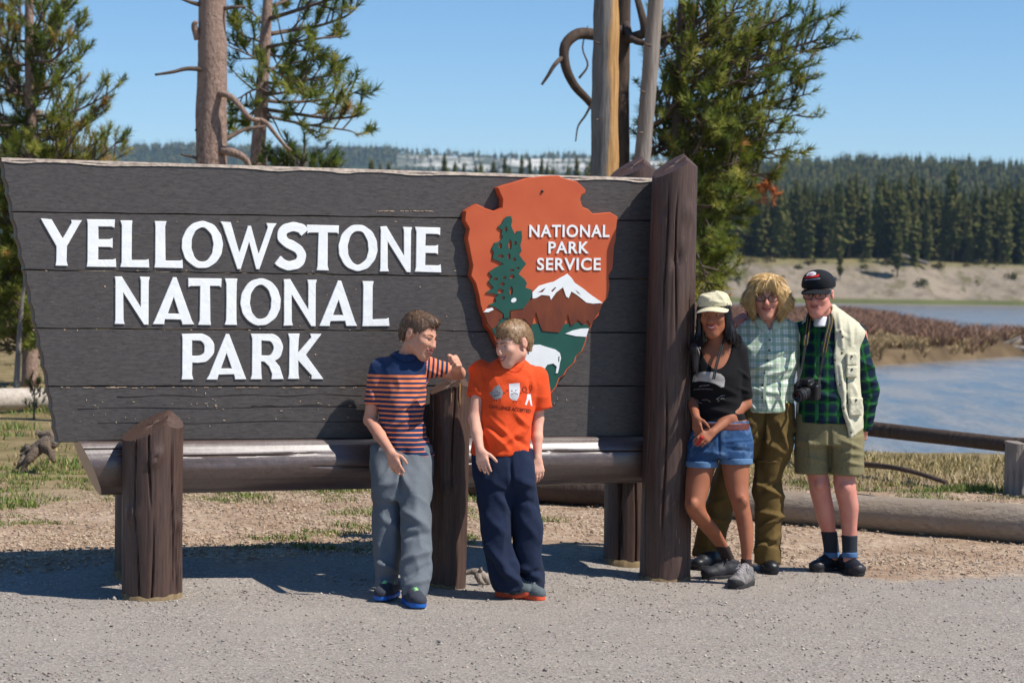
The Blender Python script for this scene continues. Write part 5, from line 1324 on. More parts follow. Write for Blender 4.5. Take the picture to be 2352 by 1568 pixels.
# ================================================================ PEOPLE: tools
class Field:
    """signed-distance grid; bodies and garments are grown in it as one continuous surface"""
    def __init__(s, lo, hi, h):
        s.lo = np.asarray(lo, float); s.h = h
        s.n = np.ceil((np.asarray(hi, float) - s.lo) / h).astype(int) + 1
        s.d = np.full(tuple(s.n), 1.0, np.float32)
    def win(s, lo, hi):
        a = np.clip(np.floor((np.asarray(lo) - s.lo) / s.h).astype(int), 0, s.n - 1)
        b = np.clip(np.ceil((np.asarray(hi) - s.lo) / s.h).astype(int) + 1, 1, s.n)
        sl = tuple(slice(a[i], max(b[i], a[i] + 1)) for i in range(3))
        ax = [(s.lo[i] + s.h * np.arange(sl[i].start, sl[i].stop)).astype(np.float32) for i in range(3)]
        return sl, ax[0][:, None, None], ax[1][None, :, None], ax[2][None, None, :]
    def put(s, sl, v, k, op):
        o = s.d[sl]
        if op == 'u':
            if k > 0: h = np.maximum(k - np.abs(o - v), 0) / k; s.d[sl] = np.minimum(o, v) - h * h * k * 0.25
            else: s.d[sl] = np.minimum(o, v)
        else:
            v = -v
            if k > 0: h = np.maximum(k - np.abs(o - v), 0) / k; s.d[sl] = np.maximum(o, v) + h * h * k * 0.25
            else: s.d[sl] = np.maximum(o, v)
    def cap(s, a, b, ra, rb, k=0.01, op='u', flat=0, squash=None):
        """tapered limb piece; flat=1 cuts it square at b, 2 at both ends"""
        a = np.asarray(a, float); b = np.asarray(b, float); m = max(ra, rb) + 0.02 + k
        sl, X, Y, Z = s.win(np.minimum(a, b) - m, np.maximum(a, b) + m)
        ab = b - a; L2 = np.dot(ab, ab) + 1e-12; L = math.sqrt(L2)
        px, py, pz = X - a[0], Y - a[1], Z - a[2]
        t = (px * ab[0] + py * ab[1] + pz * ab[2]) / L2; tc = np.clip(t, 0, 1)
        if flat: tc = np.clip(t, 0 if flat == 1 else -0.3, 1.3)
        d = np.sqrt((px - tc * ab[0]) ** 2 + (py - tc * ab[1]) ** 2 + (pz - tc * ab[2]) ** 2) - (ra + (rb - ra) * np.clip(tc, 0, 1))
        if flat: d = np.maximum(d, (t - 1) * L)
        if flat == 2: d = np.maximum(d, -t * L)
        s.put(sl, d, k, op); return s
    def chain(s, P, R, k=0.015, op='u', flat=0):
        for i in range(len(P) - 1): s.cap(P[i], P[i + 1], R[i], R[i + 1], k, op, flat if i == len(P) - 2 else 0)
        return s
    def ell(s, c, r, R=None, k=0.01, op='u', mask=None):
        c = np.asarray(c, float); r = np.asarray(r, float); m = r.max() + 0.02 + k
        sl, X, Y, Z = s.win(c - m, c + m)
        x, y, z = X - c[0], Y - c[1], Z - c[2]
        if R is not None: x, y, z = x * R[0, 0] + y * R[1, 0] + z * R[2, 0], x * R[0, 1] + y * R[1, 1] + z * R[2, 1], x * R[0, 2] + y * R[1, 2] + z * R[2, 2]
        q = np.sqrt((x / r[0]) ** 2 + (y / r[1]) ** 2 + (z / r[2]) ** 2); g = np.sqrt((x / r[0] ** 2) ** 2 + (y / r[1] ** 2) ** 2 + (z / r[2] ** 2) ** 2) + 1e-6
        d = q * (q - 1) / g
        s.put(sl, d, k, op); return s
    def loft(s, sl_px, shrink=0.0, k=0.015, power=2.0, smooth=7, op='u', zlo=None, zhi=None):
        """stack of level cross-sections: (picture y, left x, right x, depth, depth radius)"""
        q = []
        for (y, xl, xr, d, ry) in sl_px:
            a = at(xl, y, d); b = at(xr, y, d); q.append(((a[2] + b[2]) / 2, (a[0] + b[0]) / 2, d, max((b[0] - a[0]) / 2 - shrink, 0.012), max(ry - shrink, 0.012)))
        q = np.array(sorted(q)); m = q[:, 3:].max() + 0.03 + k
        z0 = q[0, 0] if zlo is None else zlo; z1 = q[-1, 0] if zhi is None else zhi
        sl, X, Y, Z = s.win((q[:, 1].min() - m, q[:, 2].min() - m, z0 - 0.03 - k), (q[:, 1].max() + m, q[:, 2].max() + m, z1 + 0.03 + k))
        z = Z[0, 0]; C = []
        pad = smooth
        for c in range(1, 5):
            zz = np.concatenate([z[0] - s.h * np.arange(pad, 0, -1), z, z[-1] + s.h * np.arange(1, pad + 1)])
            v = np.interp(zz, q[:, 0], q[:, c])
            if smooth > 1: v = np.convolve(v, np.ones(smooth) / smooth, 'same')
            C.append(v[pad:-pad].astype(np.float32)[None, None, :])
        cx, cy, rx, ry = C
        ux = np.abs(X - cx) / rx; uy = np.abs(Y - cy) / ry
        e = np.sqrt(ux ** 2 + uy ** 2) if power == 2 else (ux ** power + uy ** power) ** (1.0 / power)
        d = (e - 1) * np.minimum(rx, ry)
        d = np.maximum(np.maximum(d, z0 - Z), Z - z1)
        s.put(sl, d, k, op); return s
    def mesh(s):
        d = s.d; g = d < 0
        c = np.zeros(tuple(np.array(d.shape) - 1), np.int8)
        offs = [(i, j, k) for i in (0, 1) for j in (0, 1) for k in (0, 1)]
        S_ = lambda o: tuple(slice(o[i], d.shape[i] - 1 + o[i]) for i in range(3))
        for o in offs: c += g[S_(o)]
        act = (c > 0) & (c < 8); idx = np.full(act.shape, -1, np.int64); cells = np.argwhere(act); idx[act] = np.arange(len(cells))
        acc = np.zeros((len(cells), 3)); cnt = np.zeros(len(cells))
        val = {o: d[cells[:, 0] + o[0], cells[:, 1] + o[1], cells[:, 2] + o[2]] for o in offs}
        for o in offs:
            for ax in range(3):
                if o[ax]: continue
                p = list(o); p[ax] = 1; va, vb = val[o], val[tuple(p)]
                x = (va < 0) != (vb < 0); t = np.where(x, va / np.where(va == vb, 1, va - vb), 0)
                pt = np.array(o, float)[None] + np.zeros((len(cells), 1)); pt[:, ax] += t
                acc += pt * x[:, None]; cnt += x
        V = s.lo + s.h * (cells + acc / cnt[:, None])
        Fs = []
        for ax in range(3):
            a, b = [(1, 2), (2, 0), (0, 1)][ax]
            s0 = [slice(None)] * 3; s1 = [slice(None)] * 3; s0[ax] = slice(0, -1); s1[ax] = slice(1, None)
            for q in (a, b): s0[q] = slice(1, -1); s1[q] = slice(1, -1)
            A, B = g[tuple(s0)], g[tuple(s1)]
            for flip, M in ((False, A & ~B), (True, ~A & B)):
                e = np.argwhere(M)
                if not len(e): continue
                e[:, a] += 1; e[:, b] += 1
                def cell(da, db):
                    q = e.copy(); q[:, a] += da; q[:, b] += db; return idx[q[:, 0], q[:, 1], q[:, 2]]
                quad = np.stack([cell(-1, -1), cell(0, -1), cell(0, 0), cell(-1, 0)], 1)
                Fs.append(quad[:, ::-1] if flip else quad)
        F = np.vstack(Fs); F = F[(F >= 0).all(1)]
        # one relaxation step takes off the grid's stair marks
        for _ in range(2):
            N = np.zeros_like(V); n = np.zeros(len(V))
            for i in range(4):
                p, q = F[:, i], F[:, (i + 1) % 4]
                for c_ in range(3): N[:, c_] += np.bincount(p, V[q, c_], len(V)) + np.bincount(q, V[p, c_], len(V))
                n += np.bincount(p, minlength=len(V)) + np.bincount(q, minlength=len(V))
            V = V * 0.5 + 0.5 * N / np.maximum(n, 1)[:, None]
        return V, F

def normals(V, F):
    a = V[F[:, 2]] - V[F[:, 0]]; b = V[F[:, 3]] - V[F[:, 1]]; n = np.cross(a, b)
    N = np.zeros_like(V)
    for i in range(4):
        for c in range(3): N[:, c] += np.bincount(F[:, i], n[:, c], len(V))
    return N / (np.linalg.norm(N, axis=1)[:, None] + 1e-12)

def proj(V):
    q = V - EYE; f = q @ _F
    return np.stack([CX + FPX * (q @ _R) / f, CY - FPX * (q @ _U) / f], 1)

def fold(V, F, folds=(), noise=0.003, nscale=9.0, seed=0, stretch=(1, 1, 1), shift=0.0):
    """raise cloth folds: (x0, y0, x1, y1, width, height in m) lie on the front, plus loose random ones"""
    N = normals(V, F); P = proj(V); d = np.full(len(V), float(shift))
    front = np.clip(-N[:, 1] * 1.6 + 0.3, 0, 1)
    for (x0, y0, x1, y1, w, a) in folds:
        ab = np.array([x1 - x0, y1 - y0]); L2 = (ab ** 2).sum()
        t = ((P - [x0, y0]) @ ab) / L2; tc = np.clip(t, 0, 1)
        q = np.hypot(P[:, 0] - x0 - tc * ab[0], P[:, 1] - y0 - tc * ab[1]) / w
        d += 1.5 * a * np.exp(-q * q) * front * (0.4 + 0.6 * np.sin(np.pi * np.clip(tc, 0.05, 0.95)))
    if noise:
        Q = V * np.array(stretch)
        w = V + 0.03 * np.stack([vnoise(V, 6, seed + 7), vnoise(V, 6, seed + 8), vnoise(V, 6, seed + 9)], 1)
        n = vnoise(w * np.array(stretch), nscale, seed, 2)
        d += noise * (1 - 2 * np.abs(n)) * 1.2
    return V + N * d[:, None]

def head_frame(yaw, pitch, roll):
    y, p, r = map(math.radians, (yaw, pitch, roll))
    f = np.array([math.sin(y), -math.cos(y), 0]); x = np.array([math.cos(y), math.sin(y), 0]); z = np.array([0, 0, 1.0])
    f2 = f * math.cos(p) - z * math.sin(p); z2 = z * math.cos(p) + f * math.sin(p)
    z3 = z2 * math.cos(r) + x * math.sin(r); x3 = x * math.cos(r) - z2 * math.sin(r)
    return np.stack([x3, -f2, z3], 1)                     # columns: picture-right of the face, backwards, up

class Head:
    def __init__(s, O, yaw, pitch, roll, sc): s.O = np.asarray(O, float); s.R = head_frame(yaw, pitch, roll); s.s = sc
    def w(s, x, y, z): return s.O + s.s * (s.R @ np.array([x, y, z], float))
    def ell(s, f, c, r, k=0.012, op='u'): f.ell(s.w(*c), np.array(r) * s.s, s.R, k * s.s, op)
    def cap(s, f, a, b, ra, rb, k=0.012, op='u'): f.cap(s.w(*a), s.w(*b), ra * s.s, rb * s.s, k * s.s, op)
    def grow(s, f, neck, rn=0.052, fem=0.0, old=0.0, smile=0.5, full=0.0, kid=0):
        s.ell(f, (0, 0.016, 0.036), (0.074, 0.094, 0.080), 0)
        s.ell(f, (0, -0.034, -0.026), (0.058 + 0.004 * full, 0.057, 0.072), 0.03)
        s.ell(f, (0, -0.062, -0.056), (0.036, 0.030, 0.032), 0.025)
        s.ell(f, (0, -0.066, -0.101), (0.022 - 0.004 * fem, 0.020, 0.017), 0.03)
        for q in (-1, 1):
            s.cap(f, (q * (0.052 - 0.004 * max(fem, kid)), -0.004, -0.060 + .006 * kid), (q * 0.014, -0.062, -0.100 + .004 * kid), 0.017, 0.015, 0.03)
            s.ell(f, (q * 0.036, -0.064, -0.026 + 0.006 * smile), (0.021 + 0.003 * smile, 0.020 + 0.003 * smile, 0.018), 0.022)
            s.ell(f, (q * 0.031, -0.096, 0.004), (0.015, 0.016 - .002 * kid, 0.0095), 0.014, 's')
            s.cap(f, (q * 0.014, -0.082 + .005 * kid, 0.020), (q * 0.046, -0.070 + .005 * kid, 0.020), 0.010 - .002 * kid, 0.008 - .002 * kid, 0.014)
            s.cap(f, (q * 0.018, -0.080, 0.0105), (q * 0.044, -0.074, 0.009), 0.0045, 0.004, 0.006)
            s.cap(f, (q * 0.018, -0.080, -0.0045), (q * 0.044, -0.074, -0.003), 0.005, 0.004, 0.008)
            s.ell(f, (q * 0.0105, -0.098, -0.034), (0.0085, 0.011, 0.008), 0.006)
            # ears
            s.ell(f, (q * 0.076, 0.014, -0.002), (0.010, 0.019, 0.031), 0.006)
            s.ell(f, (q * 0.087, 0.008, 0.002), (0.007, 0.010, 0.018), 0.005, 's')
            if smile > 0.3: s.cap(f, (q * 0.020, -0.094, -0.034), (q * 0.036, -0.080, -0.058), 0.003, 0.003, 0.010, 's')
        s.cap(f, (0, -0.086, 0.010), (0, -0.109 + .005 * kid, -0.026), 0.0075, 0.0115 - .001 * kid, 0.014)
        s.ell(f, (0, -0.108 + .004 * kid, -0.029), (0.0120 - .001 * kid, 0.0115, 0.0105), 0.008)
        s.cap(f, (-0.022, -0.101, -0.0575 + 0.004 * smile), (0, -0.104, -0.060), 0.003, 0.004, 0.006, 's')
        s.cap(f, (0, -0.104, -0.060), (0.022, -0.101, -0.0575 + 0.004 * smile), 0.004, 0.003, 0.006, 's')
        f.cap(s.w(0, 0.022, -0.055), neck, rn * s.s, rn * 1.08 * s.s, 0.03)
    def local(s, X, Y, Z):
        a, b, c = X - s.O[0], Y - s.O[1], Z - s.O[2]; R = s.R / s.s
        return a * R[0, 0] + b * R[1, 0] + c * R[2, 0], a * R[0, 1] + b * R[1, 1] + c * R[2, 1], a * R[0, 2] + b * R[1, 2] + c * R[2, 2]
    def face_parts(s, body, brow, lip, smile=0.5, teeth=False, squint=0.5, brow_r=0.0032, iris=S(60, 40, 28)):
        for q in (-1, 1):
            e = MB(); e.ell(s.w(q * 0.031, -0.0735, 0.003), np.array([0.0125, 0.0105, 0.0075 - 0.0035 * squint]) * s.s, s.R, 14, 10); eo = e.build('eye', MAT_EYE, body)
            e = MB(); e.ell(s.w(q * 0.031, -0.0825, 0.003), np.array([0.0056, 0.0026, 0.0058 - 0.0022 * squint]) * s.s, s.R, 12, 8); e.build('iris', simple('iris', iris, None, 20, 0.2, 0.6), eo)
            b = MB(); pts = [s.w(q * 0.014, -0.0935, 0.0185), s.w(q * 0.027, -0.0925, 0.0245), s.w(q * 0.040, -0.085, 0.0245), s.w(q * 0.049, -0.076, 0.019)]
            b.tube(spline(pts, 4), np.interp(np.linspace(0, 1, 13), [0, .3, 1], [brow_r, brow_r * 1.15, brow_r * .4]) * s.s, 7); b.build('eyebrow', brow, body)
        n = 13; m = MB(); xs = np.linspace(-1, 1, n); wd = 0.024 + 0.006 * smile
        yy = lambda x: -0.0985 + 0.012 * x * x
        open_ = 0.006 if teeth else 0.0
        up = [s.w(x * wd, yy(x) - 0.001, -0.0555 + 0.010 * smile * x * x - 0.001 * math.cos(x * 6) ) for x in xs]
        lo = [s.w(x * wd * 0.93, yy(x) + 0.001, -0.0635 - open_ * (1 - x * x) + 0.016 * smile * x * x) for x in xs]
        pr = np.sqrt(np.clip(1 - xs ** 2, 0.02, 1))
        m.tube(up, (0.0036 * pr + 0.0004) * s.s, 8); m.tube(lo, (0.0052 * pr + 0.0004) * s.s, 8); mo = m.build('lips', lip, body)
        if teeth:
            t = MB(); tp = [s.w(x * wd * 0.78, yy(x) + 0.0015, -0.0605 + 0.012 * smile * x * x) for x in xs]
            t.tube(tp, (0.0042 * pr) * s.s, 8); t.build('teeth', MAT_TEETH, mo)
    def glasses(s, body, mat, w=0.029, h=0.017):
        g = MB()
        for q in (-1, 1):
            c = np.array([q * 0.034, -0.1035, 0.0])
            loop = [s.w(c[0] + w * math.copysign(abs(math.cos(a)) ** 0.75, math.cos(a)) * 0.9, c[1] + 0.012 * abs(math.cos(a)) * (1 if q * math.cos(a) > 0 else 0), c[2] + h * math.copysign(abs(math.sin(a)) ** 0.75, math.sin(a))) for a in np.linspace(0, 2 * math.pi, 25)]
            g.tube(loop, 0.0022 * s.s, 6, False)
            g.tube([s.w(q * 0.060, -0.094, 0.006), s.w(q * 0.074, -0.050, 0.008), s.w(q * 0.080, 0.012, 0.010)], 0.0022 * s.s, 6)
        g.tube([s.w(-0.006, -0.107, 0.003), s.w(0, -0.112, 0.006), s.w(0.006, -0.107, 0.003)], 0.002 * s.s, 6)
        go = g.build('glasses', mat, body)
        for q in (-1, 1):
            l = MB(); l.ell(s.w(q * 0.034, -0.101, 0.0), np.array([w * 0.85, 0.0012, h * 0.9]) * s.s, s.R, 16, 8); l.build('lens', MAT_LENS, go)

def strands(V, F, r, n, length, width, flow, lift=0.25, jitter=0.25):
    """hair blades standing off a hair surface; flow(P) gives the way the hair lies"""
    N = normals(V, F); i = r.integers(0, len(V), n); P = V[i]; nn = N[i]
    D = flow(P); D = D - nn * (D * nn).sum(1)[:, None]; D /= np.linalg.norm(D, axis=1)[:, None] + 1e-9
    D = D + nn * lift + r.normal(0, jitter, (n, 3)); D /= np.linalg.norm(D, axis=1)[:, None]
    Sd = np.cross(D, nn); Sd /= np.linalg.norm(Sd, axis=1)[:, None] + 1e-9
    L = length * (0.5 + 0.8 * r.random(n))[:, None]; W = width * (0.6 + 0.8 * r.random(n))[:, None]
    P = P - nn * 0.002
    Q = np.stack([P - Sd * W, P + Sd * W, P + D * L * 0.6 + Sd * W * 0.7 + nn * 0.001, P + D * L * 0.6 - Sd * W * 0.7 + nn * 0.001, P + D * L - nn * 0.002], 1).reshape(-1, 3)
    j = np.arange(n) * 5
    return Q, np.vstack([np.stack([j, j + 1, j + 2, j + 3], 1), np.stack([j + 3, j + 2, j + 4, j + 4], 1)])

def hair_obj(f, body, mat, r, n, length, width, flow, lift=0.25, jitter=0.25, streak=0.004, sscale=(60, 60, 8), seed=1):
    V, F = f.mesh(); N = normals(V, F)
    V = V + N * (streak * vnoise(V * np.array(sscale), 1.0, seed, 2))[:, None]
    Q, G = strands(V, F, r, n, length, width, flow, lift, jitter)
    T = np.concatenate([0.5 + 0.5 * vnoise(V * np.array(sscale), 1.5, seed + 3, 2), np.repeat(.25 + .5 * r.random(n), 5)])
    faces = [tuple(a) for a in F] + [tuple(a + len(V)) if a[2] != a[3] else tuple(a[:3] + len(V)) for a in G]
    return obj('hair', np.vstack([V, Q]), faces, mat, body, True, {'tone': T})

def add_hand(f, wrist, dirn, back, thumb, s=1.0, curl=(0.5, 0.5, 0.5, 0.5), splay=0.1, tcurl=0.3, lead=None):
    """palm, four unequal jointed fingers and a thumb leaving the side of the palm"""
    d = np.asarray(dirn, float); d /= np.linalg.norm(d); b = np.asarray(back, float); b = b - d * np.dot(b, d); b /= np.linalg.norm(b)
    t = np.cross(d, b); t = t if np.dot(t, np.asarray(thumb, float)) > 0 else -t
    wrist = np.asarray(wrist, float)
    f.cap(wrist, wrist + d * 0.02 * s, 0.021 * s, 0.024 * s, 0.012)
    kn = []
    for i in range(4):
        off = (0.030 - 0.0195 * i) * s
        k = wrist + d * (0.083 - 0.004 * abs(i - 1)) * s + t * off
        f.cap(wrist + d * 0.022 * s + t * off * 0.55, k, 0.0145 * s, 0.0118 * s, 0.010)
        kn.append(k)
    Ls = (0.070, 0.079, 0.073, 0.057)
    for i in range(4):
        p = kn[i]; a = 0.0; rr = 0.0098 * s * (1 if i < 3 else 0.9)
        dd = d + t * splay * (1.5 - i) * 0.4
        c = curl[i]
        for L, w in zip((0.45, 0.30, 0.25), (0.8, 1.1, 0.8)):
            a += c * w; v = dd * math.cos(a) - b * math.sin(a); v /= np.linalg.norm(v)
            q = p + v * L * Ls[i] * s; f.cap(p, q, rr, rr * 0.9, 0.003); p = q; rr *= 0.9
    p = wrist + d * 0.028 * s + t * 0.022 * s; v = d * 0.62 + t * 0.72 - b * 0.3; v /= np.linalg.norm(v)
    q = p + v * 0.040 * s; f.cap(p, q, 0.0135 * s, 0.0108 * s, 0.010)
    v = d * (0.62 + 0.38 * tcurl) + t * 0.72 * (1 - 1.3 * tcurl) - b * (0.3 + 0.4 * tcurl); v /= np.linalg.norm(v); z = q + v * 0.030 * s; f.cap(q, z, 0.0108 * s, 0.0098 * s, 0.003)
    v = v - t * 0.35 * tcurl; v /= np.linalg.norm(v); f.cap(z, z + v * 0.024 * s, 0.0098 * s, 0.0085 * s, 0.003)

def add_shoe(body, toe, heel, width, mats, sole_h=0.026, collar=0.085, name='shoe', laces=True, toe_up=0.0, rand=False):
    """shoe from the ground points of toe and heel; upper, sole and laces are separate"""
    toe = np.asarray(toe, float); heel = np.asarray(heel, float); z0 = min(toe[2], heel[2]); a = toe - heel; a[2] = 0; L = np.linalg.norm(a); a /= L
    b = np.array([-a[1], a[0], 0]); up = np.array([0, 0, 1.0]); hw = width / 2
    p = lambda u, v, z: heel + a * (u * L) + b * v + up * (z + (z0 - heel[2]) + toe_up * max(0, u - 0.55) ** 1.5)
    lo = np.minimum(toe, heel) - 0.09; hi = np.maximum(toe, heel) + 0.09; lo[2] = z0 - 0.02; hi[2] = z0 + 0.19 + collar * 0.5
    f = Field(lo, hi, 0.0042)
    f.cap(p(.15, 0, .045), p(.33, 0, .052), hw * .74, hw * .80, 0)
    f.cap(p(.33, 0, .048), p(.62, 0, .040), hw * .80, hw * .82, .02); f.cap(p(.62, 0, .036), p(.84, hw * .05, .030), hw * .84, hw * .66, .02)
    f.ell(p(.80, 0, .036), (L * .18, hw * .92, .030), np.stack([a, b, up], 1), .015)
    f.cap(p(.20, 0, .05), p(.19, 0, collar), hw * .74, hw * .66, .02, flat=1); f.cap(p(.34, 0, .06), p(.29, 0, collar * .98), hw * .60, hw * .52, .02)
    f.cap(p(.62, 0, .056), p(.36, 0, collar), hw * .36, hw * .40, .02)
    sl, X, Y, Z = f.win(lo, hi); f.d = np.maximum(f.d, (z0 + 0.012 - Z).astype(np.float32) + 0 * f.d)
    V, F = f.mesh(); N = normals(V, F); V = V + N * (0.0012 * vnoise(V, 60, 3, 2))[:, None]
    so = obj(name, V, F, mats[0], body, True)
    if rand:
        q = V + N * .003; u_ = (q - heel) @ a / L; h_ = q[:, 2] - z0; k = (h_ < .024 + .030 * np.clip((u_ - .72) / .2, 0, 1) + .022 * np.clip((.14 - u_) / .1, 0, 1)); G = F[k[F].all(1)]
        ix = np.full(len(q), -1); us = np.unique(G); ix[us] = np.arange(len(us)); obj('toe_rand', q[us], ix[G], mats[1], so, True)
    f = Field(lo, hi, 0.0042); X, Y, Z = f.win(lo, hi)[1:]
    def flat(u0, u1, r0, r1):
        A = p(u0, 0, 0); B = p(u1, 0, 0); ab = B - A; L2 = (ab[:2] ** 2).sum(); t = np.clip(((X - A[0]) * ab[0] + (Y - A[1]) * ab[1]) / L2, 0, 1)
        return np.sqrt((X - A[0] - t * ab[0]) ** 2 + (Y - A[1] - t * ab[1]) ** 2) - (r0 + (r1 - r0) * t)
    e = np.minimum(flat(.15, .55, hw * .80, hw * .86), flat(.55, .80, hw * .98, hw * .90))
    uu = np.clip(((X - heel[0]) * a[0] + (Y - heel[1]) * a[1]) / L, 0, 1); zb = z0 + toe_up * np.maximum(0, uu - 0.55) ** 1.5
    d = np.maximum(e, np.maximum(Z - (zb + sole_h + 0.004 * np.cos(uu * 6)), zb - Z)); f.d = d.astype(np.float32)
    V, F = f.mesh(); obj('sole', V, F, mats[1], so, True)
    if laces:
        m = MB()
        for i in range(5):
            u = .40 + .065 * i; z = collar * .93 - (collar * .93 - .060) * (i / 4.0) + .022
            m.tube([p(u, -hw * .42, z - .012), p(u + .02, -hw * .1, z + .004), p(u + .045, hw * .42, z - .014)], .0026, 5); m.tube([p(u, hw * .42, z - .012), p(u + .02, hw * .1, z + .004), p(u + .045, -hw * .42, z - .014)], .0026, 5)
        for q in (-1, 1): m.tube([p(.38, 0, collar + .012), p(.40, q * hw * .5, collar + .016), p(.46, q * hw * .8, collar - .01), p(.42, q * hw * .4, collar + .004)], .0024, 5)
        m.build('laces', mats[2], so)
    return so

def decal(target, polys, mat, name, body, off=0.0012, density=1.6):
    """flat print that lies on the cloth: outline in picture units laid on the garment's surface"""
    me = target.data; o = world_loc(target)
    bvh = BVHTree.FromPolygons([tuple(np.array(v.co) + o) for v in me.vertices], [tuple(p.vertices) for p in me.polygons])
    VV = []; FF = []
    def drop(x, y):
        v = at(x, y, 1.0) - EYE; v /= np.linalg.norm(v)
        h = bvh.ray_cast(Vector(EYE), Vector(v))
        if h[0] is None: return None
        return np.array(h[0]) + np.array(h[1]) * off
    for V2, F2 in polys:
        P = [drop(*v) for v in V2]; n = len(VV); ok = {}
        for i, q in enumerate(P):
            if q is not None: ok[i] = len(VV); VV.append(q)
        FF += [tuple(ok[i] for i in f) for f in F2 if all(i in ok for i in f)]
    if not FF: return None
    return obj(name, np.array(VV), FF, mat, body, True)

def poly2(pts, step=6):
    """triangulated outline with its edges cut short"""
    q = []
    for i in range(len(pts)):
        a, b = np.array(pts[i], float), np.array(pts[(i + 1) % len(pts)], float); k = max(1, int(np.linalg.norm(b - a) / step)); q += [tuple(a + (b - a) * j / k) for j in range(k)]
    t = tessellate_polygon([[Vector((x, y, 0)) for x, y in q]])
    V = list(q); F = [tuple(f) for f in t]
    for _ in range(3):                                 # cut finely so that it can follow the cloth
        E = {}; G = []
        def mid(i, j):
            k = (min(i, j), max(i, j))
            if k not in E: V.append(((V[i][0] + V[j][0]) / 2, (V[i][1] + V[j][1]) / 2)); E[k] = len(V) - 1
            return E[k]
        for a, b, c in F:
            if max(math.dist(V[a], V[b]), math.dist(V[b], V[c]), math.dist(V[c], V[a])) < 4: G.append((a, b, c)); continue
            x, y, z = mid(a, b), mid(b, c), mid(c, a); G += [(a, x, z), (x, b, y), (z, y, c), (x, y, z)]
        F = G
    return V, F

def line2(pts, w):
    pts = np.array(pts, float); V = []; F = []
    for i in range(len(pts)):
        d = pts[min(i + 1, len(pts) - 1)] - pts[max(0, i - 1)]; d /= np.linalg.norm(d) + 1e-9; n = np.array([-d[1], d[0]]) * w / 2
        V += [tuple(pts[i] - n), tuple(pts[i] + n)]
        if i: F.append((2 * i - 2, 2 * i, 2 * i + 1, 2 * i - 1))
    return V, F

def text2(txt, x0, y0, x1, y1, h, bold=0.02):
    """text laid along the line x0,y0 - x1,y1 (base line) with letter height h in picture units"""
    cu = bpy.data.curves.new('print', 'FONT'); cu.body = txt; cu.offset = bold; cu.resolution_u = 3
    to = bpy.data.objects.new('print', cu); COL.objects.link(to); dg = bpy.context.evaluated_depsgraph_get()
    me = bpy.data.meshes.new_from_object(to.evaluated_get(dg)); bpy.data.objects.remove(to)
    V = np.array([v.co[:2] for v in me.vertices]); F = [tuple(p.vertices) for p in me.polygons]
    mn, mx = V.min(0), V.max(0); u = (V - mn) / (mx - mn); b = np.array([x1 - x0, y1 - y0]); n = np.array([b[1], -b[0]]); n = n / np.linalg.norm(n) * h
    if n[1] > 0: n = -n
    return [tuple(np.array([x0, y0]) + b * a[0] + n * a[1]) for a in u], F

def cap_brim(hd, z0, length, droop, mat, parent, rx=0.083, ry=0.104, tilt=0.0, ang=68, cy=0.012):
    V = []; n, m = 25, 8
    for lay in (0, 1):
        for i in range(n):
            a = math.radians(-ang + 2 * ang * i / (n - 1))
            for j in range(m):
                e = j / (m - 1); ext = length * math.cos(a * 90 / ang) ** 0.55 * e if abs(i - (n - 1) / 2) < (n - 1) / 2 else 0
                x = math.sin(a) * (rx + ext * 0.18); y = cy - math.cos(a) * ry - ext
                z = z0 - droop * (x / 0.08) ** 2 - tilt * ext - (0.0042 if lay else 0)
                V.append(hd.w(x, y, z))
    F = []; k = n * m
    for i in range(n - 1):
        for j in range(m - 1):
            a = i * m + j; F.append((a, a + 1, a + m + 1, a + m)); F.append((k + a, k + a + m, k + a + m + 1, k + a + 1))
    for i in range(n - 1):
        a = i * m + m - 1; F.append((a, k + a, k + a + m, a + m))
    return obj('brim', np.array(V), F, mat, parent, math.radians(50))

MAT_EYE = simple('eye_white', S(226, 220, 214), None, 20, 0.25, 0.5)
MAT_TEETH = simple('teeth', S(238, 232, 222), None, 20, 0.3, 0.5)
def lens_mat():
    t = NT('glasses_lens'); t.b.inputs['Base Color'].default_value = (0.25, 0.2, 0.18, 1); t.b.inputs['Roughness'].default_value = 0.1; t.b.inputs['Specular IOR Level'].default_value = 0.25
    t.b.inputs['Alpha'].default_value = 0.12; return t.m
MAT_LENS = lens_mat()
def skin(name, c, red):
    t = NT(name); v = t.coord()
    t.color(t.mix(t.ramp(t.noise(v, 14, 4), [(0.40, (0, 0, 0)), (0.75, (0.6, 0.6, 0.6))]), c, red)); t.rough(0.6, 0.28); t.sss(0.08, 0.005); t.b.inputs['Subsurface Radius'].default_value = (1.0, 0.35, 0.2)
    t.bump(t.noise(v, 160, 3), 0.06, 0.002); return t.m
def cloth(name, c1, c2=None, scale=160, rough=0.85, bump=0.25, spec=0.15, sheen=0.03):
    t = NT(name); v = t.coord()
    if c2 is None: c2 = tuple(x * 0.85 for x in c1[:3]) + (1,)
    t.color(t.ramp(t.noise(v, scale, 3), [(0.3, c1), (0.7, c2)])); t.rough(rough, spec); t.b.inputs['Sheen Weight'].default_value = sheen
    b = t.bump(t.noise(v, 24, 4), bump, 0.01); t.bump(t.noise(v, 300, 2), 0.15, 0.002, b); return t.m
def hairmat(name, stops, rough=0.45):
    t = NT(name); t.color(t.ramp(t.attr('tone'), stops)); t.rough(rough, 0.4); return t.m

# ================================================================ PEOPLE: the two boys
def fld(x0, y0, x1, y1, d0, d1, h):
    a = at(x0, y1, (d0 + d1) / 2); b = at(x1, y0, (d0 + d1) / 2)
    return Field((a[0] - .04, d0, a[2] - .03), (b[0] + .04, d1, b[2] + .03), h)

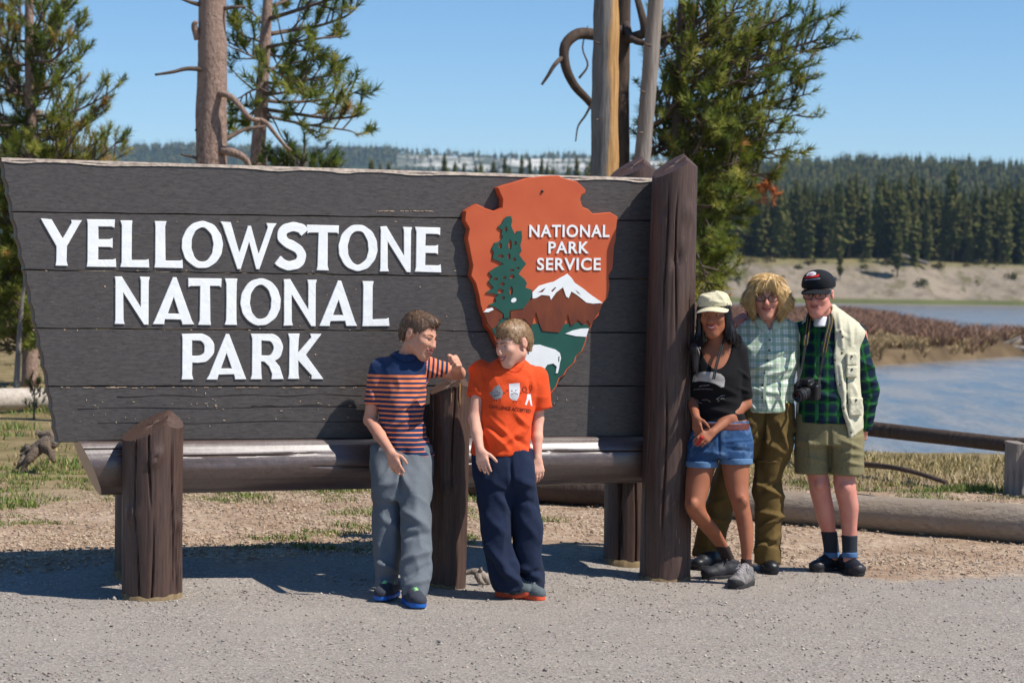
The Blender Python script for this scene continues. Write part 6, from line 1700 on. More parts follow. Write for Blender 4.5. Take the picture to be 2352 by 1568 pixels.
def shoe_px(body, toe_px, dirxy, length, width, mats, **kw):
    t = ground_at(*toe_px); d = np.array([dirxy[0], dirxy[1], 0.0]); d /= np.linalg.norm(d)
    h = t - d * length; h[2] = gz1(h[0], h[1]); z = max(t[2], h[2]); t[2] = z; h[2] = z
    return add_shoe(body, t, h, width, mats, **kw)

def short_hair(hd, body, mat, r, front=0.070, side=0.0, thick=0.004, n=7500, length=0.013, seed=1, part=0.0, tuft=0.0):
    O = hd.O; f = Field(O - .17 * hd.s, O + .19 * hd.s, 0.0042)
    hd.ell(f, (0, 0.016, 0.040), (0.074 + thick * .75, 0.094 + thick * .8, 0.080 + thick), 0)
    hd.ell(f, (0.01, -0.050, 0.092), (0.044, 0.036, 0.018 + thick), 0.03)
    hd.cap(f, (0, 0.07, 0.0), (0, 0.06, -0.045), 0.055, 0.045, 0.03)
    sl, X, Y, Z = f.win(O - 1, O + 1); x, y, z = hd.local(X, Y, Z)
    zc = np.interp(y, [-.11, -.085, -.068, -.055, -.045, -.03, -.012, 0.0, .03, .045, .06, .12], [front, front - .002, front - .008, .048, .030, -.004 + side, -.012 + side, .030, .030, -.01, -.050, -.065])
    zc = zc + 0.006 * np.sin(x * 170 + 1) * (y < -.05)
    f.d = np.maximum(f.d, (zc - z) * hd.s * .8).astype(np.float32)
    def flow(P):
        L = (P - O) @ hd.R; v = L - np.array([0.012, 0.055, 0.11]); v[:, 1] -= 0.03; v[:, 0] += 0.01
        return v @ hd.R.T
    return hair_obj(f, body, mat, r, n, length, 0.0015, flow, 0.3, 0.16, 0.003, (90, 90, 45), seed)

MAT_LIP_FAIR = simple('lips_fair', S(190, 112, 102), S(178, 100, 92), 40, 0.45, 0.4)

def build_boy_striped():
    SK = skin('boy_skin', S(206, 152, 126), S(200, 128, 106))
    base = ground_at(925, 1380)
    p = thing('person', base, 'boy in a navy and orange striped t-shirt and grey sweatpants leaning on the middle post', 'person')
    hd = Head(at(963, 769, 11.970), 58, 17, 4, 1.0)
    shirt_px = [(806, 908, 958, 12.000, .055), (816, 893, 968, 12.010, .070), (826, 880, 976, 12.020, .082), (838, 868, 981, 12.030, .095), (862, 868, 982, 12.030, .108), (900, 870, 977, 12.020, .115), (950, 872, 971, 12.000, .118), (1000, 876, 976, 11.980, .120), (1030, 878, 990, 11.970, .124), (1045, 880, 999, 11.970, .126)]
    pelvis = [(1022, 854, 988, 11.960, .085), (1060, 856, 988, 11.950, .116), (1100, 860, 987, 11.880, .112), (1142, 863, 985, 11.850, .098)]
    legL = [(1034, 858, 922, 11.959, .085), (1060, 856, 927, 11.929, .085), (1095, 861, 924, 11.891, .096), (1146, 862, 921, 11.865, .085), (1190, 857, 922, 11.832, .080), (1232, 859, 922, 11.801, .078), (1290, 862, 915, 11.751, .075), (1350, 865, 909, 11.700, .075)]
    legR = [(1034, 918, 980, 11.959, .085), (1060, 916, 988, 11.919, .085), (1095, 921, 987, 11.861, .096), (1150, 922, 986, 11.783, .088), (1232, 924, 989, 11.681, .086), (1307, 921, 991, 11.582, .084), (1345, 925, 982, 11.533, .082), (1369, 930, 976, 11.510, .080)]
    shL, elL, wrL = at(869, 852, 12.020), at(850, 964, 12.000), at(897, 1036, 11.68)
    shR, elR, wrR = at(968, 845, 12.04), at(1053, 857, 12.06), at(1049, 845, 11.88)
    f = fld(835, 700, 1080, 1395, 11.35, 12.35, .0054)
    hd.grow(f, at(930, 832, 12.030), rn=.046, smile=.8, kid=1)
    f.cap(at(930, 828, 12.030), at(925, 850, 12.030), .048, .07, .02)
    f.loft(shirt_px[1:-1], .014, .02); f.loft(legL, .030, .02); f.loft(legR, .030, .02)
    f.chain([shL, elL, at(872, 1000, 11.880), wrL], [.042, .034, .031, .0225], .015)
    f.chain([shR, elR, wrR], [.043, .035, .026], .015)
    add_hand(f, wrL, at(911, 1082, 11.64) - wrL, (-.5, -.85, .1), (.6, -.6, .2), .88, (.25, .3, .35, .4), .05, .55)
    add_hand(f, wrR, at(1052, 829, 11.82) - wrR, (.9, .1, .45), (-.4, -.3, .9), .92, (1.35, 1.4, 1.4, 1.4), .0, .8)
    for sl_ in (legL, legR):
        y, xl, xr, d, ry = sl_[-1]; f.cap(at((xl + xr) / 2, y - 40, d + .03), at((xl + xr) / 2, y + 6, d + .03), .03, .03, .01)
    V, F = f.mesh(); b = obj('body', V, F, SK, p, True)
    hd.face_parts(b, simple('brow_brown', S(84, 60, 44)), MAT_LIP_FAIR, .9, True, .9)
    short_hair(hd, b, hairmat('brown_hair', [(0, S(70, 52, 40)), (.5, S(104, 80, 62)), (1, S(142, 114, 88))]), np.random.default_rng(3), seed=4)
    # t-shirt
    g = fld(835, 795, 1045, 1060, 11.7, 12.35, .0056)
    g.loft(shirt_px, 0, 0)
    eL, eR = at(857, 929, 12.000), at(1030, 848, 12.055)
    g.chain([at(874, 846, 12.020), eL], [.056, .043], .025, flat=1); g.chain([at(966, 842, 12.040), eR], [.058, .034], .025, flat=1)
    g.ell(at(932, 805, 11.990), (.055, .075, .030), None, .004, 's')
    V, F = g.mesh()
    V = fold(V, F, [(905, 950, 960, 905, 6, .010), (895, 985, 975, 935, 7, .010), (905, 1010, 985, 960, 6, -.008), (960, 890, 985, 870, 5, .009), (940, 1030, 978, 975, 6, .010), (890, 900, 880, 990, 5, -.008), (975, 1000, 995, 1040, 5, .010), (950, 870, 975, 850, 5, -.006), (985, 850, 1020, 862, 4, .007), (850, 880, 868, 915, 5, -.006)], .006, 11, 3)
    ax = (eR - at(966, 842, 12.040)); al = np.linalg.norm(ax); ax /= al
    q = (V - at(972, 842, 12.040)) @ ax; P = proj(V)
    on = (P[:, 0] > 979) & (P[:, 1] < 880) & (q > .0)
    z0 = at(920, 864, 11.75)[2]
    u = np.where(on, z0 + .006 - q * 1.0 , V[:, 2])
    t = NT('striped_jersey'); a = t.attr('u')
    k = t.math('DIVIDE', t.math('SUBTRACT', z0, a), .0243); fr = t.math('FRACT', k)
    wid = t.math('MAXIMUM', t.math('SUBTRACT', .56, t.math('MULTIPLY', k, .022)), .2)
    st = t.math('MULTIPLY', t.math('LESS_THAN', fr, wid), t.math('GREATER_THAN', k, 0.0))
    v = t.coord(); t.color(t.mix(st, t.ramp(t.noise(v, 200, 2), [(.3, S(30, 48, 82)), (.7, S(38, 58, 94))]), S(232, 130, 84))); t.rough(.9, .12); t.b.inputs['Sheen Weight'].default_value = .1; t.bump(t.noise(v, 300, 2), .15, .002)
    sh = obj('t_shirt', V, F, t.m, p, True, {'u': u})
    c = MB(); n = 30; pts = []
    for i in range(n + 1):
        a_ = math.pi * (i / n) ; pts.append((895 + 74 * (i / n), 813 + 17 * math.sin(a_) + 5 * (i / n)))
    dc = decal(sh, [line2(pts, 5)], cloth('navy_collar', S(28, 44, 76)), 'collar', sh, .003)
    # sweatpants
    g = fld(845, 1010, 1000, 1385, 11.35, 12.25, .0064)
    g.loft(legL, 0, 0, smooth=7); g.loft(legR, 0, .02, smooth=7); g.loft(pelvis, 0, .04, smooth=9)
    V, F = g.mesh()
    V = fold(V, F, [(920, 1085, 945, 1130, 8, .012), (865, 1120, 915, 1105, 8, .008), (930, 1175, 980, 1215, 9, .014), (925, 1235, 975, 1225, 7, -.012), (930, 1290, 985, 1265, 8, .015), (935, 1325, 980, 1300, 7, -.012), (930, 1350, 978, 1330, 7, .012), (862, 1290, 905, 1310, 8, .012), (866, 1325, 905, 1318, 6, -.010), (900, 1150, 905, 1290, 9, .010), (955, 1110, 958, 1200, 9, .008), (868, 1180, 915, 1225, 8, .008), (918, 1050, 921, 1130, 4, -.012)], .009, 9, 5, (1.3, 1.3, .5))
    tr = obj('sweatpants', V, F, cloth('grey_fleece', S(108, 114, 120), S(92, 98, 104), 220, .95, .3), p, True)
    SM = (cloth('trainer_mesh_dark', S(62, 64, 74)), simple('blue_sole', S(38, 104, 190), S(30, 90, 170), 12, .5, .3), simple('lime_laces', S(90, 216, 200), S(190, 230, 90), 60, .7))
    shoe_px(p, (869, 1384), (-.30, -.95), .245, .095, SM)
    shoe_px(p, (966, 1400), (.32, -.95), .245, .097, SM)
    return p

def cB2(x, y): return (1052.6 + .2585 * x, 713.8 + .2585 * y)

def build_boy_orange():
    SK = skin('boy_pale_skin', S(214, 164, 140), S(206, 136, 116))
    base = ground_at(1205, 1372)
    p = thing('person', base, 'boy in a bright orange printed t-shirt and navy trousers beside the arrowhead', 'person')
    hd = Head(at(1179, 789, 11.86), -50, 12, -3, .98)
    shirt_px = [(816, 1160, 1195, 11.92, .055), (824, 1147, 1203, 11.92, .066), (836, 1116, 1216, 11.92, .080), (850, 1098, 1232, 11.92, .095), (875, 1096, 1238, 11.91, .108), (920, 1102, 1228, 11.90, .116), (980, 1096, 1219, 11.89, .120), (1020, 1086, 1218, 11.88, .122), (1042, 1082, 1219, 11.88, .124)]
    pelvis = [(1034, 1092, 1215, 11.88, .108), (1060, 1092, 1222, 11.87, .116), (1100, 1094, 1227, 11.86, .114), (1125, 1140, 1200, 11.86, .06), (1150, 1160, 1185, 11.86, .03)]
    legL = [(1036, 1092, 1166, 11.88, .085), (1060, 1092, 1172, 11.87, .085), (1095, 1094, 1175, 11.86, .098), (1137, 1098, 1174, 11.84, .090), (1177, 1102, 1172, 11.82, .085), (1242, 1111, 1174, 11.80, .082), (1290, 1118, 1185, 11.80, .080), (1330, 1128, 1198, 11.80, .078), (1354, 1138, 1201, 11.80, .072)]
    legR = [(1036, 1148, 1214, 11.88, .085), (1060, 1156, 1224, 11.87, .085), (1095, 1170, 1227, 11.86, .098), (1137, 1175, 1236, 11.86, .090), (1197, 1175, 1245, 11.86, .085), (1267, 1183, 1241, 11.86, .080), (1312, 1195, 1248, 11.86, .078), (1356, 1203, 1246, 11.86, .072)]
    shL, elL, wrL = at(1104, 864, 11.90), at(1090, 962, 11.84), at(1102, 1030, 11.74)
    shR, elR, wrR = at(1238, 872, 11.93), at(1235, 962, 11.94), at(1235, 1052, 11.86)
    f = fld(1070, 722, 1275, 1392, 11.5, 12.15, .0054)
    hd.grow(f, at(1176, 838, 11.92), rn=.045, smile=.8, kid=1)
    f.cap(at(1176, 830, 11.92), at(1174, 856, 11.92), .05, .07, .02)
    f.loft(shirt_px[1:-1], .014, .02); f.loft(legL, .030, .02); f.loft(legR, .030, .02)
    f.chain([shL, elL, at(1095, 995, 11.79), wrL], [.035, .032, .029, .0215], .015)
    f.chain([shR, elR, at(1234, 1005, 11.90), wrR], [.041, .031, .028, .021], .015)
    add_hand(f, wrL, at(1112, 1080, 11.70) - wrL, (-.35, -.9, .1), (.8, -.3, .1), .88, (.2, .25, .3, .35), .08, .3)
    add_hand(f, wrR, at(1238, 1100, 11.83) - wrR, (.35, -.9, .1), (-.8, -.3, .1), .86, (.3, .35, .4, .45), .05, .45)
    for sl_ in (legL, legR):
        y, xl, xr, d, ry = sl_[-1]; f.cap(at((xl + xr) / 2, y - 40, d + .03), at((xl + xr) / 2, y + 4, d + .03), .03, .03, .01)
    V, F = f.mesh(); b = obj('body', V, F, SK, p, True)
    hd.face_parts(b, simple('brow_sandy', S(120, 88, 62)), MAT_LIP_FAIR, .9, True, .75)
    short_hair(hd, b, hairmat('sandy_hair', [(0, S(100, 76, 54)), (.5, S(150, 118, 86)), (1, S(192, 160, 120))]), np.random.default_rng(4), front=.050, side=-.008, seed=8, thick=.007)
    g = fld(1070, 805, 1275, 1055, 11.6, 12.12, .0056)
    g.loft(shirt_px, 0, 0)
    eL, eR = at(1093, 909, 11.875), at(1244, 938, 11.94)
    g.chain([at(1103, 852, 11.92), eL], [.056, .043], .025, flat=1); g.chain([at(1232, 866, 11.93), eR], [.056, .052], .025, flat=1)
    g.ell(at(1180, 817, 11.87), (.062, .072, .034), None, .004, 's')
    V, F = g.mesh()
    V = fold(V, F, [(1120, 985, 1165, 1030, 6, .010), (1125, 960, 1180, 1010, 6, .008), (1140, 1030, 1195, 990, 7, .010), (1185, 950, 1205, 975, 6, .008), (1110, 1000, 1120, 1036, 5, -.009), (1170, 1000, 1212, 1025, 6, -.008), (1200, 1000, 1216, 960, 5, .008), (1110, 850, 1116, 890, 5, -.007), (1215, 870, 1222, 930, 5, -.007), (1150, 850, 1180, 858, 6, .004), (1085, 880, 1100, 905, 5, .006)], .006, 10, 13)
    OR = cloth('orange_cotton', S(226, 84, 40), S(216, 74, 34), 150, .85, .2)
    sh = obj('t_shirt', V, F, OR, p, True)
    decal(sh, [line2([tuple(q[:2]) for q in spline([cB2(*q) + (0,) for q in ((345, 440), (390, 488), (440, 520), (500, 540), (545, 528), (580, 475))], 6)], 4)], cloth('orange_rib', S(206, 68, 30)), 'collar', sh, .003)
    # chest print: rock, paper, scissors and two words
    PG = simple('print_grey', S(150, 150, 150), S(120, 120, 122), 90, .8); PW = simple('print_white', S(226, 224, 222), S(206, 206, 208), 60, .8); PD = simple('print_dark', S(92, 34, 26), None, 30, .8); PS = simple('print_grey_pale', S(188, 188, 190), None, 30, .8)
    A = lambda L: [cB2(*q) for q in L]
    decal(sh, [poly2(A([(275, 735), (300, 712), (325, 675), (362, 655), (385, 690), (398, 730), (385, 770), (340, 787), (310, 778), (300, 752)]))], PG, 'rock_print', sh, .0012)
    decal(sh, [poly2(A([(450, 648), (545, 640), (550, 700), (535, 770), (515, 798), (478, 790), (455, 765), (452, 700)]))], PW, 'paper_print', sh, .0012)
    decal(sh, [poly2(A([(460, 745), (530, 735), (538, 765), (514, 794), (480, 786)]))], PS, 'paper_shade_print', sh, .0018)
    decal(sh, [poly2(A([(612, 736), (640, 735), (650, 800), (656, 845), (642, 838), (628, 780), (605, 838), (590, 830), (608, 780)]))], PW, 'scissors_print', sh, .0012)
    ring = lambda cx, cy, rx, ry: [(cx + rx * math.cos(a), cy + ry * math.sin(a)) for a in np.linspace(0, 6.283, 15)]
    decal(sh, [line2(A(ring(588, 698, 18, 24)), 1.3), line2(A(ring(640, 682, 12, 24)), 1.3), line2(A([(600, 722), (622, 740)]), 1.5), line2(A([(640, 708), (632, 740)]), 1.5),
               line2(A([(345, 712), (352, 722)]), 1.6), line2(A([(370, 722), (360, 728)]), 1.6), line2(A([(318, 752), (368, 748)]), 1.4),
               line2(A([(470, 708), (482, 712)]), 1.6), line2(A([(505, 710), (518, 702)]), 1.6), line2(A([(470, 740), (500, 730), (530, 738)]), 1.2),
               line2(A([(398, 730), (420, 728)]), 1.2), line2(A([(425, 705), (450, 708)]), 1.2), line2(A([(548, 735), (565, 725)]), 1.2), line2(A([(340, 787), (342, 808)]), 1.2), line2(A([(370, 780), (376, 808)]), 1.2), line2(A([(490, 796), (492, 815)]), 1.2), line2(A([(512, 796), (516, 818)]), 1.2)], PD, 'figure_lines_print', sh, .0022)
    x0, y0 = cB2(275, 862); x1, y1 = cB2(640, 908)
    decal(sh, [text2('CHALLENGE ACCEPTED', x0, y0, x1, y1, 8.6)], PD, 'lettering_print', sh, .0012)
    g = fld(1080, 1012, 1260, 1370, 11.6, 12.1, .0064)
    g.loft(legL, 0, 0, smooth=7); g.loft(legR, 0, .02, smooth=7); g.loft(pelvis, 0, .04, smooth=9)
    V, F = g.mesh()
    V = fold(V, F, [(1120, 1250, 1180, 1330, 9, .016), (1112, 1270, 1160, 1345, 8, -.013), (1140, 1300, 1196, 1345, 7, .012), (1180, 1290, 1240, 1330, 8, .014), (1190, 1320, 1245, 1310, 6, -.012), (1185, 1100, 1230, 1120, 9, .010), (1120, 1100, 1165, 1125, 9, .008), (1145, 1140, 1165, 1175, 8, .010), (1185, 1140, 1235, 1160, 8, -.009), (1172, 1050, 1176, 1120, 4, -.010), (1190, 1180, 1235, 1240, 9, .008), (1115, 1180, 1160, 1230, 9, .007)], .009, 9, 15, (1.3, 1.3, .5))
    obj('trousers', V, F, cloth('navy_fleece', S(34, 44, 66), S(28, 36, 56), 220, .95, .3), p, True)
    SM = (cloth('grey_trainer_mesh', S(98, 106, 108), S(84, 92, 94)), simple('orange_sole', S(228, 96, 62), S(216, 84, 52), 12, .6, .3), simple('grey_laces', S(120, 126, 128), None, 60, .8))
    shoe_px(p, (1250, 1379), (.62, -.62), .225, .086, SM)
    shoe_px(p, (1228, 1377), (.80, -.52), .235, .092, SM, toe_up=.10)
    return p
build_boy_striped()
build_boy_orange()

# ================================================================ PEOPLE: the three adults
def cW1(x, y): return (1548.6 + .27 * x, 641.2 + .27 * y)
def cMW(x, y): return (1681.7 + .27 * x, 604.9 + .27 * y)

def plaid(name, base, stripes, su=0.05, sv=0.05):
    """woven check from the cloth's own coordinates; stripes = (axis, phase, half width, colour, strength)"""
    t = NT(name); a = t.n('ShaderNodeAttribute'); a.attribute_name = 'weave'
    sep = t.n('ShaderNodeSeparateColor'); t.l(a.outputs['Color'], sep.inputs[0])
    col = base; v = t.coord()
    for ax, ph, hw, c, k in stripes:
        f = t.math('FRACT', t.math('ADD', t.math('DIVIDE', sep.outputs[ax], su if ax == 0 else sv), 10.0 + ph))
        d = t.math('ABSOLUTE', t.math('SUBTRACT', f, 0.5))
        m = t.n('ShaderNodeMapRange'); t.l(d, m.inputs[0]); m.inputs[1].default_value, m.inputs[2].default_value, m.inputs[3].default_value, m.inputs[4].default_value = hw + .03, hw - .03, 0.0, k
        col = t.mix(m.outputs[0], col, c)
    t.color(col); t.rough(.85, .15); b = t.bump(t.noise(v, 26, 4), .3, .01); t.bump(t.noise(v, 320, 2), .12, .002, b); return t.m

def weave(V, arms=()):
    """cloth coordinates: across and up on the body; round and along on sleeves"""
    u = V[:, 0].copy(); w = V[:, 2].copy() + 2.0
    for a, b, r in arms:
        a = np.asarray(a); b = np.asarray(b); ax = b - a; L = np.linalg.norm(ax); ax = ax / L
        q = (V - a) @ ax; rel = V - a - q[:, None] * ax; rad = np.linalg.norm(rel, axis=1)
        on = (q > .03) & (q < L + .04) & (rad < r)
        e1 = np.cross(ax, [0, 1, 0]); e1 /= np.linalg.norm(e1); u[on] = (rel @ e1)[on] + 3; w[on] = q[on] + 1
    return np.stack([u + 5, w, 0 * u], 1)

def build_woman_cap():
    SK = skin('tan_skin', S(158, 100, 72), S(142, 82, 60))
    base = ground_at(1665, 1335)
    p = thing('person', base, 'woman in a cream cap, black top and denim shorts leaning against the tall post', 'person')
    hd = Head(at(1640, 722, 12.520), -16, 4, -3, 1.02)
    top_px = [(776, 1652, 1676, 12.580, .05), (786, 1618, 1694, 12.580, .065), (800, 1598, 1706, 12.580, .08), (830, 1589, 1708, 12.570, .095), (862, 1588, 1706, 12.560, .118), (885, 1590, 1704, 12.560, .115), (915, 1595, 1703, 12.570, .10), (945, 1597, 1708, 12.570, .105), (972, 1594, 1716, 12.570, .115), (984, 1592, 1719, 12.570, .118)]
    hips = [(966, 1594, 1718, 12.570, .112), (1000, 1586, 1727, 12.570, .122), (1030, 1582, 1728, 12.560, .124), (1050, 1580, 1728, 12.560, .12)]
    legL = [(1020, 1582, 1652, 12.560, .10), (1050, 1579, 1648, 12.550, .098), (1073, 1578, 1643, 12.540, .092), (1110, 1574, 1633, 12.515, .084), (1150, 1573, 1621, 12.474, .066), (1165, 1572, 1619, 12.466, .062), (1185, 1582, 1629, 12.485, .060), (1207, 1601, 1648, 12.543, .058), (1230, 1622, 1661, 12.611, .046), (1255, 1645, 1674, 12.660, .036), (1295, 1664, 1692, 12.720, .036)]
    legR = [(1020, 1655, 1726, 12.550, .10), (1050, 1656, 1724, 12.540, .096), (1073, 1658, 1721, 12.530, .090), (1118, 1667, 1719, 12.500, .074), (1149, 1678, 1721, 12.464, .064), (1165, 1682, 1723, 12.456, .060), (1185, 1689, 1727, 12.455, .060), (1218, 1695, 1731, 12.447, .054), (1252, 1701, 1730, 12.430, .042), (1281, 1703, 1725, 12.430, .034), (1320, 1702, 1727, 12.420, .034)]
    shR, elR, wrR = at(1698, 806, 12.580), at(1712, 926, 12.580), at(1638, 991, 12.410)
    shL, elL, wrL = at(1604, 810, 12.600), at(1590, 915, 12.600), at(1598, 955, 12.440)
    f = fld(1560, 660, 1745, 1345, 12.05, 12.98, .0054)
    hd.grow(f, at(1650, 786, 12.570), rn=.044, fem=1, smile=.9)
    f.cap(at(1650, 780, 12.570), at(1652, 800, 12.580), .045, .06, .03)
    f.loft(top_px[1:-1], .008, .03); f.loft(hips, .016, .03); f.loft(legL, .0, .02, smooth=9); f.loft(legR, .0, .02, smooth=9)
    f.ell(at(1708, 1152, 12.40), (.022, .02, .028), None, .02); f.ell(at(1592, 1158, 12.405), (.022, .02, .028), None, .02)
    f.chain([shR, elR, at(1676, 960, 12.490), wrR], [.044, .034, .031, .0215], .015)
    f.chain([shL, elL, wrL], [.044, .033, .0215], .015)
    add_hand(f, wrR, at(1608, 1013, 12.360) - wrR, (.3, -.9, .5), (-.3, -.4, .9), .86, (.35, .4, .45, .5), .03, .6)
    add_hand(f, wrL, at(1604, 1006, 12.380) - wrL, (-.7, -.7, .1), (.8, -.6, .1), .84, (.3, .35, .4, .45), .03, .4)
    V, F = f.mesh(); b = obj('body', V, F, SK, p, True)
    hd.face_parts(b, simple('brow_black', S(34, 26, 24)), simple('lips_tan', S(158, 76, 70), None, 40, .4, .4), 1.0, True, .7, iris=S(40, 26, 20))
    # long black hair
    r = np.random.default_rng(6); O = hd.O
    f = Field(O - (.22, .2, .36), O + (.24, .24, .16), .0045)
    hd.ell(f, (0, .022, .040), (.083, .098, .086), 0)
    hd.cap(f, (-.066, -.015, .03), (-.078, -.02, -.13), .022, .026, .02); f.chain([hd.w(-.078, -.02, -.12), at(1596, 800, 12.480), at(1598, 848, 12.465)], [.026, .030, .016], .02)
    hd.cap(f, (.066, .0, .03), (.082, .0, -.11), .022, .030, .02); f.chain([hd.w(.082, 0, -.1), at(1690, 780, 12.540), at(1694, 812, 12.540)], [.030, .026, .012], .02)
    hd.cap(f, (0, .085, .0), (0, .10, -.22), .07, .06, .03)
    sl, X, Y, Z = f.win(O - 1, O + 1); x, y, z = hd.local(X, Y, Z)
    zc = np.interp(y, [-.12, -.075, -.055, -.03, -.02, .2], [.08, .068, .05, .02, -.5, -.5]); f.d = np.maximum(f.d, np.where(np.abs(x) < .062, (zc - z) * hd.s * .8, -1)).astype(np.float32)
    hair_obj(f, b, hairmat('black_hair', [(0, S(18, 15, 15)), (.6, S(30, 24, 23)), (1, S(46, 38, 35))], .35), r, 3500, .05, .0018, lambda P: np.tile([0, -.1, -1.0], (len(P), 1)), .04, .05, .004, (70, 70, 8), 6)
    # cap
    f = Field(O - .2, O + .24, .0045); CR = cloth('cream_cotton', S(216, 208, 176), S(200, 190, 156), 120, .9, .3)
    hd.ell(f, (0, .022, .046), (.090, .106, .070), 0); hd.ell(f, (0, .02, .084), (.080, .092, .034), .02)
    sl, X, Y, Z = f.win(O - 1, O + 1); x, y, z = hd.local(X, Y, Z); f.d = np.maximum(f.d, ((.046 + .22 * (-y) * .0 - np.where(y > 0, .25 * y, 0) - z) * hd.s)).astype(np.float32)
    V, F = f.mesh(); V = fold(V, F, [cW1(230, 150) + cW1(300, 160) + (4, .006), cW1(300, 190) + cW1(430, 200) + (4, .005), cW1(360, 110) + cW1(420, 180) + (4, .005)], .003, 16, 3)
    cp = obj('cap', V, F, CR, b, True); cap_brim(hd, .050, .070, .022, CR, cp, rx=.092, ry=.086, tilt=.28)
    e = MB(); e.ell(hd.w(.082, -.004, -.040), np.array((.009, .009, .009)) * hd.s, None, 12, 8); e.build('earring', simple('pearl', S(236, 232, 224), None, 10, .15, .7), b)
    # black scoop top with half sleeves
    g = fld(1575, 765, 1735, 995, 12.25, 12.83, .005)
    g.loft(top_px, 0, 0); eR = at(1711, 916, 12.580); eL = at(1591, 912, 12.600)
    g.chain([at(1694, 808, 12.580), eR], [.054, .042], .025, flat=1); g.chain([at(1608, 812, 12.600), eL], [.052, .042], .025, flat=1)
    c0 = at(1650, 792, 12.480); sl, X, Y, Z = g.win(c0 - 1, c0 + 1)
    dx = (X - at(1646, 800, 12.500)[0]) / .088; dz = (Z - at(1650, 778, 12.480)[2]) / (.165); e = np.sqrt(dx ** 2 + dz ** 2) - 1
    g.d = np.maximum(g.d, -np.maximum(e * .08, Y - 12.580)).astype(np.float32)
    g.ell(at(1654, 778, 12.580), (.085, .12, .05), None, .004, 's')
    V, F = g.mesh(); V = fold(V, F, [(1600, 905, 1690, 925, 7, .007), (1610, 935, 1700, 955, 6, .007), (1696, 850, 1722, 870, 4, .006), (1696, 890, 1722, 900, 4, .006), (1640, 880, 1690, 905, 6, .006)], .002, 8, 4)
    BL = cloth('black_jersey', S(17, 16, 18), S(23, 22, 24), 200, .85, .15)
    sh = obj('top', V, F, BL, p, True)
    GP = simple('print_sunlit_grey', S(176, 170, 164), S(150, 144, 140), 40, .8)
    A = lambda L: [cW1(*q) for q in L]
    decal(sh, [poly2(A([(155, 870), (165, 825), (200, 795), (260, 785), (340, 790), (395, 805), (425, 830), (432, 860), (424, 915), (400, 920), (350, 890), (290, 872), (220, 866), (180, 872)]))], GP, 'sunlit_arc_print', sh)  # printed band, painted pale where the bust catches the sun
    decal(sh, [line2(A([(170, 940), (230, 905), (300, 898)]), 2.2), line2(A([(190, 935), (260, 930), (330, 935)]), 1.6), line2(A([(360, 1020), (400, 990), (430, 985)]), 2.4), line2(A([(370, 1035), (410, 1010), (425, 1020)]), 2.0), line2(A([(195, 1020), (215, 1050), (240, 1052)]), 2.0), line2(A([(240, 1025), (280, 1020), (310, 1040)]), 2.2)], simple('print_mid_grey', S(120, 118, 118), S(70, 68, 70), 60, .7), 'line_print', sh, .003)
    m = MB(); sp_ = [hd.w(.05, .06, -.13)] + [at(*cW1(x, y), d) for x, y, d in ((440, 490, 12.520), (415, 540, 12.485), (385, 640, 12.455), (362, 720, 12.435), (345, 800, 12.425), (335, 850, 12.420))]
    sp_ = spline(sp_, 5)
    for q in (-1, 1): m.tube(sp_ + np.array([q * .0045, 0, 0]), .0042, 6)
    m.build('neck_strap', simple('strap_dark', S(44, 48, 48), None, 60, .7), p)
    # denim shorts, turned-up hems, belt
    g = fld(1570, 955, 1740, 1085, 12.25, 12.83, .005)
    sl_ = [(966, 1593, 1718, 12.570, .116)] + [(y, a - 1, c + 1, d, r_ + .003) for y, a, c, d, r_ in hips]
    cl = [(1015, 1579, 1652, 12.560, .106), (1050, 1577, 1651, 12.550, .104), (1070, 1577, 1648, 12.540, .100)]; cr = [(1015, 1652, 1729, 12.550, .106), (1050, 1653, 1728, 12.540, .104), (1063, 1654, 1727, 12.535, .101)]
    g.loft(sl_, 0, 0); g.loft(cl, 0, .012); g.loft(cr, 0, .012)
    V, F = g.mesh(); V = fold(V, F, [(1662, 1015, 1722, 1010, 4, .006), (1670, 1030, 1725, 1036, 4, -.006), (1600, 1035, 1640, 1040, 5, .006), (1650, 985, 1652, 1055, 3, -.006), (1640, 1040, 1665, 1045, 5, .006)], .003, 14, 6)
    t = NT('denim'); v = t.coord(); t.color(t.mix(t.ramp(t.noise(v, 22, 5), [(.50, (0, 0, 0)), (.80, (.7, .7, .7))]), t.ramp(t.noise(v, 240, 2), [(.3, S(36, 62, 98)), (.7, S(54, 84, 122))]), S(112, 142, 176))); t.rough(.9, .15); t.bump(t.noise(v, 260, 2), .2, .002)
    so = obj('denim_shorts', V, F, t.m, p, True)
    CU = cloth('denim_cuff', S(98, 130, 164), S(80, 110, 146), 200, .9, .2)
    for q in (cl, cr):
        g = fld(1565, 1040, 1740, 1085, 12.25, 12.7, .0045); y1 = q[-1][0]; e = [(y1 - 13, q[-1][1] - 2, q[-1][2] + 2, q[-1][3], q[-1][4] + .007), (y1 + 1.5, q[-1][1] - 2, q[-1][2] + 2, q[-1][3], q[-1][4] + .007)]
        g.loft(e, 0, 0, smooth=1); V, F = g.mesh(); obj('cuff', V, F, CU, so, True)
    g = fld(1570, 950, 1740, 1010, 12.25, 12.83, .0045); g.loft([(968, 1592, 1720, 12.57, .123), (986, 1589, 1724, 12.57, .126)], 0, 0, smooth=1); V, F = g.mesh(); obj('belt', V, F, simple('belt_leather', S(104, 54, 44), S(86, 42, 36), 60, .5, .4), so, True)
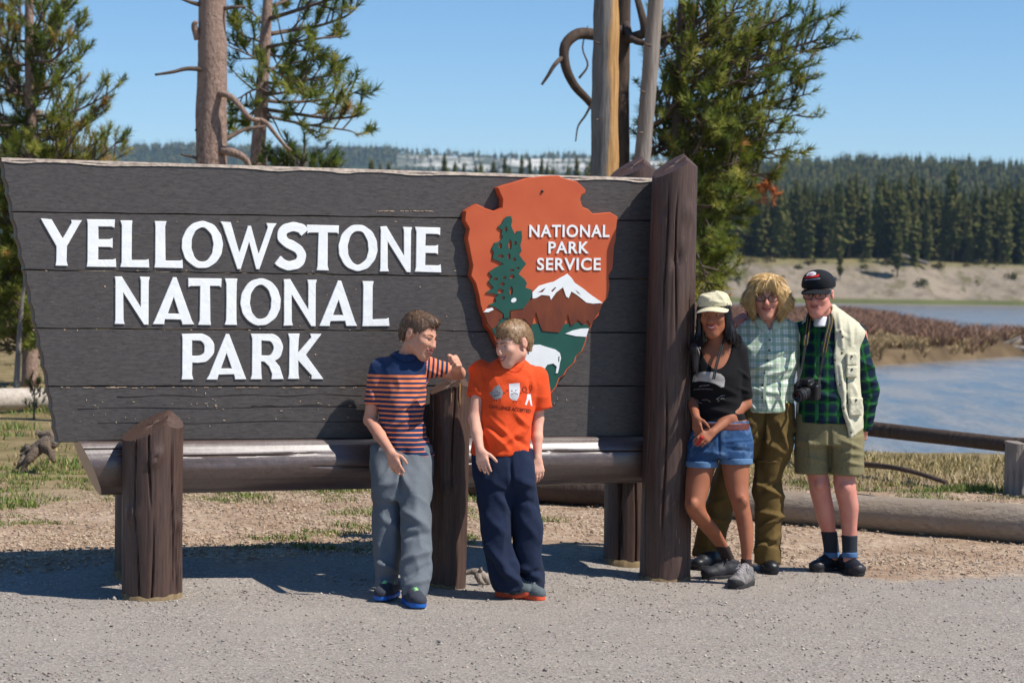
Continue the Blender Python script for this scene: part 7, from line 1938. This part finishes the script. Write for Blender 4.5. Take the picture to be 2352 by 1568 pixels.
    # socks and shoes
    for sl_, y0, y1 in ((legL, 1253, 1300), (legR, 1282, 1325)):
        q = np.array(sl_); e = [tuple([y] + [float(np.interp(y, q[:, 0], q[:, k])) for k in range(1, 5)]) for y in (y0, (y0 + y1) / 2, y1)]; e = [(y, a - 1.5, c + 1.5, d, r_ + .005) for y, a, c, d, r_ in e]
        g = fld(1630, y0 - 10, 1745, y1 + 10, 12.2, 12.9, .0045); g.loft(e, 0, 0); V, F = g.mesh(); obj('sock', V, F, cloth('brown_sock', S(64, 52, 50), S(48, 38, 38), 200, .95, .3), p, True)
    DK = (simple('hiking_grey_shaded', S(52, 52, 56), S(36, 36, 40), 30, .6, .3, .2, 60), simple('hiking_sole_shaded', S(44, 42, 42), None, 30, .7), simple('hiking_laces_shaded', S(80, 78, 76), None, 60, .8))  # rear shoe of the same pair, its shade put into darker colours
    LT = (simple('hiking_grey', S(150, 142, 136), S(74, 74, 78), 34, .65, .3, .2, 60), simple('hiking_sole', S(52, 50, 50), None, 30, .7), simple('hiking_laces_pale', S(214, 204, 200), None, 60, .8))
    add_shoe(p, ground_at(1611, 1330), ground_at(1611, 1330) + np.array([.225, .09, 0]), .096, DK, collar=.10, rand=True)
    add_shoe(p, ground_at(1682, 1353), ground_at(1682, 1353) + np.array([.118, .215, 0]), .098, LT, collar=.10, rand=True)
    # small red gadget held in the hands
    c = at(*cW1(218, 1372), 12.345); R = head_frame(-20, 20, 35); m = MB(); m.box(c, (.022, .014, .058), R); m.ell(c + R @ np.array([0, -.008, .022]), (.010, .006, .010), R)
    o = m.build('compact_camera', simple('red_plastic', S(200, 24, 24), S(150, 16, 18), 20, .25, .6), None, math.radians(40), base=c); tag(o, 'tiny glossy red gadget held in the hands of the woman in the cream cap', 'gadget')
    return p

def build_woman_blonde():
    SK = skin('ruddy_skin', S(206, 146, 124), S(196, 116, 100))
    base = ground_at(1700, 1316)
    p = thing('person', base, 'blonde woman with glasses in a pale green checked shirt and olive trousers', 'person')
    hd = Head(at(1762, 681, 12.93), -7, 6, 2, 1.02)
    sh_px = [(722, 1748, 1788, 12.99, .058), (735, 1716, 1816, 12.99, .072), (748, 1702, 1828, 13.0, .090), (775, 1696, 1834, 13.0, .115), (800, 1692, 1834, 12.99, .135), (830, 1690, 1832, 12.98, .142), (870, 1692, 1824, 12.99, .138), (910, 1691, 1822, 12.99, .142), (930, 1691, 1821, 12.99, .146), (944, 1691, 1820, 12.99, .148)]
    legR = [(925, 1745, 1821, 12.99, .128), (980, 1744, 1822, 12.99, .128), (1028, 1736, 1818, 12.99, .118), (1058, 1734, 1807, 12.99, .110), (1095, 1730, 1796, 12.99, .095), (1129, 1730, 1797, 12.98, .09), (1163, 1733, 1797, 12.98, .09), (1207, 1736, 1791, 12.98, .088), (1252, 1732, 1790, 12.98, .09), (1290, 1732, 1790, 12.97, .095)]
    legL = [(925, 1692, 1760, 12.99, .128), (980, 1684, 1760, 12.99, .128), (1040, 1664, 1738, 13.0, .115), (1100, 1640, 1706, 13.03, .098), (1154, 1624, 1684, 13.07, .09), (1200, 1610, 1672, 13.1, .09), (1235, 1600, 1664, 13.12, .09), (1274, 1592, 1650, 13.13, .092)]
    shR, elR, wrR = at(1822, 765, 13.03), at(1856, 850, 13.22), at(1915, 890, 13.26)
    shL, elL, wrL = at(1706, 765, 13.03), at(1692, 860, 13.06), at(1690, 945, 13.02)
    f = fld(1570, 618, 1950, 1310, 12.6, 13.45, .0060)
    hd.grow(f, at(1768, 738, 12.99), rn=.050, fem=.7, smile=.45, full=.6)
    f.cap(at(1768, 732, 12.99), at(1766, 752, 13.0), .055, .07, .03)
    f.loft(sh_px[1:-1], .014, .02); f.loft(legR, .02, .02); f.loft(legL, .02, .02)
    f.chain([shR, elR, wrR], [.048, .036, .024], .015); f.chain([shL, elL, wrL], [.048, .036, .024], .015)
    add_hand(f, wrR, (.7, .1, -.4), (0, .9, .1), (0, 0, 1), .92, (.3, .3, .3, .3)); add_hand(f, wrL, (0, -.1, -1), (-.9, -.3, 0), (.2, -1, 0), .92, (.3, .3, .3, .3))
    V, F = f.mesh(); b = obj('body', V, F, SK, p, True)
    hd.face_parts(b, simple('brow_blonde', S(140, 104, 70)), simple('lips_rose', S(186, 98, 94), None, 40, .45, .4), .5, False, .5)
    hd.glasses(b, simple('glasses_dark', S(44, 30, 30), None, 20, .3, .6))
    r = np.random.default_rng(9); O = hd.O
    f = Field(O - (.22, .22, .22), O + (.24, .24, .18), .0045)
    hd.ell(f, (0, .020, .044), (.083, .102, .083), 0)
    for q, ex in ((-1, .0), (1, .010)):
        hd.cap(f, (q * .050, -.005, .062), (q * (.086 + ex), -.010, -.02), .042, .038, .05); hd.cap(f, (q * (.086 + ex), -.010, -.02), (q * (.078 + ex), -.022, -.100), .038, .020, .05); hd.cap(f, (q * (.074 + ex), -.030, .02), (q * (.070 + ex), -.045, -.075), .020, .012, .03)
        hd.cap(f, (q * .06, .05, -.0), (q * .06, .055, -.09), .05, .035, .03); hd.cap(f, (q * .030, -.085, .088), (q * .050, -.088, .042), .020, .012, .02)
    hd.ell(f, (0, -.076, .070), (.050, .022, .030), .02)
    sl, X, Y, Z = f.win(O - 1, O + 1); x, y, z = hd.local(X, Y, Z)
    hole = np.sqrt((x / .056) ** 2 + ((z + .040) / .094) ** 2) - 1
    f.d = np.maximum(f.d, -np.maximum(hole * .05, y + .035)).astype(np.float32)
    def flow(P):
        L = (P - O) @ hd.R; v = np.stack([L[:, 0] * .8, np.where(L[:, 1] < -.05, -.02, 0), -.06 - .3 * np.clip(.1 - L[:, 2], 0, .2)], 1); v[:, 0] -= np.where(L[:, 2] < -.05, L[:, 0] * 1.3, 0); return v @ hd.R.T
    hair_obj(f, b, hairmat('blonde_hair', [(0, S(140, 102, 56)), (.35, S(186, 148, 92)), (.7, S(214, 180, 124)), (1, S(232, 206, 156))], .5), r, 5200, .042, .0018, flow, .09, .11, .008, (60, 60, 10), 10)
    # shirt
    g = fld(1670, 712, 1880, 960, 12.7, 13.35, .0058); g.loft(sh_px, 0, 0)
    eR, eL = shR + (elR - shR) * .62, shL + (elL - shL) * .8
    g.chain([shR - (.02, 0, 0), eR], [.062, .054], .03, flat=1); g.chain([shL + (.02, 0, 0), eL], [.062, .054], .03, flat=1)
    c0 = at(1768, 735, 12.9); sl, X, Y, Z = g.win(c0 - 1, c0 + 1)
    vz = at(1768, 762, 12.9)[2]; wv = (Z - vz) * .62; g.d = np.maximum(g.d, -np.maximum(np.maximum(np.abs(X - c0[0]) - wv, vz - Z), Y - 12.99)).astype(np.float32)
    g.ell(at(1768, 722, 12.97), (.060, .068, .035), None, .004, 's')
    V, F = g.mesh()
    V = fold(V, F, [(1760, 820, 1815, 805, 5, .008), (1725, 828, 1790, 822, 6, -.008), (1715, 850, 1770, 838, 5, .008), (1740, 868, 1815, 845, 5, .009), (1745, 885, 1820, 870, 5, -.007), (1720, 890, 1790, 905, 6, .008), (1725, 925, 1735, 940, 4, .007), (1755, 905, 1765, 940, 4, .008), (1785, 900, 1800, 940, 4, .007), (1700, 770, 1720, 800, 5, .006), (1790, 770, 1828, 785, 5, .007)], .004, 9, 23)
    PL = plaid('green_check', S(228, 236, 224), [(0, 0.0, .22, S(138, 168, 136), .62), (1, 0.0, .22, S(138, 168, 136), .62), (0, .5, .035, S(184, 174, 116), .6), (1, .5, .035, S(184, 174, 116), .6)], .046, .046)
    sh = obj('checked_shirt', V, F, PL, p, True, {'weave': weave(V, [(shR, elR, .08)])})
    # collar leaves, button band, pockets
    PC = simple('collar_green', S(196, 208, 188), S(168, 186, 160), 60, .85)
    for q in (-1, 1):
        pts = [(1768 + q * 4, 752 - 2), (1768 + q * 26, 722), (1768 + q * 40, 730), (1768 + q * 26, 752), (1768 + q * 10, 766)]
        V2, F2 = poly2(pts, 5); decal(sh, [(V2, F2)], PC, 'collar', sh, .008)
    decal(sh, [line2([(1768, 764), (1764, 800), (1760, 850), (1756, 900), (1757, 940)], 6)], PC, 'button_band', sh, .003)
    m = MB()
    for x, y in ((1768, 781), (1767, 805), (1763, 828), (1757, 857), (1752, 885), (1752, 912)):
        v = at(x, y, 1) - EYE; v /= np.linalg.norm(v); bv = BVHTree.FromPolygons([tuple(q) for q in V], [tuple(q) for q in F]); h = bv.ray_cast(Vector(EYE), Vector(v))
        if h[0] is not None:
            mm = MB(); mm.ell(np.array(h[0]) + np.array(h[1]) * .003, (.0065, .003, .0065)); mm.build('button', simple('button_brown', S(110, 92, 76), None, 20, .4), sh)
    # cargo trousers
    g = fld(1575, 915, 1835, 1305, 12.75, 13.3, .0066); g.loft(legR, 0, 0, smooth=5); g.loft(legL, 0, .03, smooth=5)
    V, F = g.mesh()
    V = fold(V, F, [(1738, 1110, 1795, 1140, 6, .014), (1745, 1130, 1790, 1105, 6, -.012), (1740, 1175, 1796, 1185, 6, .014), (1750, 1210, 1792, 1185, 6, .014), (1738, 1235, 1788, 1255, 6, -.011), (1735, 1265, 1785, 1230, 6, .013), (1740, 1060, 1744, 1130, 5, .010), (1625, 1160, 1680, 1140, 6, .012), (1620, 1185, 1675, 1195, 6, .013), (1605, 1220, 1660, 1210, 6, .012), (1600, 1255, 1650, 1262, 5, -.010), (1762, 960, 1766, 1020, 5, .009), (1790, 970, 1810, 1050, 5, .010), (1735, 1000, 1800, 1040, 6, .008)], .009, 9, 25, (1.3, 1.3, .6))
    OL = cloth('olive_brown_cotton', S(106, 86, 48), S(92, 74, 40), 120, .85, .35)
    tr = obj('cargo_trousers', V, F, OL, p, True)
    g = fld(1720, 1035, 1825, 1070, 12.7, 13.2, .0045); g.loft([(1054, 1732, 1810, 12.99, .117), (1059, 1731, 1809, 12.99, .117)], 0, 0, smooth=1); V, F = g.mesh(); obj('zip_seam', V, F, cloth('olive_seam', S(120, 98, 58)), tr, True)
    g = Field(at(1790, 1050, 12.85) - .02, at(1835, 975, 13.08) + .02, .0042); g.ell(at(1808, 1014, 12.93), (.035, .05, .078), None, 0); g.cap(at(1796, 990, 12.89), at(1822, 986, 12.94), .020, .020, .01); V, F = g.mesh(); V = fold(V, F, [], .004, 16, 2); obj('cargo_pocket', V, F, OL, tr, True)
    BK = (simple('black_leather', S(30, 30, 34), S(22, 22, 26), 20, .42, .4, .1, 40), simple('black_sole', S(26, 26, 28), None, 20, .6), simple('black_laces', S(30, 30, 32)))
    shoe_px(p, (1774, 1321), (.05, -1), .25, .098, BK, laces=False); shoe_px(p, (1592, 1309), (-.62, -.75), .25, .096, BK, laces=False)
    return p

def build_man():
    SK = skin('old_man_skin', S(208, 144, 126), S(196, 112, 100))
    base = ground_at(1935, 1312)
    p = thing('person', base, 'older man in a black cap, cream vest over a green plaid shirt and khaki shorts', 'person')
    hd = Head(at(1879, 676, 12.88), -20, 5, -1, 1.03)
    sh_px = [(722, 1872, 1902, 12.98, .058), (738, 1850, 1935, 12.98, .075), (752, 1840, 1966, 12.98, .095), (775, 1838, 1976, 12.98, .112), (810, 1838, 1972, 12.97, .128), (860, 1838, 1970, 12.96, .134), (920, 1838, 1970, 12.95, .138), (955, 1834, 1972, 12.95, .138), (969, 1833, 1973, 12.95, .138)]
    hips = [(950, 1829, 1977, 12.96, .130), (985, 1826, 1981, 12.96, .136), (1020, 1825, 1982, 12.95, .132)]
    cl = [(1000, 1826, 1910, 12.97, .118), (1040, 1825, 1904, 12.97, .112), (1086, 1826, 1904, 12.97, .106)]; cr = [(1000, 1898, 1982, 12.95, .118), (1040, 1904, 1982, 12.94, .112), (1089, 1909, 1983, 12.93, .106)]
    legL = [(1040, 1848, 1894, 12.97, .080), (1085, 1853, 1900, 12.97, .076), (1110, 1857, 1907, 12.97, .066), (1130, 1860, 1908, 12.98, .060), (1163, 1869, 1915, 13.0, .062), (1196, 1877, 1917, 13.02, .056), (1219, 1887, 1920, 13.04, .044), (1245, 1892, 1924, 13.06, .036), (1285, 1896, 1928, 13.08, .036)]
    legR = [(1040, 1920, 1966, 12.94, .080), (1090, 1914, 1964, 12.93, .076), (1115, 1915, 1966, 12.92, .068), (1135, 1919, 1968, 12.92, .062), (1163, 1927, 1973, 12.94, .064), (1196, 1931, 1969, 12.96, .056), (1225, 1934, 1968, 12.97, .042), (1250, 1936, 1967, 12.97, .036), (1290, 1937, 1968, 12.97, .036)]
    shR, elR, wrR = at(1972, 768, 12.99), at(1996, 898, 13.04), at(1986, 982, 13.08)
    shL, elL, wrL = at(1848, 762, 13.02), at(1778, 772, 13.25), at(1708, 727, 13.10)
    f = fld(1670, 612, 2030, 1310, 12.55, 13.5, .0060)
    hd.grow(f, at(1888, 735, 12.98), rn=.054, old=1, smile=.35, full=.3)
    f.cap(at(1887, 728, 12.98), at(1890, 750, 12.98), .06, .075, .03)
    f.loft(sh_px[1:-1], .014, .02); f.loft(hips, .018, .02); f.loft(legL, 0, .02, smooth=9); f.loft(legR, 0, .02, smooth=9)
    f.ell(at(1883, 1112, 12.905), (.026, .022, .032), None, .02); f.ell(at(1942, 1120, 12.86), (.026, .022, .032), None, .02)
    f.chain([shR, elR, wrR], [.048, .038, .026], .015); f.chain([shL, elL, wrL], [.048, .038, .026], .015)
    add_hand(f, wrR, (-.15, .25, -1), (.6, -.7, 0), (-.6, -.6, 0), .92, (.9, .9, .9, .9), .0, .5)
    add_hand(f, wrL, at(1692, 738, 13.0) - wrL, (-.2, -.5, .9), (-.2, -1.0, -.2), 1.0, (.6, .6, .65, .7), .15, .3)
    V, F = f.mesh(); b = obj('body', V, F, SK, p, True)
    hd.face_parts(b, simple('brow_grey', S(150, 136, 122)), simple('lips_old', S(176, 104, 96), None, 40, .5, .3), .3, False, .5)
    hd.glasses(b, simple('glasses_brown', S(50, 34, 30), None, 20, .3, .6), w=.031, h=.018)
    r = np.random.default_rng(12); O = hd.O; f = Field(O - .19, O + .22, .0045)
    hd.ell(f, (0, .018, .030), (.080, .100, .080), 0); hd.cap(f, (0, .075, 0), (0, .065, -.04), .05, .042, .02)
    sl, X, Y, Z = f.win(O - 1, O + 1); x, y, z = hd.local(X, Y, Z)
    zc = np.interp(y, [-.12, -.05, -.035, -.02, -.005, .005, .03, .045, .06, .12], [.06, .06, .03, -.012, -.015, .028, .028, -.01, -.048, -.06]); f.d = np.maximum(f.d, (zc - z) * .8).astype(np.float32)
    hair_obj(f, b, hairmat('grey_hair', [(0, S(130, 124, 118)), (1, S(186, 180, 172))], .6), r, 2200, .016, .0014, lambda P: np.tile([0, .6, -.8], (len(P), 1)), .2, .2, .003, (90, 90, 40), 14)
    # black cap
    f = Field(O - .2, O + .25, .0045); BC = cloth('black_cap_cotton', S(30, 32, 36), S(24, 26, 30), 160, .8, .15)
    hd.ell(f, (0, .018, .052), (.092, .112, .082), 0); hd.ell(f, (0, -.045, .085), (.066, .050, .048), .03)
    sl, X, Y, Z = f.win(O - 1, O + 1); x, y, z = hd.local(X, Y, Z); f.d = np.maximum(f.d, ((.036 + .0 * y - z) * hd.s)).astype(np.float32)
    V, F = f.mesh(); cp = obj('cap', V, F, BC, b, True); cap_brim(hd, .040, .066, .016, BC, cp, rx=.086, ry=.094, tilt=.34)
    A = lambda L: [cMW(*q) for q in L]
    decal(cp, [poly2(A([(632, 100), (650, 80), (690, 70), (716, 80), (712, 100), (680, 112), (640, 110)]), 3)], simple('badge_white', S(226, 226, 228), None, 20, .6), 'badge_print', cp, .002)
    decal(cp, [poly2(A([(616, 118), (650, 104), (680, 108), (740, 92), (736, 114), (690, 122), (630, 130)]), 3)], simple('badge_red', S(206, 40, 36), None, 20, .6), 'badge_print', cp, .003)
    decal(cp, [line2(A([(655, 88), (676, 96), (690, 86)]), 1.2)], simple('badge_red', S(206, 40, 36), None, 20, .6), 'badge_print', cp, .004)
    x0, y0 = cMW(618, 146); x1, y1 = cMW(750, 132)
    decal(cp, [line2(A([(618 + 132 * i / 12 + 1, 142 - 14 * i / 12), (618 + 132 * i / 12 + 8, 141 - 14 * i / 12)]), 2.6) for i in range(12)], simple('badge_lettering', S(150, 156, 176), None, 20, .6), 'badge_lettering_print', cp, .002)
    # plaid shirt with long sleeves
    g = fld(1690, 712, 2035, 1005, 12.55, 13.45, .0062); g.loft(sh_px, 0, 0)
    g.chain([shR - (.02, 0, 0), elR, wrR + (wrR - elR) * .05], [.066, .054, .040], .025, flat=1); g.chain([shL + (.02, 0, 0), elL, wrL], [.064, .052, .040], .025, flat=1)
    g.ell(at(1886, 720, 12.94), (.058, .07, .034), None, .004, 's')
    V, F = g.mesh(); V = fold(V, F, [(1978, 830, 2008, 845, 5, .008), (1980, 870, 2012, 880, 5, .009), (1985, 905, 2014, 900, 5, -.008), (1985, 935, 2010, 925, 5, .009), (1984, 960, 2003, 955, 4, .008), (1850, 860, 1900, 880, 6, .008), (1855, 900, 1930, 915, 6, .008), (1870, 780, 1874, 960, 4, .006), (1850, 800, 1860, 850, 5, .006)], .004, 9, 33)
    PL = plaid('dark_green_plaid', S(22, 76, 44), [(0, 0.0, .24, S(22, 30, 56), .75), (1, 0.0, .24, S(22, 30, 56), .75), (0, .5, .09, S(52, 116, 52), .45), (1, .5, .09, S(52, 116, 52), .45), (0, .3, .02, S(16, 24, 36), .7)], .062, .066)
    sh = obj('plaid_shirt', V, F, PL, p, True, {'weave': weave(V, [(shR, elR, .09), (elR, wrR, .08), (shL, elL, .09), (elL, wrL, .08)])})
    f = Field(at(1884, 745, 12.9) - .08, at(1884, 745, 12.9) + .09, .0045); f.loft([(727, 1870, 1902, 12.93, .056), (750, 1868, 1899, 12.905, .05)], 0, 0, smooth=3); V, F = f.mesh(); obj('undershirt', V, F, cloth('white_cotton', S(222, 224, 228)), p, True)
    decal(sh, [line2([cMW(x, y) for x, y in ((742, 540), (738, 640), (735, 760), (730, 900), (728, 1050), (725, 1200), (722, 1330))], 7)], simple('placket_green', S(34, 104, 58), S(26, 60, 52), 20, .85), 'button_band', sh, .003)
    # vest
    ve = [(700, 1878, 1914, 12.99, .070), (712, 1866, 1930, 12.99, .086), (728, 1852, 1956, 12.99, .104), (742, 1842, 1974, 12.99, .118), (758, 1835, 1990, 12.99, .130), (776, 1832, 1984, 12.98, .140), (800, 1832, 1974, 12.98, .146), (860, 1832, 1973, 12.97, .152), (900, 1832, 1975, 12.96, .156), (930, 1830, 1981, 12.96, .158), (985, 1826, 1981, 12.96, .160), (1003, 1826, 1979, 12.96, .160)]
    g = fld(1815, 690, 2005, 1012, 12.7, 13.3, .0060); g.loft(ve, 0, 0)
    c0 = at(1886, 800, 12.96); sl, X, Y, Z = g.win(c0 - 1, c0 + 1); z = Z[0, 0]
    ins = [(690, 1874, 1900), (708, 1862, 1908), (735, 1848, 1917), (765, 1843, 1920), (829, 1840, 1915), (870, 1838, 1919), (902, 1836, 1926), (950, 1834, 1939), (1000, 1833, 1951), (1020, 1833, 1955)]
    zz = [at(1886, y, 12.85)[2] for y, _, _ in ins]; o_ = np.argsort(zz)
    xa = np.interp(z, np.array(zz)[o_], np.array([at(a, y, 12.84)[0] for y, a, _ in ins])[o_])[None, None, :]; xb = np.interp(z, np.array(zz)[o_], np.array([at(c, y, 12.84)[0] for y, _, c in ins])[o_])[None, None, :]
    w = np.maximum(np.maximum(xa - X, X - xb), Y - 12.97); g.d = np.maximum(g.d, -w).astype(np.float32)
    hem = at(1960, 1003, 12.9)[2] + np.clip((X - at(1950, 1000, 12.9)[0]), 0, 1) * .55; g.d = np.maximum(g.d, np.where(Y < 12.97, hem - Z, -1)).astype(np.float32)
    g.ell(at(1886, 712, 12.96), (.064, .085, .050), None, .006, 's')
    V, F = g.mesh()
    V = fold(V, F, [(1925, 720, 1935, 800, 4, .009), (1950, 735, 1952, 790, 4, .008), (1965, 740, 1962, 790, 4, -.007), (1928, 840, 1940, 930, 4, .010), (1945, 850, 1950, 960, 4, -.008), (1935, 930, 1955, 985, 4, .009), (1920, 760, 1945, 775, 4, .006), (1957, 880, 1970, 920, 4, .008)], .004, 10, 43)
    VC = cloth('cream_canvas', S(206, 202, 178), S(190, 184, 158), 90, .85, .35)
    vs = obj('vest', V, F, VC, p, True)
    for (x0, y0, x1, y1, dd) in ((1944, 812, 1968, 838, 12.835), (1944, 842, 1969, 866, 12.83), (1950, 912, 1982, 955, 12.825)):
        a = at(x0, y1, dd); c = at(x1, y0, dd); g = Field(np.minimum(a, c) - .04, np.maximum(a, c) + .04, .0042)
        m = (a + c) / 2; h = (c - a) / 2; sl, X, Y, Z = g.win(m - 1, m + 1); tilt = (X - m[0]) * .45
        q = np.stack(np.broadcast_arrays(np.abs(X - m[0]) - abs(h[0]) * .8, np.abs(Y - m[1] - .02 - tilt) - .018, np.abs(Z - m[2]) - abs(h[2]) * .8)); g.d = (np.linalg.norm(np.maximum(q, 0), axis=0) + np.minimum(q.max(0), 0) - .008).astype(np.float32)
        V, F = g.mesh(); V = fold(V, F, [], .003, 22, 3); po = obj('vest_pocket', V, F, VC, vs, True)
        s = MB(); s.ell(at((x0 + x1) / 2, y0 + 6, dd) + np.array([0, -.012, 0]), (.007, .004, .007)); s.build('snap_button', simple('snap_brown', S(96, 88, 70), None, 20, .4, .5), po)
    for x, y in ((1931, 761), (1935, 773), (1934, 810), (1918, 826), (1930, 883), (1938, 937), (1955, 992)):
        v = at(x, y, 1) - EYE; v /= np.linalg.norm(v); h = BVHTree.FromPolygons([tuple(np.array(q.co) + world_loc(vs)) for q in vs.data.vertices], [tuple(q.vertices) for q in vs.data.polygons]).ray_cast(Vector(EYE), Vector(v))
        if h[0] is not None: s = MB(); s.ell(np.array(h[0]) + np.array(h[1]) * .002, (.007, .004, .007)); s.build('snap_button', simple('snap_brown', S(96, 88, 70), None, 20, .4, .5), vs)
    # shorts
    g = fld(1815, 945, 1995, 1095, 12.7, 13.25, .0062); g.loft(hips, 0, 0); g.loft(cl, 0, .015, smooth=3); g.loft(cr, 0, .015, smooth=3)
    V, F = g.mesh(); V = fold(V, F, [(1930, 1010, 1978, 1030, 5, .008), (1935, 1040, 1980, 1045, 5, .007), (1940, 1060, 1980, 1068, 4, .007), (1840, 1010, 1890, 1030, 6, .008), (1905, 980, 1907, 1075, 4, -.012), (1850, 1050, 1895, 1060, 5, .006), (1860, 1000, 1862, 1075, 4, .005), (1955, 1005, 1950, 1080, 4, .005)], .004, 8, 45)
    obj('shorts', V, F, cloth('khaki_cotton', S(132, 124, 92), S(116, 108, 78), 120, .9, .25), p, True)
    for sl_, y0, y1 in ((legL, 1219, 1268), (legR, 1228, 1268)):
        q = np.array(sl_); e = [tuple([y] + [float(np.interp(y, q[:, 0], q[:, k])) for k in range(1, 5)]) for y in np.linspace(y0, y1, 4)]; e = [(y, a - 2, c + 2, d, r_ + .006) for y, a, c, d, r_ in e]
        g = fld(1870, y0 - 10, 1985, y1 + 25, 12.7, 13.3, .0045); g.loft(e, 0, 0); V, F = g.mesh(); so = obj('sock', V, F, cloth('charcoal_sock', S(52, 56, 62), S(42, 46, 52), 200, .95, .3), p, True)
        e2 = [(y1 - 2, e[-1][1] - 1, e[-1][2] + 1, e[-1][3], e[-1][4] + .003), (y1 + 12, e[-1][1] - 1, e[-1][2] + 1, e[-1][3], e[-1][4] + .003)]
        g = fld(1870, y1 - 20, 1985, y1 + 25, 12.7, 13.3, .0045); g.loft(e2, 0, 0, smooth=1); V, F = g.mesh(); obj('blue_band', V, F, cloth('blue_sock_band', S(84, 116, 156)), so, True)
    BK = (simple('walking_black', S(40, 40, 44), S(30, 30, 34), 24, .4, .4, .15, 60), simple('walking_sole', S(48, 48, 52), None, 20, .6), simple('walking_laces', S(28, 28, 30)))
    shoe_px(p, (1864, 1314), (-.72, -.70), .28, .104, BK, collar=.09, rand=True); shoe_px(p, (1977, 1325), (.28, -.96), .28, .106, BK, collar=.09, rand=True)
    return p

def build_dslr():
    c = at(*cMW(648, 1080), 12.735)
    o = thing('camera', c, 'black camera with big lens hanging on the chest of the man in the vest', 'camera')
    R = head_frame(-38, 12, 8); W = lambda x, y, z: c + R @ np.array([x, y, z])
    BK = simple('camera_black', S(30, 30, 32), S(22, 22, 24), 60, .38, .5, .1, 200); GL = simple('camera_gloss', S(16, 18, 24), None, 20, .08, .7)
    g = Field(c - .13, c + .13, .003)
    def rb(m, h, rad, k):
        sl, X, Y, Z = g.win(c - 1, c + 1); x, y, z = X - c[0], Y - c[1], Z - c[2]
        l = [x * R[0, i] + y * R[1, i] + z * R[2, i] - m[i] for i in range(3)]; q = np.stack(np.broadcast_arrays(*[np.abs(l[i]) - (h[i] - rad) for i in range(3)])); g.put(sl, (np.linalg.norm(np.maximum(q, 0), axis=0) + np.minimum(q.max(0), 0) - rad).astype(np.float32), k, 'u')
    rb((0, 0, 0), (.070, .028, .046), .012, 0); rb((.0, -.008, .052), (.026, .034, .020), .010, .012); rb((-.056, -.020, -.004), (.018, .024, .042), .012, .01)
    V, F = g.mesh(); obj('camera_body', V, F, BK, o, True)
    m = MB(); m.tube([W(.006, -.026, -.002), W(.006, -.070, -.002), W(.006, -.072, -.002), W(.006, -.112, -.002), W(.006, -.114, -.002), W(.006, -.122, -.002)], [.035, .035, .032, .032, .036, .036], 28); ln = m.build('lens_barrel', BK, o, math.radians(35))
    m = MB(); m.ell(W(.006, -.122, -.002), (.029, .004, .029), R, 20, 8); m.build('front_glass', GL, ln)
    m = MB(); m.tube([W(.006, -.080, -.002), W(.006, -.100, -.002)], .0335, 28); m.build('zoom_ring', simple('ring_rubber', S(48, 48, 50), None, 200, .8), ln)
    for x in (-.045, .050): m = MB(); m.tube([W(x, 0, .044), W(x, 0, .058)], .011, 16); m.build('dial', BK, o, math.radians(35))
    ST = simple('strap_black', S(30, 32, 34), None, 80, .7); SY = simple('strap_yellow', S(190, 160, 60), None, 80, .7)
    def strap(pts, wv):
        P = spline(pts, 6); V = []; F = []
        for i, q in enumerate(P):
            e = np.array(wv(i / (len(P) - 1)), float); t = P[min(i + 1, len(P) - 1)] - P[max(i - 1, 0)]; n = np.cross(t, e); n /= np.linalg.norm(n) + 1e-9
            V += [q - e - n * .0015, q + e - n * .0015, q + e + n * .0015, q - e + n * .0015]
        for i in range(len(P) - 1):
            for j in range(4): F.append((i * 4 + j, i * 4 + (j + 1) % 4, i * 4 + 4 + (j + 1) % 4, i * 4 + 4 + j))
        return np.array(V), F, P
    A = [at(1897, 706, 13.02), at(1906, 716, 12.93)] + [at(*cMW(x, y), d) for x, y, d in ((838, 500, 12.865), (815, 600, 12.835), (795, 700, 12.82), (775, 800, 12.812), (755, 900, 12.806), (742, 985, 12.80))] + [W(.072, 0, .03)]
    B = [at(1868, 712, 13.02), at(1860, 722, 12.93)] + [at(*cMW(x, y), d) for x, y, d in ((650, 500, 12.868), (636, 600, 12.84), (622, 700, 12.825), (606, 800, 12.815), (588, 900, 12.806))] + [W(-.072, 0, .03)]
    for pts in (A, B):
        V, F, P = strap(pts, lambda u: (.016 if u < .55 else .007, .003, 0)); st = obj('strap', V, F, ST, o, False)
        k = len(P) * 6 // 10; q = P[4:k] + np.array([0, -.004, 0]); m = MB()
        for s in (-1, 1): m.tube(q + np.array([s * .008, 0, 0]), .0010, 4)
        m.build('strap_piping', SY, st)
build_woman_cap()
build_woman_blonde()
build_man()
build_dslr()

# ================================================================ THE AIR
def build_haze():
    m = bpy.data.materials.new('haze_air'); m.use_nodes = True; nt = m.node_tree; nt.nodes.clear()
    o = nt.nodes.new('ShaderNodeOutputMaterial'); v = nt.nodes.new('ShaderNodeVolumePrincipled')
    v.inputs['Color'].default_value = (0.50, 0.74, 1.0, 1); v.inputs['Density'].default_value = 0.00007; v.inputs['Anisotropy'].default_value = 0.0
    nt.links.new(v.outputs[0], o.inputs['Volume'])
    b = MB(); b.box((0, 2800, 160), (7600, 5900, 330)); tag(b.build('haze', m, smooth=False), kind='stuff')
build_haze()
